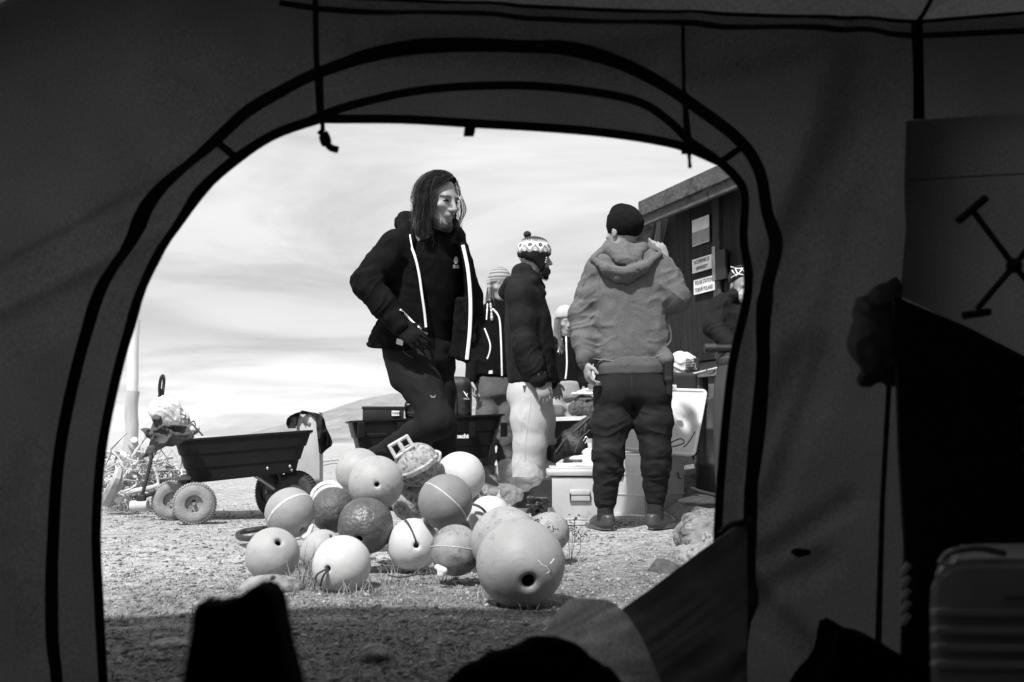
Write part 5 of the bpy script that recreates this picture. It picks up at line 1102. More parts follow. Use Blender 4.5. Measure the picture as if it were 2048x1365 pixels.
s = S(); s.box(P(1112, 822, 9.1), (0.07, 0.08, 0.05), rnd=0.03); s.rough(0.01, 0.06, 3); tag(s.build('bag', 0.008, mat('bag_grey2', 0.10, 0.8, 0.3, 14)), 'small grey bag on the left of the low pale bench', 'bag')
s = S(); s.box(P(1165, 788, 9.0), (0.10, 0.09, 0.012), rnd=0.01); s.box(P(1172, 780, 9.0), (0.07, 0.08, 0.010), np.array(Euler((0, -0.3, 0.2)).to_matrix()), rnd=0.008, k=0.01); tag(s.build('paper', 0.007, mat('sheet_white', 0.75, 0.8)), 'stack of white sheets on the dark grey bag', 'paper')
# ================================================================== hut
hd_ = Vector((-0.379, 1, 0)).normalized(); hn = Vector((-1, -0.379, 0)).normalized(); Q0 = Vector((1.52, 7.3, 0))
def HW(x, y, off=0.0):
    """point of the hut wall under photo pixel x, y; off = outwards from the wall"""
    d = ray(x, y); o = Vector((0, 0, H)); q = Q0 + hn * off; t = (q - o).dot(hn) / d.dot(hn); return o + d * t
def hs(p): return (p - Q0).dot(hd_)
hwood = mat('hut_wood', 0.019, 0.8, 0.6, 22, 1.0, 50, stretch=(1, 1, 0.06), dirt=(0.050, 45, 0.58), spec=0.2, bdist=0.01); hwood2 = mat('hut_wood_light', 0.055, 0.8, 0.6, 22, 1.0, 50, stretch=(1, 1, 0.06), dirt=(0.02, 40, 0.56), spec=0.2, bdist=0.01)
fwood = bpy.data.materials.new('fascia_wood'); fwood = mat('fascia_boards', 0.075, 0.85, 0.5, 6, 1.0, 30, dirt=(0.03, 6, 0.52), bdist=0.012)
hut = tag(empty('hut', (Q0.x, Q0.y, 0)), 'dark weathered plank hut with a heavy roof edge on the right', 'hut')
Z0, Z1 = 1.06, 2.40; SL = hs(HW(1303, 500))
M_h = Matrix((hd_, hn, Vector((0, 0, 1)))).transposed()
def hbox(s0, s1, z0, z1, o0, o1): 
    c = Q0 + hd_ * (s0 + s1) / 2 + hn * (o0 + o1) / 2 + Vector((0, 0, (z0 + z1) / 2)); return c, (abs(s1 - s0), abs(o1 - o0), z1 - z0)
mb = MB(); bev = 0.004
ed_ = [1303, 1323, 1384, 1431, 1447, 1508, 1580, 1700, 1900, 2300]; offs = [0.022, 0.0, 0.004, 0.022, 0.0, 0.005, 0.0, 0.004, 0.0]
for i in range(len(ed_) - 1):
    s0 = hs(HW(ed_[i], 600)) if i else SL; s1 = hs(HW(ed_[i + 1], 600)); c, sz = hbox(s0 - 0.006, s1 + 0.006, Z0 + 0.002 * i, Z1, -0.03, offs[i]); mb.cur = 1 if i in (0, 3) else 0; mb.box(c, sz, M_h, bev=bev)
mb.build('wall', [hwood, hwood2], hut)
mb = MB(); c, sz = hbox(SL, -5.0, Z0 + 0.03, Z1 - 0.03, -2.2, -0.04); mb.box(c, sz, M_h); mb.build('core', hwood, hut)
mb = MB(); c, sz = hbox(SL - 0.02, -5.0, 0.10, Z0 - 0.004, -2.1, -0.03); mb.box(c, sz, M_h); mb.build('foundation', mat('base_boards', 0.12, 0.9, 0.4, 9, 0.7, 40), hut)
# roof edge
Ee = HW(1276, 404, 0.30); se = hs(Ee); zt = Ee.z
mb = MB(); c, sz = hbox(se, -5.2, zt - 0.125, zt, 0.26, 0.30); mb.box(c, sz, M_h, bev=0.006); mb.build('fascia', fwood, hut)
mb = MB(); c, sz = hbox(se - 0.03, -5.2, zt - 0.20, zt - 0.12, 0.235, 0.272); mb.box(c, sz, M_h, bev=0.005); mb.build('fascia', fwood, hut)
mb = MB(); o_ = Q0; 
a = [Q0 + hd_ * se + hn * 0.262 + Vector((0, 0, zt - 0.05)), Q0 - hd_ * 5.2 + hn * 0.262 + Vector((0, 0, zt - 0.05)), Q0 - hd_ * 5.2 - hn * 2.4 + Vector((0, 0, zt + 0.5)), Q0 + hd_ * se - hn * 2.4 + Vector((0, 0, zt + 0.5))]
mb.prism(a, (0, 0, -0.06)); mb.build('roof', mat('roof_felt', 0.06, 0.9, 0.3, 6, 0.5, 40), hut)
mb = MB(); mb.prism([HW(x, y, 0.12) for x, y in ((1297, 438), (1312, 434), (1313, 452), (1306, 488), (1296, 506), (1285, 500), (1281, 478))], hd_ * 0.07); mb.build('brace', mat('brace_dark', 0.012, 0.8, 0.3, 10), hut)
mb = MB(); c, sz = hbox(hs(HW(1442, 530)), hs(HW(1462, 530)), HW(1448, 562).z, HW(1448, 502).z, 0.026, 0.05); mb.box(c, sz, M_h, bev=0.006); mb.build('wall_box', mat('box_dark', 0.015, 0.7), hut)
mb = MB(); c, sz = hbox(hs(HW(1432, 530)), hs(HW(1438, 530)), HW(1435, 562).z, HW(1435, 494).z, 0.024, 0.034); mb.box(c, sz, M_h); mb.build('bracket', mat('bracket_metal', 0.30, 0.5, 0.3, 20, metal=0.5), hut)
def plate(name, x0, x1, ymid, yt, yb, m, label, cat, off=0.03):
    xm = (x0 + x1) / 2; s0, s1 = hs(HW(x0, ymid)), hs(HW(x1, ymid)); z0, z1 = HW(xm, yb).z, HW(xm, yt).z; c, sz = hbox(s0, s1, z0, z1, off - 0.004, off); r = tag(empty(name, c), label, cat); mb = MB(); mb.box(c, sz, M_h, bev=0.0015); mb.build('plate', m, r); return r, c, sz, z0, z1
pw = mat('sign_white', 0.78, 0.6, 0.12, 10, 0.1, 40, dirt=(0.34, 14, 0.62))
r, c, sz, z0, z1 = plate('flag_sign', 1391, 1425, 465, 436, 489, pw, 'small painted flag, white over grey, fixed high on the hut wall', 'sign')
mb = MB(); mb.box(c + hn * 0.0035 + Vector((0, 0, -sz[2] * 0.23)), (sz[0] * 0.985, 0.002, sz[2] * 0.50), M_h); mb.build('lower_field', mat('sign_grey', 0.28, 0.6, 0.12, 12), r)
tx = -hd_
def signtext(r, c, sz, l1, l2, s):
    for i, t in enumerate((l1, l2)):
        text(t, s, c + hn * 0.0035 + Vector((0, 0, sz[2] * (0.24 - 0.48 * i))), tx, (0, 0, 1), blackp, r, sx=0.74, bold=0.0)
r, c, sz, z0, z1 = plate('sign', 1391, 1430, 527, 515, 543, pw, 'upper of two pale name plates on the hut, reading N. COPERNICUS UNIVERSITY', 'sign')
signtext(r, c, sz, 'N.COPERNICUS', 'UNIVERSITY', 0.042)
r, c, sz, z0, z1 = plate('sign', 1394, 1436, 570, 556, 586, pw, 'lower of two pale name plates on the hut, reading POLAR STATION TORUN POLAND', 'sign')
signtext(r, c, sz, 'POLAR STATION', 'TORUŃ POLAND', 0.044)
# ---- things against the hut
mb = MB(); c, sz = hbox(SL + 0.1, -2.0, 0.88, 0.92, 0.05, 0.55); mb.box(c, sz, M_h, bev=0.004); bt = tag(empty('workbench', Q0 + Vector((0, 0, 0))), 'rough wooden workbench along the foot of the hut', 'bench'); mb.build('top', mat('bench_wood', 0.16, 0.85, 0.3, 10, 0.6, 40), bt)
for px in (1408, 1470):
    q = HW(px, 800, 0.5); mb = MB(); mb.box((q.x, q.y, 0.44), (0.045, 0.045, 0.88), M_h, bev=0.003); mb.build('leg', bsteel, bt)
mb = MB(); mb.tube([P(1372, 753, 6.5), P(1415, 742, 6.3), P(1470, 728, 6.0)], 0.014, 8, flat=(Vector((0, 0, 1)), 0.7)); tb = tag(mb.build('metal_rail', mat('rail_bright', 0.75, 0.3, metal=0.5), None, True), 'bright slanting metal rail resting on the workbench', 'rail')
mb = MB(); mb.tube(spline([P(1412, 738, 6.26), P(1420, 748, 6.24), P(1430, 742, 6.22), P(1428, 736, 6.24)], 5), 0.005, 6); mb.build('clip', bltx, tb, True)
s = S(); s.ell(P(1362, 730, 6.8), (0.085, 0.07, 0.085), k=0.04); s.ell(P(1378, 722, 6.8), (0.045, 0.05, 0.04), k=0.03); s.cone(P(1385, 728, 6.75), P(1390, 738, 6.72), 0.016, 0.008, 0.02); s.fold(P(1350, 705, 6.8), P(1390, 755, 6.8), 0.2, 0.022, 0.04, 0.04, 6); tag(s.build('sack', 0.006, mat('sack_white', 0.62, 0.8, 0.15, 12, 0.4, 60)), 'white crumpled sack on the end of the workbench', 'sack')
mb = MB()
for k in range(9): mb.tube([P(1370 + k * 2.4, 748, 6.7), P(1374 + k * 2.0, 716 + k, 6.7)], 0.0025, 4)
for k in range(6): mb.tube([P(1371, 746 - k * 5, 6.7), P(1391, 744 - k * 5, 6.7)], 0.0025, 4)
bk2 = tag(empty('basket', P(1380, 750, 6.75)), 'dark wire mesh basket beside the white crumpled sack', 'basket'); mb.build('mesh', bsteel, bk2, fix=False)
mb = MB(); mb.box(P(1384, 733, 6.80), (0.09, 0.08, 0.11), bev=0.01); mb.build('lining', mat('basket_dark', 0.02, 0.8), bk2)
mb = MB(); q = P(1418, 830, 6.3); mb.lathe([(0.001, 0.60), (0.10, 0.60), (0.105, 0.58), (0.105, 0.42), (0.11, 0.41), (0.11, 0.39), (0.105, 0.38), (0.105, 0.2), (0.11, 0.19), (0.11, 0.17), (0.105, 0.16), (0.10, 0.0), (0.001, 0.0)], (q.x + 0.02, 6.35, 0.14), (0, 0, 1), 24); tag(mb.build('barrel', mat('barrel_black', 0.018, 0.45, 0.3, 10), None, True), 'black drum under the workbench behind the open silver lid', 'barrel')
s = S(); s.box(P(1360, 770, 6.5), (0.10, 0.10, 0.075), rnd=0.02); tag(s.build('crate', 0.01, mat('crate_black', 0.012, 0.7)), 'black crate under the edge of the workbench by the pouch', 'crate')
mb = MB(); mb.box(P(1347, 776, 6.0), (0.035, 0.03, 0.035), bev=0.006); tag(mb.build('carton', mat('carton_white', 0.75, 0.7), None), 'tiny white carton at the hip of the man in the grey hoodie', 'box')
for k, (x0, y0, x1, y1, Y, r_, m, lb) in enumerate(((1380, 842, 1470, 838, 7.0, 0.05, dw2, 'grey log behind the open silver lid, uppermost of the stacked logs'), (1380, 866, 1470, 868, 6.8, 0.05, dw, 'pale cracked log in the middle of the stacked logs'), (1385, 904, 1470, 908, 6.5, 0.05, mat('plank_dark', 0.06, 0.9, 0.4, 12, 0.6, 40), 'dark square timber lowest of the stacked logs'))):
    mb = MB(); a, b = P(x0, y0, Y), P(x1, y1, Y - 0.1); mb.tube([a, a.lerp(b, .35) + Vector((0, 0, 0.006)), a.lerp(b, .7) - Vector((0, 0, .004)), b], r_, 10 if k < 2 else 4); tag(mb.build('log', m, None, True), lb, 'log')
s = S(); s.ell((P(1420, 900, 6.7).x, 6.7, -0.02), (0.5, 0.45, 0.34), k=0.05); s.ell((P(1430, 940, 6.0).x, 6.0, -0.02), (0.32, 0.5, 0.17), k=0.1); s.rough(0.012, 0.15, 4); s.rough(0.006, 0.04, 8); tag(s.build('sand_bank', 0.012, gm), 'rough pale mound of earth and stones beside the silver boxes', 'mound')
mb = MB(); mb.tube(spline([P(1384, 978, 5.3), P(1405, 985, 5.2), P(1440, 992, 5.1), P(1480, 990, 5.0)], 5), 0.010, 8); tag(mb.build('hose', bltx, None, True), 'black hose lying on the ground right of the large silver box', 'hose')
s = S(); s.ell(P(1420, 1003, 5.2), (0.16, 0.14, 0.03), k=0.03); s.rough(0.014, 0.05, 3); tag(s.build('tarp', 0.007, mat('tarp_dark', 0.03, 0.8, 0.5, 20)), 'dark muddy tarp on the ground under the black hose', 'tarp')
mb = MB(); cxx = P(1470, 850, 4.55); rr = [(0.001, 0.0), (0.085, 0.0), (0.090, 0.03), (0.088, 0.22), (0.094, 0.32), (0.098, 0.48), (0.097, 0.64), (0.090, 0.74), (0.078, 0.79), (0.074, 0.82), (0.081, 0.83), (0.081, 0.85), (0.070, 0.86), (0.070, 0.875), (0.001, 0.875)]; mb.lathe(rr, (cxx.x, 4.55, 0.0), (0, 0, 1), 36); tag(mb.build('canister', mat('canister_grey', 0.04, 0.5, 0.15, 8, 0.2, 30), None, True), 'tall grey canister standing close behind the right edge of the door', 'canister')
tl = tag(empty('tube', P(1450, 697, 4.5)), 'black capped metal tube lying across the tall grey canister', 'tube')
mb = MB(); mb.tube([P(1409, 697, 4.5), P(1431, 697, 4.5)], 0.021, 20); mb.build('cap', bltx, tl, True); mb = MB(); mb.tube([P(1431, 697, 4.5), P(1540, 697, 4.5)], 0.016, 20); mb.build('pipe', mat('pipe_dark', 0.06, 0.25, 0.1, 10, metal=0.7), tl, True)
# ================================================================== people
skin = mat('skin', 0.29, 0.55, 0.08, 30, 0.25, 140, spec=0.35, bdist=0.002); skin_d = mat('skin_shaded_beard', 0.30, 0.6, 0.2, 60, 0.3, 140)
lipm = mat('lip', 0.26, 0.5); eyew = mat('eye', 0.35, 0.2); hairm = mat('hair_dark', 0.035, 0.34, 0.6, 40, spec=0.5); hairk = mat('hair_cap', 0.006, 0.8, 0.3, 40, spec=0.1); hairl = mat('hair_long_light', 0.16, 0.6, 0.3, 30)
blackj = mat('black_softshell', 0.007, 0.9, 0.35, 20, 0.5, 240, spec=0.06, fine=0.3, bdist=0.0015); shirt = mat('black_tshirt', 0.0075, 0.95, 0.25, 20, 0.4, 260, spec=0.05, fine=0.3, bdist=0.0015)
trk = mat('dark_trousers', 0.013, 0.85, 0.2, 10, 0.4, 200, spec=0.10, fine=0.15, bdist=0.0015); trh = mat('hiking_trousers', 0.017, 0.8, 0.2, 8, 0.4, 200, spec=0.12, fine=0.15, bdist=0.0015)
hood = mat('grey_fleece', 0.125, 0.95, 0.10, 10, 0.8, 260, spec=0.08, fine=0.32, bdist=0.002); hoodr = mat('grey_rib', 0.11, 0.95, 0.10, 10, 0.9, 200, spec=0.08, fine=0.3, stretch=(1, 1, 0.1), bdist=0.002)
djk = mat('charcoal_jacket', 0.012, 0.8, 0.25, 14, 0.4, 200, spec=0.12, fine=0.25, bdist=0.0015); wtr = mat('pale_trousers', 0.44, 0.9, 0.06, 8, 0.4, 120, fine=0.08); gtr = mat('grey_trousers', 0.09, 0.85, 0.12, 8, 0.4, 160, fine=0.15); ttr = mat('tan_trousers', 0.30, 0.9, 0.12, 8, 0.4, 120, fine=0.1)
pip = mat('white_piping', 0.85, 0.6, 0.04); glove = mat('black_glove', 0.007, 0.8, 0.3, 30, 0.5, 120, spec=0.12); shoe = mat('shoe_rubber', 0.05, 0.45, 0.2, 20, 0.2, 60); soleM = mat('shoe_sole', 0.10, 0.6, 0.2, 30); sock = mat('black_sock', 0.015, 0.95, 0.3, 30, 0.5, 150)
UP = Vector((0, 0, 1))
def rotm(x, y, z): return np.array(Matrix((Vector(x), Vector(y), Vector(z))).transposed())
def hand(s, w, d, n, th, curl=0.35, sc=1.0, k=0.008, spread=0.0, curls=None):
    """w wrist, d along the hand, n side the palm faces, th towards the thumb"""
    w = Vector(w); d = Vector(d).normalized(); n = Vector(n); n = (n - d * n.dot(d)).normalized(); th = Vector(th); th = (th - d * th.dot(d) - n * th.dot(n)).normalized()
    s.ell(w + d * 0.048 * sc, (0.052 * sc, 0.041 * sc, 0.016 * sc), rotm(d, th, n), 0.015); s.ell(w + d * 0.072 * sc + th * 0.002, (0.022 * sc, 0.041 * sc, 0.0135 * sc), rotm(d, th, n), 0.01); s.ell(w + d * 0.035 * sc + th * 0.022 * sc + n * 0.006, (0.028 * sc, 0.018 * sc, 0.014 * sc), rotm(d, th, n), 0.012)
    for i, ln in enumerate((0.070, 0.079, 0.073, 0.057)):
        b = w + d * (0.083 - 0.004 * abs(i - 1)) * sc + th * (0.031 - 0.0205 * i) * sc; c = curls[i] if curls else curl * (1 + 0.15 * i); dd = (d + th * (0.12 * (1.5 - i) * (spread + 0.3))).normalized(); a = c * 0.5; p = b; r = 0.0088 * sc * (1 - 0.06 * (i == 3))
        for j, f in enumerate((0.45, 0.31, 0.24)):
            e = dd * math.cos(a) + n * math.sin(a); q = p + e * ln * f * sc; s.cone(p, q, r, r * 0.9, 0.003 if j else 0.006); p = q; r *= 0.9; a += c
    b = w + d * 0.026 * sc + th * 0.032 * sc + n * 0.006; m_ = b + (th * 0.62 + d * 0.72 + n * 0.35).normalized() * 0.042 * sc; s.cone(b, m_, 0.013 * sc, 0.0105 * sc, 0.01); s.cone(m_, m_ + (d * 0.9 + th * 0.18 + n * 0.35).normalized() * 0.032 * sc, 0.0105 * sc, 0.0085 * sc, 0.003)
def head(s, c, f, sc=1.0, up=UP):
    f = Vector(f).normalized(); up = (up - f * f.dot(up)).normalized(); x = f.cross(up).normalized(); M = rotm(x, f, up); c = Vector(c)
    def L(a, b, g): return c + (x * a + f * b + up * g) * sc
    s.ell(L(0, -0.012, 0.030), np.array((0.076, 0.097, 0.086)) * sc, M, 0.0); s.ell(L(0, 0.030, -0.035), np.array((0.060, 0.066, 0.082)) * sc, M, 0.03)
    s.ell(L(0, 0.058, -0.098), np.array((0.028, 0.026, 0.020)) * sc, M, 0.03); s.cone(L(-0.05, 0.0, -0.065), L(-0.018, 0.062, -0.098), 0.018 * sc, 0.016 * sc, 0.02); s.cone(L(0.05, 0.0, -0.065), L(0.018, 0.062, -0.098), 0.018 * sc, 0.016 * sc, 0.02)
    s.cone(L(-0.034, 0.078, 0.026), L(0.034, 0.078, 0.026), 0.013 * sc, 0.013 * sc, 0.015)
    for q in (-1, 1):
        s.ell(L(0.033 * q, 0.098, 0.004), np.array((0.017, 0.016, 0.011)) * sc, M, 0.010, sub=True); s.ell(L(0.032 * q, 0.074, 0.004), np.array((0.014, 0.014, 0.012)) * sc, M, 0.003)
        s.ell(L(0.044 * q, 0.066, -0.022), np.array((0.022, 0.018, 0.014)) * sc, M, 0.02); s.ell(L(0.078 * q, -0.008, -0.008), np.array((0.010, 0.019, 0.031)) * sc, M, 0.006)
    s.cone(L(0, 0.092, 0.012), L(0, 0.117, -0.030), 0.0085 * sc, 0.0115 * sc, 0.010); s.ell(L(0.012, 0.104, -0.034), np.array((0.009, 0.010, 0.008)) * sc, M, 0.006); s.ell(L(-0.012, 0.104, -0.034), np.array((0.009, 0.010, 0.008)) * sc, M, 0.006)
    s.ell(L(0, 0.090, -0.058), np.array((0.026, 0.014, 0.012)) * sc, M, 0.010); s.ell(L(0, 0.092, -0.062), np.array((0.022, 0.012, 0.005)) * sc, M, 0.004); s.ell(L(0, 0.090, -0.073), np.array((0.020, 0.012, 0.006)) * sc, M, 0.005); s.ell(L(0, 0.106, -0.0675), np.array((0.024, 0.006, 0.0022)) * sc, M, 0.003, sub=True)
    return L, M
def body(label, J, h=0.006, hands=True, origin=None, group=None):
    """one continuous skin mesh from joints; J: dict of world points"""
    s = S(); sc = J.get('hs', 1.0); L, M = head(s, J['head'], J['face'], sc, J.get('hup', UP))
    s.cone(J['neck'], L(0, -0.012, -0.04), 0.055, 0.052 * sc, 0.03); sl, sr = Vector(J['shL']), Vector(J['shR']); pel = Vector(J['pelvis']); nk = Vector(J['neck'])
    s.cone(sl.lerp(sr, 0.12), sl.lerp(sr, 0.88), 0.05, 0.05, 0.05); s.cone(nk, (sl + sr) / 2, 0.055, 0.07, 0.05); ch = (sl + sr) / 2 * 0.75 + pel * 0.25
    s.cone((sl + sr) / 2, ch, 0.06, 0.078, 0.05); s.cone(ch, pel, 0.078, 0.08, 0.05)
    for q in 'LR':
        s.chain([J['sh' + q], J['el' + q], J['wr' + q]], [0.044, 0.033, 0.025], 0.02)
        if ('hd' + q) in J: hand(s, J['wr' + q], *J['hd' + q])
        s.chain([pel.lerp(Vector(J['hip' + q]), 0.7), J['hip' + q], J['kn' + q], J['an' + q]], [0.075, 0.07, 0.045, 0.032], 0.04)
        fd = Vector(J['ft' + q]); a = Vector(J['an' + q]); s.chain([a, a + fd * 0.08 + Vector((0, 0, -0.045)), a + fd * 0.17 + Vector((0, 0, -0.06))], [0.032, 0.03, 0.02], 0.02)
    o = s.build('person', h, skin, origin=origin if origin is not None else (pel.x, pel.y, 0.0)); tag(o, label, 'person', group)
    return o, s, L, M
def legs(J, par, m, hipw, rt, secs_pelvis, rads, amp=0.008, h=0.007, seed=0, name='trousers', base=None, top=None, along=0.045, extra=None, ankle_bunch=0.0):
    s = S()
    s.loft(base, top, rt, secs_pelvis, 0.03, 2.2, 0.03)
    for i, q in enumerate('LR'):
        hp, kn, an = Vector(J['hip' + q]), Vector(J['kn' + q]), Vector(J['an' + q]); r = rads[i] if isinstance(rads[0], (list, tuple)) else rads
        th = hp.lerp(kn, 0.5); cf = kn.lerp(an, 0.35); s.chain([hp, th, kn, cf, an], [r[0], r[1], r[2], r[3], r[4]], 0.035)
        s.fold(hp, kn, r[0] * 1.7, amp, along * 1.4, 0.12, seed + i * 3); s.fold(kn + (hp - kn) * 0.25, an, r[2] * 2.0, amp * 1.3, along, 0.14, seed + 7 + i * 3)
        s.fold(hp, an, 0.16, amp * 0.5, 0.028, 0.05, seed + 40 + i)
        if ankle_bunch: s.fold(kn.lerp(an, 0.55), an - (kn - an).normalized() * 0.03, r[3] * 2.2, ankle_bunch, 0.022, 0.12, seed + 20 + i)
    if extra: extra(s)
    return s.build(name, h, m, par), s
def pipe(par, px, bv, m=pip, r=0.004, off=0.003, name='piping', flat=0.6, Y=5.0):
    pts = drape(dense(curve2(px, 4), 4), bv, off, Y); 
    for _ in range(3): pts = [pts[0]] + [(pts[i - 1] + pts[i] * 2 + pts[i + 1]) / 4 for i in range(1, len(pts) - 1)] + [pts[-1]]
    mb = MB(); mb.tube(pts, r, 6, flat=(Vector((0, 1, 0)), flat)); return mb.build(name, m, par, True)
def strands(par, name, paths, r, m):
    mb = MB()
    for p in paths: mb.tube(p, [r * (1 - 0.6 * k / (len(p) - 1)) for k in range(len(p))], 3, cap=False)
    return mb.build(name, m, par, True, fix=False)
# ------------------------------------------------------------------ 1: long-haired man
Y1 = 4.8; f1 = Vector((0.76, -0.66, -0.24)).normalized(); hc = P(877, 403, 4.74)
rr1 = Vector((0.82, 0.57, 0))
J = dict(head=hc, face=f1, hs=1.05, neck=P(868, 474, 4.80), shR=P(790, 497, 4.70), shL=P(913, 500, 4.90), elR=P(733, 566, 4.60), wrR=P(800, 652, 4.56), elL=P(944, 592, 5.02), wrL=P(954, 640, 4.98),
         pelvis=P(842, 690, 4.84), hipR=P(815, 705, 4.78), hipL=P(872, 705, 4.92), knR=P(876, 846, 4.60), anR=P(738, 920, 4.92), knL=P(886, 860, 4.90), anL=P(895, 1040, 4.96), ftR=Vector((-0.5, 0.3, -0.4)), ftL=Vector((0.85, -0.5, 0)),
         hdR=((0.72, -0.15, -0.62), (-0.1, 0.9, -0.2), (0.45, -0.3, 0.6), 0.30, 1.0))
p1, sb, HL, HM = body('long-haired bearded man in an open black jacket with white piping, stepping behind the floats', J, 0.005)
# t-shirt
s = S(); tb0, tb1 = P(850, 690, 4.86), P(866, 478, 4.81)
s.loft(tb0, tb1, rr1, [(0, 0.0, 0, 0.142, 0.098), (0.2, 0, 0, 0.145, 0.10), (0.5, 0, 0, 0.165, 0.112), (0.8, 0, 0, 0.175, 0.112), (0.93, 0, 0, 0.14, 0.09), (1.0, 0, 0, 0.07, 0.065)], 0, 2.2, 0.03); s.cone(P(868, 486, 4.8), P(871, 464, 4.79), 0.072, 0.068, 0.03)
s.fold(tb0, tb1, 0.3, 0.005, 0.09, 0.10, 3); tsh = s.build('shirt', 0.006, shirt, p1); tbv = s.bvh
emb = drape([(911, 521), (911, 528), (908, 536), (916, 536)], [tbv], 0.004, 4.7)
mb = MB(); 
def flatpoly(pxs, bv, off, par, name, m, Y=4.7, th=0.002):
    ps = drape(pxs, bv, off, Y); mb = MB(); mb.prism(ps, (0, th, 0)); return mb.build(name, m, par)
flatpoly([(912 + 4.2 * math.cos(a), 521 + 7.5 * math.sin(a)) for a in np.linspace(0, 6.28, 14)[:-1]], [tbv], 0.006, p1, 'emblem', pip)
flatpoly([(906, 531), (909, 529), (912, 532), (915, 529), (918, 532), (918, 537), (906, 537)], [tbv], 0.006, p1, 'emblem', pip)
# jacket
jb, jt = P(840, 705, 4.86), P(866, 474, 4.82)
def jloft(s): s.loft(jb, jt, rr1, [(0.0, 0.0, 0.01, 0.262, 0.165), (0.25, 0.0, 0.01, 0.225, 0.150), (0.5, 0.0, 0.01, 0.215, 0.150), (0.78, 0, 0.005, 0.215, 0.138), (0.9, 0, 0.01, 0.185, 0.118), (1.0, 0, 0.02, 0.10, 0.085)], 0, 2.3, 0.02)
s0 = S(); jloft(s0); V, Fq = s0.net(0.012); bv0 = BVHTree.FromPolygons(V.tolist(), Fq.tolist())
Ledge = [(806, 446), (816, 468), (826, 500), (836, 535), (845, 590), (851, 640), (852, 668), (848, 700)]
lp_ = drape(Ledge, [bv0], 0, 4.7); u_ = (jt - jb).normalized(); ln_ = (jt - jb).length; rx_ = (rr1 - u_ * rr1.dot(u_)).normalized(); fw_ = u_.cross(rx_)
lt = np.array([(p - jb).dot(u_) / ln_ for p in lp_]); lx = np.array([(p - jb).dot(rx_) for p in lp_]); o_ = np.argsort(lt); lt, lx = lt[o_], lx[o_]
s = S(); jloft(s)
def carve(p):
    q = p - nv(jb); t = (q @ nv(u_)) / ln_; x = q @ nv(rx_); y = q @ nv(fw_); xl = np.interp(t, lt, lx); c = np.interp(t, [0, 0.5, 1], [0.235, 0.19, 0.09])
    return np.maximum(np.maximum(xl - x, x - c), y - 0.02)
s.cut(carve, np.array(jb) - 0.4, np.array(jt) + 0.4, 0.012)
pan = [P(x, y, 4.72) for x, y in ((926, 492), (936, 540), (941, 600), (940, 660), (934, 720))]; pbk = [P(x - 4, y, 4.93) for x, y in ((930, 495), (936, 540), (938, 600), (937, 660), (934, 716))]; pin = [P(x, y, 4.82) for x, y in ((905, 500), (912, 540), (915, 600), (912, 660), (900, 712))]
for i in range(len(pan) - 1):
    for t in np.linspace(0, 1, 11): s.cone(pan[i].lerp(pan[i + 1], t), pbk[i].lerp(pbk[i + 1], t), 0.012, 0.014, 0.01)
for i in range(2, len(pan) - 1):
    for t in np.linspace(0, 1, 11): s.cone(pan[i].lerp(pan[i + 1], t), pin[i].lerp(pin[i + 1], t), 0.011, 0.012, 0.01)
# sleeves
shR, elR, wrR = J['shR'], J['elR'], J['wrR']; s.chain([P(806, 492, 4.74), shR, shR.lerp(elR, 0.5), elR, elR.lerp(wrR, 0.5), wrR], [0.072, 0.076, 0.072, 0.063, 0.057, 0.042], 0.035)
shL, elL, wrL = J['shL'], J['elL'], J['wrL']; s.chain([shL, elL, wrL], [0.060, 0.052, 0.040], 0.03)
# collar and hood bunched on the neck
s.chain([P(802, 452, 4.86), P(812, 440, 4.95), P(850, 440, 5.02), P(900, 452, 5.0), P(922, 472, 4.92)], [0.030, 0.038, 0.045, 0.040, 0.024], 0.03); s.cone(P(797, 440, 4.84), P(812, 462, 4.74), 0.016, 0.030, 0.03); s.chain([P(812, 462, 4.72), P(822, 490, 4.69)], [0.026, 0.014], 0.02); s.chain([P(835, 432, 4.95), P(828, 450, 4.82)], [0.024, 0.03], 0.03); s.cone(P(922, 470, 4.86), P(926, 492, 4.76), 0.02, 0.014, 0.02)
s.fold(shR, elR, 0.16, 0.010, 0.045, 0.14, 3); s.fold(elR, wrR, 0.13, 0.013, 0.035, 0.13, 5); s.fold(jb, jt, 0.36, 0.009, 0.10, 0.13, 9); s.fold(jb, jt, 0.36, 0.004, 0.035, 0.05, 19); s.fold(P(770, 620, 4.66), P(760, 700, 4.7), 0.15, 0.008, 0.03, 0.14, 12)
jk1 = s.build('jacket', 0.0055, blackj, p1); jbv = s.bvh
zp_ = drape(dense(curve2([(811, 462), (815, 474), (820, 488), (830, 514), (838, 548), (844, 590), (849, 625), (852, 655)], 4), 6), [bv0], 0.016, 4.7); mb = MB(); mb.tube(zp_, 0.0058, 8, flat=(Vector((0, 1, 0)), 0.5)); mb.build('piping', pip, p1, True)
pipe(p1, [(820, 470), (824, 495), (833, 515), (842, 532)], [jbv], r=0.0038, off=0.008, name='drawstring')
mb = MB(); mb.tube(spline([p - Vector((0, 0.019, 0)) for p in pan], 6), 0.0085, 8, flat=(Vector((0, 1, 0)), 0.5)); mb.build('piping', pip, p1, True)
pipe(p1, [(801, 620), (812, 630), (826, 645), (842, 658), (854, 668)], [jbv, sb.bvh], r=0.0045, off=0.016)

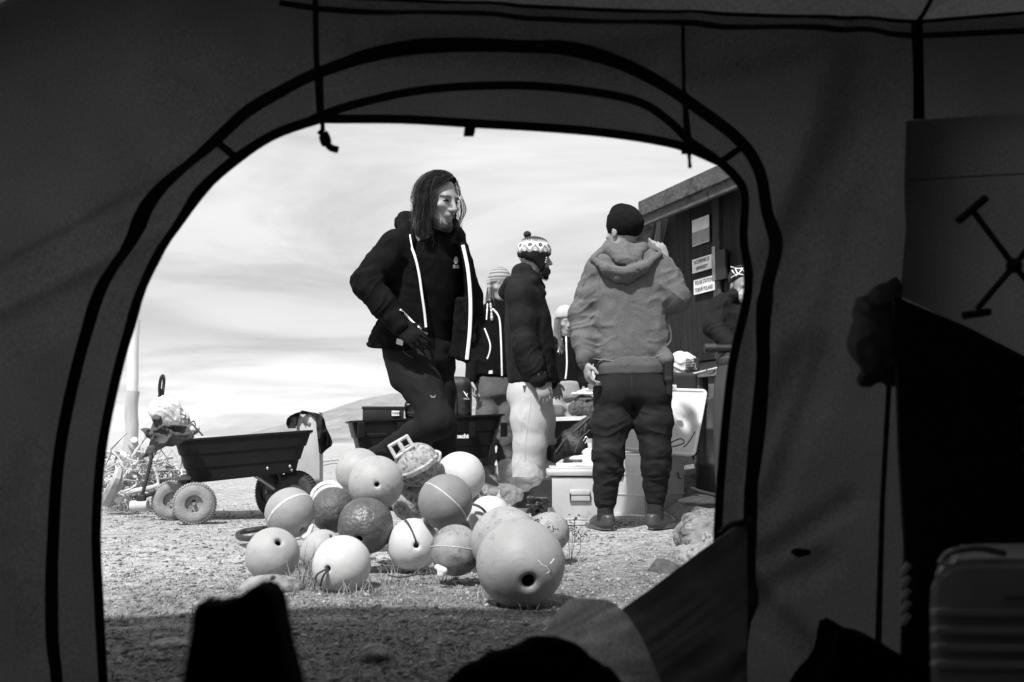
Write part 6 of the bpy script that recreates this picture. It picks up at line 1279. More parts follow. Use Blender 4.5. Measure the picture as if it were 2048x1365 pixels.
flatpoly([(794, 677), (807, 681), (805, 692), (792, 688)], [jbv], 0.006, p1, 'hem_label', pip, 4.6); 
s = S(); hand(s, J['wrR'] - Vector((0, 0.004, 0)), *J['hdR'][:3], 0.30, 1.12); s.cone(P(790, 642, 4.57), J['wrR'], 0.036, 0.038, 0.02); s.rough(0.002, 0.02, 3); s.build('glove', 0.0045, glove, p1)
s = S(); hand(s, J['wrL'], (0.1, -0.1, -1), (-1, 0, 0), (0, -1, 0), 0.5, 1.05); s.cone(J['elL'].lerp(J['wrL'], 0.7), J['wrL'], 0.036, 0.038, 0.02); s.build('glove', 0.0055, glove, p1)
def ex1(s): s.cone(P(790, 690, 4.74), P(800, 760, 4.72), 0.06, 0.05, 0.05)
tr1, ts1 = legs(J, p1, trk, 0, rr1, [(0, 0, 0.005, 0.165, 0.125), (0.5, 0, 0.005, 0.155, 0.115), (1, 0, 0, 0.145, 0.10)], ([0.085, 0.075, 0.060, 0.055, 0.045], [0.098, 0.088, 0.068, 0.062, 0.042]), 0.008, 0.006, 3, base=P(842, 730, 4.85), top=P(848, 664, 4.86), extra=ex1)
pipe(p1, [(800, 690), (808, 706), (826, 716)], [ts1.bvh], m=bltx, r=0.003, name='pocket_seam'); flatpoly([(860, 790), (866, 793), (872, 790), (870, 796), (862, 796)], [ts1.bvh], 0.004, p1, 'emblem', mat('print_dim2', 0.12, 0.6), 4.6)
s = S(); s.chain([P(745, 915, 4.95), P(722, 925, 5.02), P(700, 935, 5.08)], [0.045, 0.042, 0.035], 0.02); s.build('shoe', 0.006, shoe, p1)
s = S(); s.chain([J['anL'] + Vector((0, 0, -0.03)), J['anL'] + Vector((0.10, -0.05, -0.05)), J['anL'] + Vector((0.17, -0.09, -0.055))], [0.05, 0.045, 0.035], 0.02); s.build('shoe', 0.006, shoe, p1)
# hair
rgh = random.Random(4); paths = []
xh = f1.cross(UP).normalized(); uh = (UP - f1 * f1.dot(UP)).normalized()
def scalp(az, el, k=1.0):
    """az: 0 front, + towards his right; el: 90 top"""
    ce, se_ = math.cos(el), math.sin(el); return hc + (f1 * (math.cos(az) * ce * 0.112 - 0.012) + xh * (math.sin(az) * ce * 0.092) + uh * (0.030 + se_ * 0.104)) * 1.10 * k - hc * (1.1 * (k - 1) * 0) 
for k in range(4200):
    sd_ = 1 if rgh.random() < 0.62 else -1; az = sd_ * R(rgh.uniform(76, 180) if rgh.random() < 0.85 else rgh.uniform(70, 90)); pts = []; az0 = az * 0.42 if abs(az) < R(100) else az * rgh.uniform(0.7, 1.0); lay = rgh.uniform(0.97, 1.045)
    for j in range(6):
        t = j / 5; el = R(88) * (1 - t) + R(-5) * t; a = az0 + (az - az0) * min(1, t * 1.3); c0_ = hc + uh * 0.033; p = scalp(a, el); p = c0_ + (p - c0_) * lay; pts.append(p)
    last = pts[-1]; ln = rgh.uniform(0.09, 0.22); ph = rgh.gauss(0, 0.7) + az * 3; am = rgh.uniform(0.002, 0.011); cen = P(872, 470, 4.80); 
    for j in range(1, 8):
        t = j / 7; inw = (Vector((cen.x, cen.y, 0)) - Vector((last.x, last.y, 0))) * 0.10 * t; wv = Vector((math.sin(ph + t * 6) * am, math.cos(ph + t * 5) * am, 0)) * (0.4 + t); pts.append(last + inw + wv + Vector((0, 0, -ln * t)))
    paths.append(pts)
for k in range(900):                                    # fringe swept from the far parting over the brow to the near temple
    t0 = rgh.random(); azs = R(-30 + 14 * rgh.random()); els = R(86 - 26 * t0); aze = R(rgh.uniform(72, 104)); ele = R(26 - 26 * t0 + rgh.uniform(-6, 6)); pts = []; lay = rgh.uniform(1.0, 1.05); c0_ = hc + uh * 0.033
    for j in range(7):
        t = j / 6; a = azs + (aze - azs) * t; el = els + (ele - els) * t + R(13) * math.sin(t * 3.14) * (1 - t0 * 0.5); p = scalp(a, el); pts.append(c0_ + (p - c0_) * lay)
    last = pts[-1]; ln = rgh.uniform(0.10, 0.20); ph = rgh.uniform(0, 6); dv = (pts[-1] - pts[-2]).normalized()
    for j in range(1, 7): t = j / 6; pts.append(last + dv * 0.012 * t + Vector((math.sin(ph + t * 5) * 0.007, math.cos(ph + t * 4) * 0.006, -ln * t)))
    paths.append(pts)
for k in range(240):                                    # curled ends on collar and chest
    bx = rgh.uniform(838, 900); st = P(bx, rgh.uniform(425, 445), 4.66 + (bx - 838) * 0.0012 + rgh.uniform(0, 0.05)); ph = rgh.uniform(0, 6); ln = rgh.uniform(0.06, 0.15); am = rgh.uniform(0.006, 0.018)
    if 866 < bx < 900: continue
    paths.append([st + Vector((math.sin(ph + t * 7) * am * t, math.cos(ph + t * 6) * am * t * 0.6, -ln * t)) for t in np.linspace(0, 1, 9)])
for k in range(160):                                    # thin strands over the near cheek and temple
    a0 = R(rgh.uniform(52, 78)); c0_ = hc + uh * 0.033; pts = [c0_ + (scalp(a0 * f_, R(70 - 75 * t)) - c0_) * 1.02 for t, f_ in ((0, 1.2), (0.35, 1.15), (0.7, 1.05), (1.0, 1.0))]; last = pts[-1]; bk_ = -f1 * rgh.uniform(0.0, 0.05); ph = rgh.uniform(0, 6)
    pts += [last + bk_ * t + Vector((math.sin(ph + 5 * t) * 0.005, 0, -rgh.uniform(0.05, 0.13) * t)) for t in (0.3, 0.6, 1.0)]; paths.append(pts)
for k in range(150):                                    # flyaways round the outline
    az = R(rgh.uniform(60, 300)); lay = rgh.uniform(1.05, 1.15); c0_ = hc + uh * 0.033; pts = []; ph = rgh.uniform(0, 6)
    for j in range(6): t = j / 5; p = scalp(az, R(70 - 75 * t)); pts.append(c0_ + (p - c0_) * (1.0 + (lay - 1) * t))
    last = pts[-1]; pts += [last + Vector((math.sin(ph + t * 8) * 0.012, math.cos(ph + t * 7) * 0.010, -rgh.uniform(0.10, 0.22) * t)) for t in np.linspace(0.2, 1, 5)]; paths.append(pts)
for k in range(26):                                     # loose wisps on the far side of the face
    t0 = P(912 + rgh.uniform(-4, 5), 368 + rgh.uniform(-8, 12), 4.70 + rgh.uniform(-.02, .05)); bx = rgh.uniform(0, 12); pts = [t0, P(918 + bx * 0.6, 395, 4.68), P(921 + bx, 420, 4.68), P(918 + bx * 0.7, 438, 4.70), P(906 + bx, 450 + rgh.uniform(-6, 8), 4.72)]; paths.append(spline(pts, 3))
rgh.shuffle(paths); mb = MB()
for i_, p in enumerate(paths): mb.cur = (0, 2, 1, 2, 0)[i_ % 5]; mb.tube(p, [0.00125 * (1 - 0.6 * k / (len(p) - 1)) for k in range(len(p))], 3, cap=False)
mb.build('hair', [hairm, mat('hair_brown', 0.11, 0.36, 0.4, 30, spec=0.5), mat('hair_black', 0.008, 0.45, 0.4, 30, spec=0.5)], p1, True, fix=False)
s = S(); s.ell(hc + uh * 0.038 - f1 * 0.020, np.array((0.086, 0.098, 0.094)) * 1.10, HM, 0); s.ell(hc - f1 * 0.055 - uh * 0.05, np.array((0.085, 0.055, 0.09)) * 1.05, HM, 0.04)
for q in (1, -1): s.ell(hc + xh * 0.078 * q - f1 * 0.022 - uh * 0.045, np.array((0.022, 0.045, 0.10)), HM, 0.03)
s.chain([P(850, 430, 4.86), P(862, 460, 4.88)], [0.06, 0.05], 0.04); s.cut(lambda p: 0.012 - ((p - nv(hc)) @ nv(f1)) + 0.55 * np.maximum(0, ((p - nv(hc)) @ nv(uh)) - 0.03), np.array(hc) - 0.3, np.array(hc) + 0.3, 0.01)
s.build('hair', 0.006, hairk, p1)
# beard, brows
bp = []
for k in range(2600):
    a = rgh.uniform(-1.15, 1.15); v = rgh.uniform(0, 1); rad = 0.066 + 0.012 * math.cos(a * 1.3); q = HL(-math.sin(a) * 0.060, 0.018 + math.cos(a) * 0.062, -0.072 - 0.040 * v - 0.012 * math.cos(a))
    d0 = ((q - HL(0, 0.01, -0.05)).normalized()); hit = sb.bvh.ray_cast(q + d0 * 0.06, -d0, 0.12)
    if hit[0] is None: continue
    if hit[0].z > HL(0, 0, -0.066).z + 0.0 and abs(a) < 0.5: continue
    r0 = hit[0]; e = r0 + d0 * 0.004 + Vector((0, 0, -rgh.uniform(0.010, 0.020))) + f1 * 0.003; bp.append([r0, r0.lerp(e, 0.5) + d0 * 0.003, e])
for k in range(300):
    a = rgh.uniform(-0.030, 0.030); q = HL(a, 0.14, -0.050 - abs(a) * 0.35); hit = sb.bvh.ray_cast(q, -f1, 0.1)
    if hit[0]: bp.append([hit[0], hit[0] + f1 * 0.003 + Vector((0, 0, -0.004)), hit[0] + f1 * 0.002 + Vector((0, 0, -0.010))])
strands(p1, 'beard', bp, 0.0011, mat('beard_hair', 0.09, 0.6, 0.5, 60))
bp = []
for q in (-1, 1):
    for k in range(200):
        a = rgh.uniform(0.012, 0.054) * q; o3 = HL(a, 0.15, 0.021 + 0.12 * (0.03 - abs(abs(a) - 0.03))); hit = sb.bvh.ray_cast(o3, -f1, 0.12)
        if hit[0]: bp.append([hit[0], hit[0] + f1 * 0.002 + xh * 0.005 * q])
strands(p1, 'eyebrow', bp, 0.0013, hairk)
for q in (-1, 1):
    pts = []
    for k in range(7):
        a = (0.018 + 0.028 * k / 6) * q; o3 = HL(a, 0.15, 0.002 + 0.004 * math.sin(k / 6 * 3.14)); hit = sb.bvh.ray_cast(o3, -f1, 0.12); pts.append((hit[0] if hit[0] else HL(a, 0.085, 0.002)) + f1 * 0.001)
    mb = MB(); mb.tube(pts, [0.0016, 0.0030, 0.0042, 0.0045, 0.0042, 0.0030, 0.0016], 6); mb.build('eye', hairk, p1, True)
# ------------------------------------------------------------------ 2: man in the grey hoodie, seen from behind
Y2 = 5.42; hc2 = P(1247, 466, 5.40); f2 = Vector((-0.62, 0.78, 0.0)).normalized()
J = dict(head=hc2, face=f2, hs=1.0, neck=P(1252, 500, 5.42), shR=P(1308, 536, 5.42), shL=P(1202, 540, 5.42), elR=P(1350, 596, 5.40), wrR=P(1330, 520, 5.58), elL=P(1165, 630, 5.44), wrL=P(1170, 728, 5.34),
         pelvis=P(1265, 760, 5.42), hipR=P(1303, 790, 5.42), hipL=P(1228, 790, 5.42), knR=P(1312, 900, 5.40), anR=P(1311, 1022, 5.44), knL=P(1217, 905, 5.38), anL=P(1211, 1030, 5.40), ftR=Vector((0.62, 0.75, 0)), ftL=Vector((-0.35, 0.9, 0)),
         hdR=((-0.35, 0.1, 0.92), (-0.4, 0.9, 0), (-0.9, -0.2, -0.2), 0.35, 1.0, 0.008, 0.0, (0.15, 0.6, 0.8, 0.9)), hdL=((0.22, -0.25, -0.93), (0.9, 0.2, 0.1), (0.2, -0.9, 0), 0.55, 1.0))
p2, sb, HL2, HM2 = body('man in a grey hoodie and black beanie seen from behind, right hand raised', J, 0.005)
def hsecs(g): return [(0, 0, 0, 0.200 + g, 0.125 + g), (0.12, 0.002, 0, 0.207 + g, 0.135 + g), (0.35, 0.0, 0, 0.202 + g, 0.135 + g), (0.65, 0.0, 0, 0.205 + g, 0.132 + g), (0.84, 0.0, 0, 0.195 + g, 0.118 + g), (0.93, 0, 0, 0.15 + g, 0.095 + g), (1.0, 0, 0, 0.075, 0.07)]
b2, t2 = P(1263, 728, 5.42), P(1254, 500, 5.42); s = S(); s.loft(b2, t2, (1, 0.05, 0), hsecs(0), 0, 2.4, 0.03)
s.chain([P(1220, 530, 5.42), J['shL'], J['shL'].lerp(J['elL'], .5), J['elL'], J['elL'].lerp(J['wrL'], .5), J['wrL'] + Vector((0, 0, 0.03))], [0.075, 0.080, 0.073, 0.066, 0.058, 0.046], 0.045)
s.chain([P(1290, 528, 5.42), J['shR'], J['shR'].lerp(J['elR'], .5), J['elR'], J['elR'].lerp(J['wrR'], .45), J['wrR'].lerp(J['elR'], .12)], [0.075, 0.082, 0.080, 0.076, 0.064, 0.044], 0.045)
s.ell(P(1330, 720, 5.36), (0.045, 0.06, 0.045), k=0.04)
s.fold(J['shL'], J['elL'], 0.16, 0.010, 0.05, 0.14, 3); s.fold(J['elL'] + Vector((0, 0, 0.06)), J['wrL'], 0.13, 0.013, 0.032, 0.12, 5); s.fold(J['shR'], J['elR'], 0.16, 0.012, 0.06, 0.14, 8); s.fold(P(1330, 600, 5.35), P(1320, 730, 5.38), 0.13, 0.012, 0.05, 0.15, 21); s.fold(P(1200, 600, 5.35), P(1200, 730, 5.38), 0.12, 0.010, 0.06, 0.15, 24); s.fold(b2, t2, 0.33, 0.005, 0.14, 0.13, 30); s.fold(b2, t2, 0.40, 0.0035, 0.03, 0.06, 33)
hoodie = s.build('hoodie', 0.0055, hood, p2); hbv = s.bvh
s = S(); s.loft(P(1264, 752, 5.42), P(1263, 716, 5.42), (1, 0.05, 0), [(0, 0, 0, 0.200, 0.126), (0.5, 0, 0, 0.210, 0.136), (1, 0, 0, 0.203, 0.130)], 0, 2.4, 0.012); s.rough(0.004, 0.08, 4); s.build('hem_band', 0.0055, hoodr, p2)
s = S(); s.cone(J['wrL'] + Vector((0.002, 0.004, 0.045)), J['wrL'] + Vector((0, 0, 0.0)), 0.044, 0.036, 0.01); s.fold(J['wrL'] + Vector((0, 0, 0.05)), J['wrL'], 0.08, 0.006, 0.02, 0.1, 4); s.build('cuff', 0.005, hoodr, p2)
# hood lying on the back: a folded bag with an opening
s = S(); 
s.chain([P(1186, 519, 5.34), P(1215, 538, 5.27), P(1250, 545, 5.25), P(1290, 532, 5.27), P(1320, 508, 5.34)], [0.016, 0.026, 0.028, 0.024, 0.016], 0.02)
s.chain([P(1190, 514, 5.36), P(1220, 492, 5.42), P(1252, 487, 5.45), P(1285, 488, 5.44), P(1316, 502, 5.38)], [0.018, 0.03, 0.034, 0.032, 0.018], 0.03)
s.cone(P(1222, 500, 5.36), P(1240, 520, 5.30), 0.04, 0.03, 0.03); s.cone(P(1280, 498, 5.38), P(1270, 518, 5.31), 0.045, 0.035, 0.03); s.cone(P(1252, 495, 5.38), P(1255, 520, 5.30), 0.05, 0.035, 0.03)
s.chain([P(1215, 540, 5.285), P(1235, 556, 5.28), P(1256, 557, 5.275), P(1285, 540, 5.28)], [0.024, 0.022, 0.022, 0.024], 0.03)
s.ell(P(1238, 516, 5.23), (0.045, 0.022, 0.012), k=0.01, sub=True); s.ell(P(1266, 514, 5.235), (0.03, 0.02, 0.008), k=0.01, sub=True)
s.fold(P(1190, 520, 5.3), P(1315, 515, 5.3), 0.14, 0.006, 0.06, 0.04, 5); s.build('hood', 0.0045, hood, p2); hdv = s.bvh
pipe(p2, [(1258, 486), (1256, 496), (1261, 508)], [hdv], m=hoodr, r=0.003, name='seam', off=0.001)
for px in ([(1180, 520), (1175, 545), (1165, 575), (1152, 592)], [(1200, 540), (1198, 600), (1202, 660), (1208, 700)], [(1305, 520), (1322, 545), (1336, 560), (1330, 600)]): pipe(p2, px, [hbv], m=mat('seam_dark', 0.11, 0.95), r=0.0022, name='seam', off=0.0005)  # seam lines slightly darker than the fleece
pipe(p2, [(1187, 718), (1230, 722), (1262, 722), (1300, 718), (1325, 708)], [hbv], m=mat('seam_light', 0.22, 0.95), r=0.0028, name='seam', off=0.0015)
# beanie
s = S(); s.ell(hc2 - f2 * 0.014 + Vector((0.0, 0, 0.044)), (0.090, 0.114, 0.094), HM2, 0); s.ell(hc2 + Vector((0.0, 0.0, 0.09)), (0.070, 0.072, 0.058), None, 0.05); s.ell(hc2 + Vector((-0.015, 0, 0.122)), (0.045, 0.05, 0.030), None, 0.03)
s.cut(lambda p: (p - nv(hc2))[..., 2] + 0.034, np.array(hc2) - 0.3, np.array(hc2) + 0.3, 0.008); s.fold(hc2 + Vector((-0.08, 0, 0.03)), hc2 + Vector((0.02, 0, 0.14)), 0.2, 0.006, 0.03, 0.12, 5)
s.build('beanie', 0.0045, mat('black_knit', 0.008, 0.95, 0.3, 40, 0.6, 160, spec=0.1), p2)
def ex2(s):
    s.ell(P(1230, 785, 5.37), (0.085, 0.075, 0.085), k=0.05); s.ell(P(1302, 785, 5.37), (0.085, 0.075, 0.085), k=0.05); 
    for q in 'LR': s.cone(J['an' + q] + Vector((0, 0, 0.13)), J['an' + q] + Vector((0, 0, 0.085)), 0.068, 0.052, 0.02)
J2t = dict(J); J2t['anL'] = J['anL'] + Vector((0, 0, 0.07)); J2t['anR'] = J['anR'] + Vector((0, 0, 0.07))
tr2, ts2 = legs(J2t, p2, trh, 0, (1, 0.05, 0), [(0, 0, 0, 0.19, 0.12), (0.4, 0, 0, 0.205, 0.13), (1, 0, 0, 0.195, 0.12)], [0.102, 0.098, 0.078, 0.074, 0.050], 0.0095, 0.006, 11, base=P(1266, 800, 5.42), top=P(1264, 738, 5.42), extra=ex2, ankle_bunch=0.010)
for px in ([(1262, 752), (1264, 780), (1266, 812)], [(1193, 770), (1185, 800)], ): pipe(p2, px, [ts2.bvh], m=bltx, r=0.002, name='trouser_seam', off=0.0005)
for q, fd in (('L', J['ftL']), ('R', J['ftR'])):
    a = Vector((J['an' + q].x, J['an' + q].y, 0)); fd = fd.normalized(); sd2 = fd.cross(UP)
    s = S(); s.cone(a + Vector((0, 0, 0.16)), a + Vector((0, 0, 0.05)), 0.043, 0.045, 0.01); s.fold(a + Vector((0, 0, 0.16)), a, 0.08, 0.003, 0.02, 0.1, 4); s.build('sock', 0.005, sock, p2)
    s = S(); s.loft(a - fd * 0.01 + UP * 0.012, a - fd * 0.01 + UP * 0.085, fd, [(0, 0.055, 0, 0.118, 0.050), (0.45, 0.05, 0, 0.112, 0.047), (0.75, 0.03, 0, 0.088, 0.043), (1.0, 0.0, 0, 0.056, 0.042)], 0, 2.3, 0.02); s.ell(a + UP * 0.095, (0.042, 0.042, 0.045), k=0.01, sub=True); sh_ = s.build('shoe', 0.0045, shoe, p2)
    mb = MB(); out_ = [a + fd * (0.075 + 0.135 * math.cos(t)) + sd2 * 0.050 * math.sin(t) * (1 + 0.12 * math.cos(t)) + UP * 0.002 for t in np.linspace(0, 6.283, 25)[:-1]]; mb.prism(out_, (0, 0, 0.022)); mb.build('sole', soleM, sh_, True)
s = S(); s.box(P(1336, 742, 5.33), (0.026, 0.035, 0.062), np.array(Euler((0, 0.05, 0)).to_matrix()), rnd=0.012); s.box(P(1337, 775, 5.33), (0.018, 0.03, 0.045), rnd=0.01, k=0.02); s.build('holster', 0.005, mat('holster_black', 0.006, 0.5), p2)
mb = MB(); mb.tube(spline(drape([(1338, 650), (1342, 668), (1341, 682), (1334, 692)], [hbv], 0.004, 5.36), 4), 0.0045, 6); mb.build('strap', mat('cord_grey', 0.1, 0.8), p2, True)
# ------------------------------------------------------------------ 3: man in the patterned ear-flap hat
Y3 = 6.6; hc3 = P(1068, 517, 6.6); f3 = Vector((0.97, 0.22, -0.02)).normalized()
J = dict(head=hc3, face=f3, hs=1.02, neck=P(1056, 560, 6.6), shR=P(1040, 592, 6.44), shL=P(1058, 592, 6.78), elR=P(1050, 690, 6.38), wrR=P(1080, 765, 6.36), elL=P(1085, 690, 6.85), wrL=P(1105, 765, 6.80),
         pelvis=P(1062, 775, 6.6), hipR=P(1060, 790, 6.52), hipL=P(1068, 790, 6.68), knR=P(1060, 890, 6.50), anR=P(1050, 1000, 6.52), knL=P(1078, 890, 6.70), anL=P(1072, 990, 6.75), ftR=Vector((1, -0.1, 0)), ftL=Vector((1, 0.1, 0)),
         hdR=((0.30, -0.1, -0.95), (-0.3, 0.9, -0.1), (0.9, 0.2, 0.2), 0.5, 1.05), hdL=((0.35, -0.1, -0.93), (-0.3, -0.9, 0), (0.9, 0, 0.2), 0.6, 1.0))
p3, sb, HL3, HM3 = body('bearded man in profile wearing a patterned ear-flap hat, charcoal jacket and pale trousers', J, 0.006)
rt3 = Vector((-0.15, 1, 0)).normalized(); b3, t3 = P(1064, 768, 6.6), P(1050, 555, 6.6)
s = S(); s.loft(b3, t3, rt3, [(0, 0, 0, 0.19, 0.155), (0.3, 0, -0.005, 0.20, 0.165), (0.6, 0, 0.0, 0.20, 0.150), (0.82, 0, 0.008, 0.185, 0.125), (0.93, 0, 0.01, 0.14, 0.10), (1.0, 0, 0, 0.085, 0.085)], 0, 2.3, 0.03)
s.chain([J['shR'] + Vector((0.02, 0.05, 0)), J['shR'], J['shR'].lerp(J['elR'], .5), J['elR'], J['elR'].lerp(J['wrR'], .5), J['wrR'] + Vector((-0.01, 0, 0.02))], [0.085, 0.088, 0.082, 0.075, 0.066, 0.055], 0.05); s.chain([J['shL'], J['elL'], J['wrL']], [0.08, 0.065, 0.05], 0.04)
s.cone(P(1056, 562, 6.6), P(1054, 545, 6.6), 0.085, 0.075, 0.03); s.chain([P(1030, 562, 6.55), P(1038, 545, 6.62), P(1060, 552, 6.66), P(1082, 575, 6.62)], [0.04, 0.045, 0.045, 0.03], 0.03); s.chain([P(1020, 568, 6.5), P(1012, 585, 6.56)], [0.045, 0.05], 0.04); s.chain([P(1040, 560, 6.48), P(1066, 562, 6.46), P(1084, 590, 6.50)], [0.038, 0.032, 0.02], 0.02); s.cone(P(1084, 575, 6.5), P(1092, 588, 6.5), 0.012, 0.008, 0.01)
s.fold(J['shR'], J['elR'], 0.17, 0.005, 0.07, 0.12, 3); s.fold(J['elR'], J['wrR'], 0.13, 0.010, 0.04, 0.14, 5); s.fold(b3, t3, 0.4, 0.005, 0.16, 0.12, 8); s.fold(b3, t3, 0.4, 0.003, 0.04, 0.05, 18)
jk3 = s.build('jacket', 0.0065, djk, p3); bv3 = s.bvh
flatpoly([(1076, 748), (1090, 744), (1091, 747), (1077, 751)], [bv3], 0.003, p3, 'cuff_print', mat('print_dim3', 0.25, 0.6), 6.3)
def ex3(s): s.ell(P(1045, 790, 6.62), (0.10, 0.14, 0.12), k=0.06)
tr3, ts3 = legs(J, p3, wtr, 0, rt3, [(0, 0, 0.0, 0.17, 0.135), (1, 0, 0, 0.165, 0.13)], [0.120, 0.122, 0.104, 0.098, 0.085], 0.0035, 0.0075, 23, base=P(1062, 800, 6.6), top=P(1064, 750, 6.6), along=0.09, extra=ex3)
pipe(p3, [(1062, 800), (1058, 840), (1052, 880), (1050, 925)], [ts3.bvh], m=mat('seam_pale2', 0.36, 0.9), r=0.003, name='seam', off=0.0); flatpoly([(1045, 772), (1053, 771), (1050, 784), (1048, 784)], [ts3.bvh], 0.004, p3, 'pocket_opening', bltx, 6.4); pipe(p3, [(1043, 768), (1040, 800), (1041, 840), (1044, 880)], [ts3.bvh], m=mat('seam_pale', 0.45, 0.9), r=0.0025, name='seam', off=0.0)
for q in 'LR':
    a = Vector((J['an' + q].x, J['an' + q].y, 0.05)); s = S(); s.chain([a, a + Vector((0.09, 0, 0)), a + Vector((0.17, 0, -0.01))], [0.05, 0.048, 0.035], 0.02); s.build('shoe', 0.007, shoe, p3)
x3 = f3.cross(UP).normalized(); u3 = (UP - f3 * f3.dot(UP)).normalized()
def kpaint(V):
    q = V - np.array(hc3); z = q @ np.array(u3); a = np.arctan2(q @ np.array(x3), q @ np.array(f3)); c = np.full(len(V), 0.012)
    fr = (a / (2 * math.pi) * 9) % 1 - 0.5; zz_ = z - 0.045
    c = np.where((z > 0.020) & (z <= 0.095), 0.75, c)
    zig = 0.030 + 0.045 * (1 - np.abs(fr) * 2); c = np.where((z < zig + 0.005) & (z > 0.018), 0.24, c)                        # grey zigzag on white
    c = np.where(z < 0.022 + 0.020 * (1 - np.abs(((fr + 0.5) % 1) - 0.5) * 2), 0.010, c)
    def star(zc, off, col, c, rr=0.016):
        f2_ = ((a / (2 * math.pi) * 9 + off) % 1 - 0.5) * (2 * math.pi / 9) * 0.10; r_ = np.hypot(f2_, z - zc); an = np.arctan2(z - zc, f2_); return np.where((r_ < rr * (0.45 + 0.55 * np.abs(np.cos(an * 4)))) & (r_ > 0.003), col, c)
    c = star(0.075, 0.5, 0.015, c); c = star(0.045, 0.0, 0.62, c)
    c = np.where((z > 0.095) & (z < 0.110), np.where(((a * 14 + z * 300) % 2) < 1, 0.6, 0.03), c); c = np.where(z >= 0.110, np.where(((a * 10) % 2 < 1) & (z < 0.118), 0.2, 0.04), c)
    return c
s = S(); s.ell(hc3 + u3 * 0.040, np.array((0.102, 0.116, 0.098)), HM3, 0); s.ell(hc3 + u3 * 0.075, np.array((0.094, 0.104, 0.070)), HM3, 0.03)
for q in (1, -1): s.cone(hc3 + x3 * 0.082 * q + f3 * 0.01 + u3 * 0.02, hc3 + x3 * 0.072 * q + f3 * 0.036 - u3 * 0.085, 0.028, 0.012, 0.03, sq=(x3, 0.6)); s.cone(hc3 + x3 * 0.084 * q - f3 * 0.03, hc3 + x3 * 0.075 * q + f3 * 0.03 - u3 * 0.06, 0.028, 0.016, 0.03, sq=(x3, 0.6)); s.cone(hc3 + x3 * 0.08 * q + f3 * 0.045 + u3 * 0.01, hc3 + x3 * 0.074 * q + f3 * 0.042 - u3 * 0.05, 0.022, 0.016, 0.02, sq=(x3, 0.6))
def cut3(p):
    q = p - nv(hc3); z = q @ nv(u3); y = q @ nv(f3); x = np.abs(q @ nv(x3)); flap = np.maximum(x - 0.0, 0); lim = -0.012 - 0.10 * np.clip((x - 0.045) / 0.03, 0, 1) + np.where(y > 0.075, 0.035, 0.0)
    return z - lim
s.cut(cut3, np.array(hc3) - 0.25, np.array(hc3) + 0.25, 0.004); s.rough(0.002, 0.02, 4)
s.build('hat', 0.004, attr_mat('fair_isle_knit'), p3, paint=kpaint); hv3 = s.bvh
s = S(); s.ell(hc3 + u3 * 0.158 - f3 * 0.05, (0.026, 0.026, 0.023), k=0); s.rough(0.006, 0.012, 3); s.build('pompom', 0.004, mat('pompom_black', 0.02, 0.95, 0.5, 60), p3)
mb = MB(); tr_ = drape([(1037, 517), (1046, 521), (1056, 526), (1066, 532), (1075, 538), (1083, 543), (1088, 538), (1091, 525), (1094, 512)], [hv3], 0.003, 6.5)
for i in range(len(tr_) - 1):
    for t in (0, 0.35, 0.7):
        a_ = tr_[i].lerp(tr_[i + 1], t); mb.ball(a_, 0.0055, 6)
mb.build('hat_trim', mat('trim_white', 0.6, 0.9), p3, True, fix=False)
bp = []
for k in range(900):
    a = rgh.uniform(-1.4, 1.4); v = rgh.uniform(0, 1); q = HL3(math.sin(a) * 0.060, 0.018 + math.cos(a) * 0.062, -0.060 - 0.050 * v); d0 = (q - HL3(0, 0.01, -0.05)).normalized(); hit = sb.bvh.ray_cast(q + d0 * 0.06, -d0, 0.12)
    if hit[0] is None or (hit[0].z > HL3(0, 0, -0.066).z and abs(a) < 0.5): continue
    r0 = hit[0]; e = r0 + d0 * 0.012 + Vector((0, 0, -rgh.uniform(0.012, 0.03))); bp.append([r0, r0.lerp(e, .5) + d0 * 0.004, e])
strands(p3, 'beard', bp, 0.0022, mat('beard_dark', 0.02, 0.6))
# ------------------------------------------------------------------ 4: person in the striped hat
Y4 = 7.7; hc4 = P(999, 572, 7.7); f4 = Vector((0.35, -0.93, -0.1)).normalized()
J = dict(head=hc4, face=f4, hs=1.0, neck=P(998, 603, 7.72), shR=P(960, 628, 7.66), shL=P(1040, 628, 7.76), elR=P(948, 695, 7.7), wrR=P(942, 762, 7.62), elL=P(1050, 700, 7.8), wrL=P(1048, 760, 7.7),
         pelvis=P(992, 765, 7.72), hipR=P(975, 780, 7.7), hipL=P(1010, 780, 7.74), knR=P(972, 880, 7.66), anR=P(972, 985, 7.7), knL=P(1012, 880, 7.72), anL=P(1014, 985, 7.75), ftR=Vector((0, -1, 0)), ftL=Vector((0.3, -1, 0)),
         hdR=((0.1, -0.15, -0.98), (0.95, 0, 0.1), (0.1, -0.95, 0), 0.7, 1.1), hdL=((0, -0.15, -0.98), (-0.95, 0, 0), (0, -1, 0), 0.7, 1.0))
p4, sb, HL4, HM4 = body('person in a striped knit hat and black white-zipped jacket behind the tub cart', J, 0.007)
rt4 = Vector((1, 0.2, 0)); b4, t4 = P(990, 756, 7.72), P(998, 600, 7.72)
s = S(); s.loft(b4, t4, rt4, [(0, 0, 0, 0.165, 0.13), (0.4, 0, 0, 0.165, 0.135), (0.8, 0, 0, 0.185, 0.12), (1, 0, 0, 0.07, 0.07)], 0, 2.3, 0.03); s.chain([J['shR'], J['elR'], J['wrR']], [0.075, 0.06, 0.045], 0.04); s.chain([J['shL'], J['elL'], J['wrL']], [0.075, 0.06, 0.045], 0.04); s.cone(P(985, 606, 7.66), P(1012, 608, 7.68), 0.035, 0.035, 0.03)
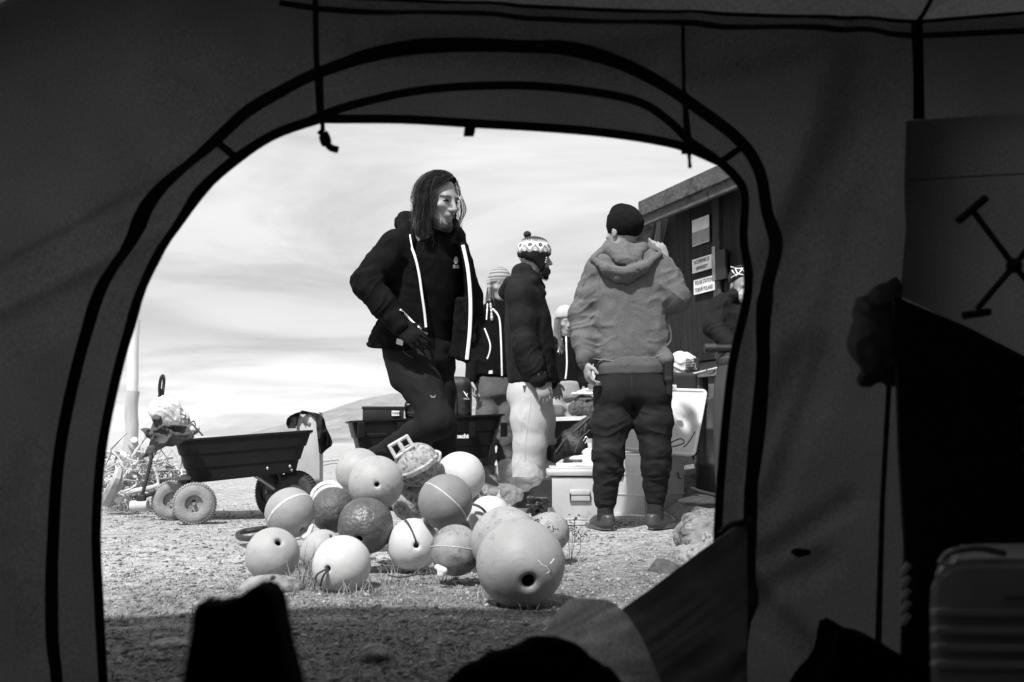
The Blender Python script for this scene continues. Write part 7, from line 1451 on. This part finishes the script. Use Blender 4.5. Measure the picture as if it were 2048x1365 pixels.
s.fold(J['shR'], J['wrR'], 0.12, 0.010, 0.05, 0.12, 4); s.fold(b4, t4, 0.3, 0.007, 0.1, 0.12, 6); s.build('jacket', 0.008, blackj, p4); bv4 = s.bvh
pipe(p4, [(985, 618), (998, 632), (1001, 660), (1003, 710), (1004, 752)], [bv4], r=0.007); pipe(p4, [(969, 657), (978, 680), (981, 695), (977, 712), (974, 718)], [bv4], r=0.006); pipe(p4, [(975, 608), (973, 640)], [bv4], r=0.005); flatpoly([(978, 742), (985, 741), (985, 748), (977, 748)], [bv4], 0.004, p4, 'hem_label', pip, 7.5)
tr4, ts4 = legs(J, p4, gtr, 0, rt4, [(0, 0, 0, 0.16, 0.12), (1, 0, 0, 0.155, 0.115)], [0.085, 0.082, 0.068, 0.065, 0.055], 0.008, 0.009, 31, base=P(992, 795, 7.72), top=P(992, 750, 7.72))
def stripes(V):
    z = V[:, 2] - hc4.z; return np.where((z % 0.028) < 0.012, 0.16, 0.36) * np.where(z < 0.035, 1.6, 1.0) * (1 - 0.5 * (((z - 0.012) % 0.04) < 0.006))
s = S(); s.ell(hc4 + UP * 0.045, (0.092, 0.104, 0.105), HM4, 0); s.cut(lambda p: (p - nv(hc4))[..., 2] - 0.022, np.array(hc4) - 0.3, np.array(hc4) + 0.3, 0.004); x4 = f4.cross(UP)
for q in (1, -1): s.cone(hc4 + x4 * 0.082 * q + UP * 0.03, hc4 + x4 * 0.08 * q - UP * 0.05, 0.026, 0.012, 0.01); s.chain([hc4 + x4 * 0.082 * q - UP * 0.05, hc4 + x4 * 0.09 * q - UP * 0.16 + f4 * 0.05, hc4 + x4 * 0.095 * q - UP * 0.27 + f4 * 0.09], [0.011, 0.009, 0.012], 0.01)
s.build('hat', 0.006, attr_mat('striped_knit'), p4, paint=stripes)
pts_ = []
for k in range(300):
    a = hc4 + x4 * rgh.uniform(-0.09, 0.09) - f4 * 0.01 - UP * rgh.uniform(0, 0.05) + f4 * rgh.uniform(-0.06, 0.06); pts_.append([a, a - UP * 0.08 + x4 * 0.01, a - UP * rgh.uniform(0.14, 0.24) + f4 * 0.02])
strands(p4, 'hair', pts_, 0.004, hairl)
# ------------------------------------------------------------------ 5: woman in the pale hat
Y5 = 9.3; hc5 = P(1131, 645, 9.3); f5 = Vector((0.30, -0.93, -0.15)).normalized()
J = dict(head=hc5, face=f5, hs=1.0, neck=P(1132, 668, 9.32), shR=P(1108, 688, 9.3), shL=P(1162, 688, 9.34), elR=P(1100, 730, 9.35), wrR=P(1110, 768, 9.2), elL=P(1172, 735, 9.36), wrL=P(1168, 772, 9.2),
         pelvis=P(1135, 778, 9.3), hipR=P(1118, 790, 9.28), hipL=P(1150, 790, 9.34), knR=P(1108, 850, 9.22), anR=P(1100, 925, 9.25), knL=P(1142, 850, 9.24), anL=P(1140, 925, 9.3), ftR=Vector((-0.3, -1, 0)), ftL=Vector((0.3, -1, 0)),
         hdL=((0.0, -0.2, -0.97), (-0.95, 0, 0), (0, -1, 0), 0.7, 1.0))
p5, sb, HL5, HM5 = body('long-haired woman in a pale beanie, black jacket and tan trousers, farthest back', J, 0.0085)
rt5 = Vector((1, 0.1, 0)); b5, t5 = P(1136, 768, 9.32), P(1132, 668, 9.32)
s = S(); s.loft(b5, t5, rt5, [(0, 0, 0, 0.17, 0.13), (0.4, 0, 0, 0.15, 0.125), (0.8, 0, 0, 0.16, 0.11), (1, 0, 0, 0.06, 0.06)], 0, 2.3, 0.03); s.chain([J['shR'], J['elR'], J['wrR']], [0.07, 0.055, 0.045], 0.04); s.chain([J['shL'], J['elL'], J['wrL']], [0.07, 0.055, 0.045], 0.04); s.fold(b5, t5, 0.3, 0.008, 0.08, 0.1, 5); s.build('jacket', 0.009, blackj, p5); bv5 = s.bvh
pipe(p5, [(1132, 668), (1133, 700), (1134, 730), (1131, 758)], [bv5], r=0.007); pipe(p5, [(1124, 678), (1116, 705)], [bv5], r=0.005)
legs(J, p5, ttr, 0, rt5, [(0, 0, 0, 0.17, 0.12), (1, 0, 0, 0.165, 0.12)], [0.09, 0.09, 0.078, 0.07, 0.06], 0.010, 0.010, 41, base=P(1135, 800, 9.3), top=P(1135, 762, 9.3))
for q in 'LR':
    a = Vector((J['an' + q].x, J['an' + q].y, 0.19)); s = S(); s.chain([a + UP * 0.12, a, a + Vector((0.0, -0.10, -0.01))], [0.065, 0.06, 0.045], 0.02); s.build('boot', 0.009, mat('boot_tan', 0.22, 0.7, 0.3, 20), p5)
s = S(); s.ell(hc5 + UP * 0.06, (0.098, 0.108, 0.105), HM5, 0); s.cut(lambda p: (p - nv(hc5))[..., 2] - 0.035, np.array(hc5) - 0.3, np.array(hc5) + 0.3, 0.004); s.build('beanie', 0.007, mat('pale_knit', 0.42, 0.95, 0.1, 20, 0.6, 90), p5)
x5 = f5.cross(UP); pts_ = []
for k in range(260):
    sg = rgh.choice((-1, 1)); a = hc5 + x5 * sg * rgh.uniform(0.06, 0.095) + f5 * rgh.uniform(-0.06, 0.05) + UP * 0.03; pts_.append([a, a - UP * 0.12 + x5 * sg * 0.012, a - UP * rgh.uniform(0.22, 0.34) + f5 * 0.05 + x5 * rgh.gauss(0, .01)])
strands(p5, 'hair', pts_, 0.005, hairl)
# ------------------------------------------------------------------ 6: person by the hut
hc6 = P(1486, 572, 6.85); f6 = Vector((0.15, -0.90, -0.45)).normalized()
J = dict(head=hc6, face=f6, hs=1.0, neck=P(1484, 600, 6.9), shR=P(1444, 612, 6.88), shL=P(1535, 612, 6.95), elR=P(1428, 655, 6.85), wrR=P(1462, 690, 6.68), elL=P(1545, 670, 6.9), wrL=P(1510, 700, 6.7),
         pelvis=P(1490, 765, 6.92), hipR=P(1472, 780, 6.9), hipL=P(1512, 780, 6.95), knR=P(1472, 880, 6.85), anR=P(1474, 985, 6.9), knL=P(1512, 880, 6.9), anL=P(1514, 985, 6.95), ftR=Vector((0, -1, 0)), ftL=Vector((0.2, -1, 0)))
p6, sb, HL6, HM6 = body('person in a dark jacket and strapped headgear, half hidden by the tent door', J, 0.0075)
rt6 = Vector((1, 0.08, 0)); b6, t6 = P(1490, 768, 6.92), P(1486, 598, 6.9)
s = S(); s.loft(b6, t6, rt6, [(0, 0, 0, 0.18, 0.13), (0.5, 0, 0, 0.175, 0.13), (0.82, 0, 0, 0.19, 0.12), (1, 0, 0, 0.075, 0.075)], 0, 2.3, 0.03); s.chain([J['shR'], J['elR'], J['wrR']], [0.08, 0.068, 0.055], 0.04); s.chain([J['shL'], J['elL'], J['wrL']], [0.08, 0.065, 0.05], 0.04); s.chain([P(1452, 598, 6.88), P(1470, 592, 6.82), P(1500, 598, 6.84)], [0.03, 0.035, 0.03], 0.03)
s.fold(J['shR'], J['elR'], 0.16, 0.012, 0.045, 0.13, 3); s.fold(J['elR'], J['wrR'], 0.13, 0.012, 0.035, 0.13, 6); s.fold(b6, t6, 0.3, 0.012, 0.1, 0.1, 9); s.build('jacket', 0.007, djk, p6)
legs(J, p6, trk, 0, rt6, [(0, 0, 0, 0.17, 0.12), (1, 0, 0, 0.165, 0.12)], [0.09, 0.085, 0.07, 0.065, 0.055], 0.01, 0.010, 51, base=P(1490, 800, 6.92), top=P(1490, 760, 6.92))
s = S(); s.ell(hc6 + UP * 0.05 - f6 * 0.01, (0.095, 0.104, 0.092), HM6, 0); s.cut(lambda p: (p - nv(hc6)) @ nv((UP * 0.9 - f6 * 0.4).normalized()) - 0.02, np.array(hc6) - 0.3, np.array(hc6) + 0.3, 0.004); s.build('cap', 0.006, mat('cap_black', 0.012, 0.8), p6); bvc = s.bvh
mb = MB()
for pl in (((1461, 534), (1476, 538), (1492, 536)), ((1464, 541), (1472, 552), (1490, 534)), ((1470, 537), (1476, 550), (1484, 538), (1492, 548)), ((1462, 556), (1476, 548), (1494, 552))): mb.tube(drape(dense(list(pl), 3), [bvc, sb.bvh], 0.005, 6.75), 0.004, 5)
mb.build('headgear_strap', pip, p6, True, fix=False)
s = S(); s.ell(hc6 + f6 * 0.055 - UP * 0.050, (0.062, 0.055, 0.060), None, 0); s.fold(hc6, hc6 - UP * 0.1, 0.12, 0.008, 0.02, 0.05, 3); s.build('face_scarf', 0.006, mat('scarf_pale', 0.42, 0.85, 0.2, 40, dirt=(0.08, 40, 0.56)), p6)
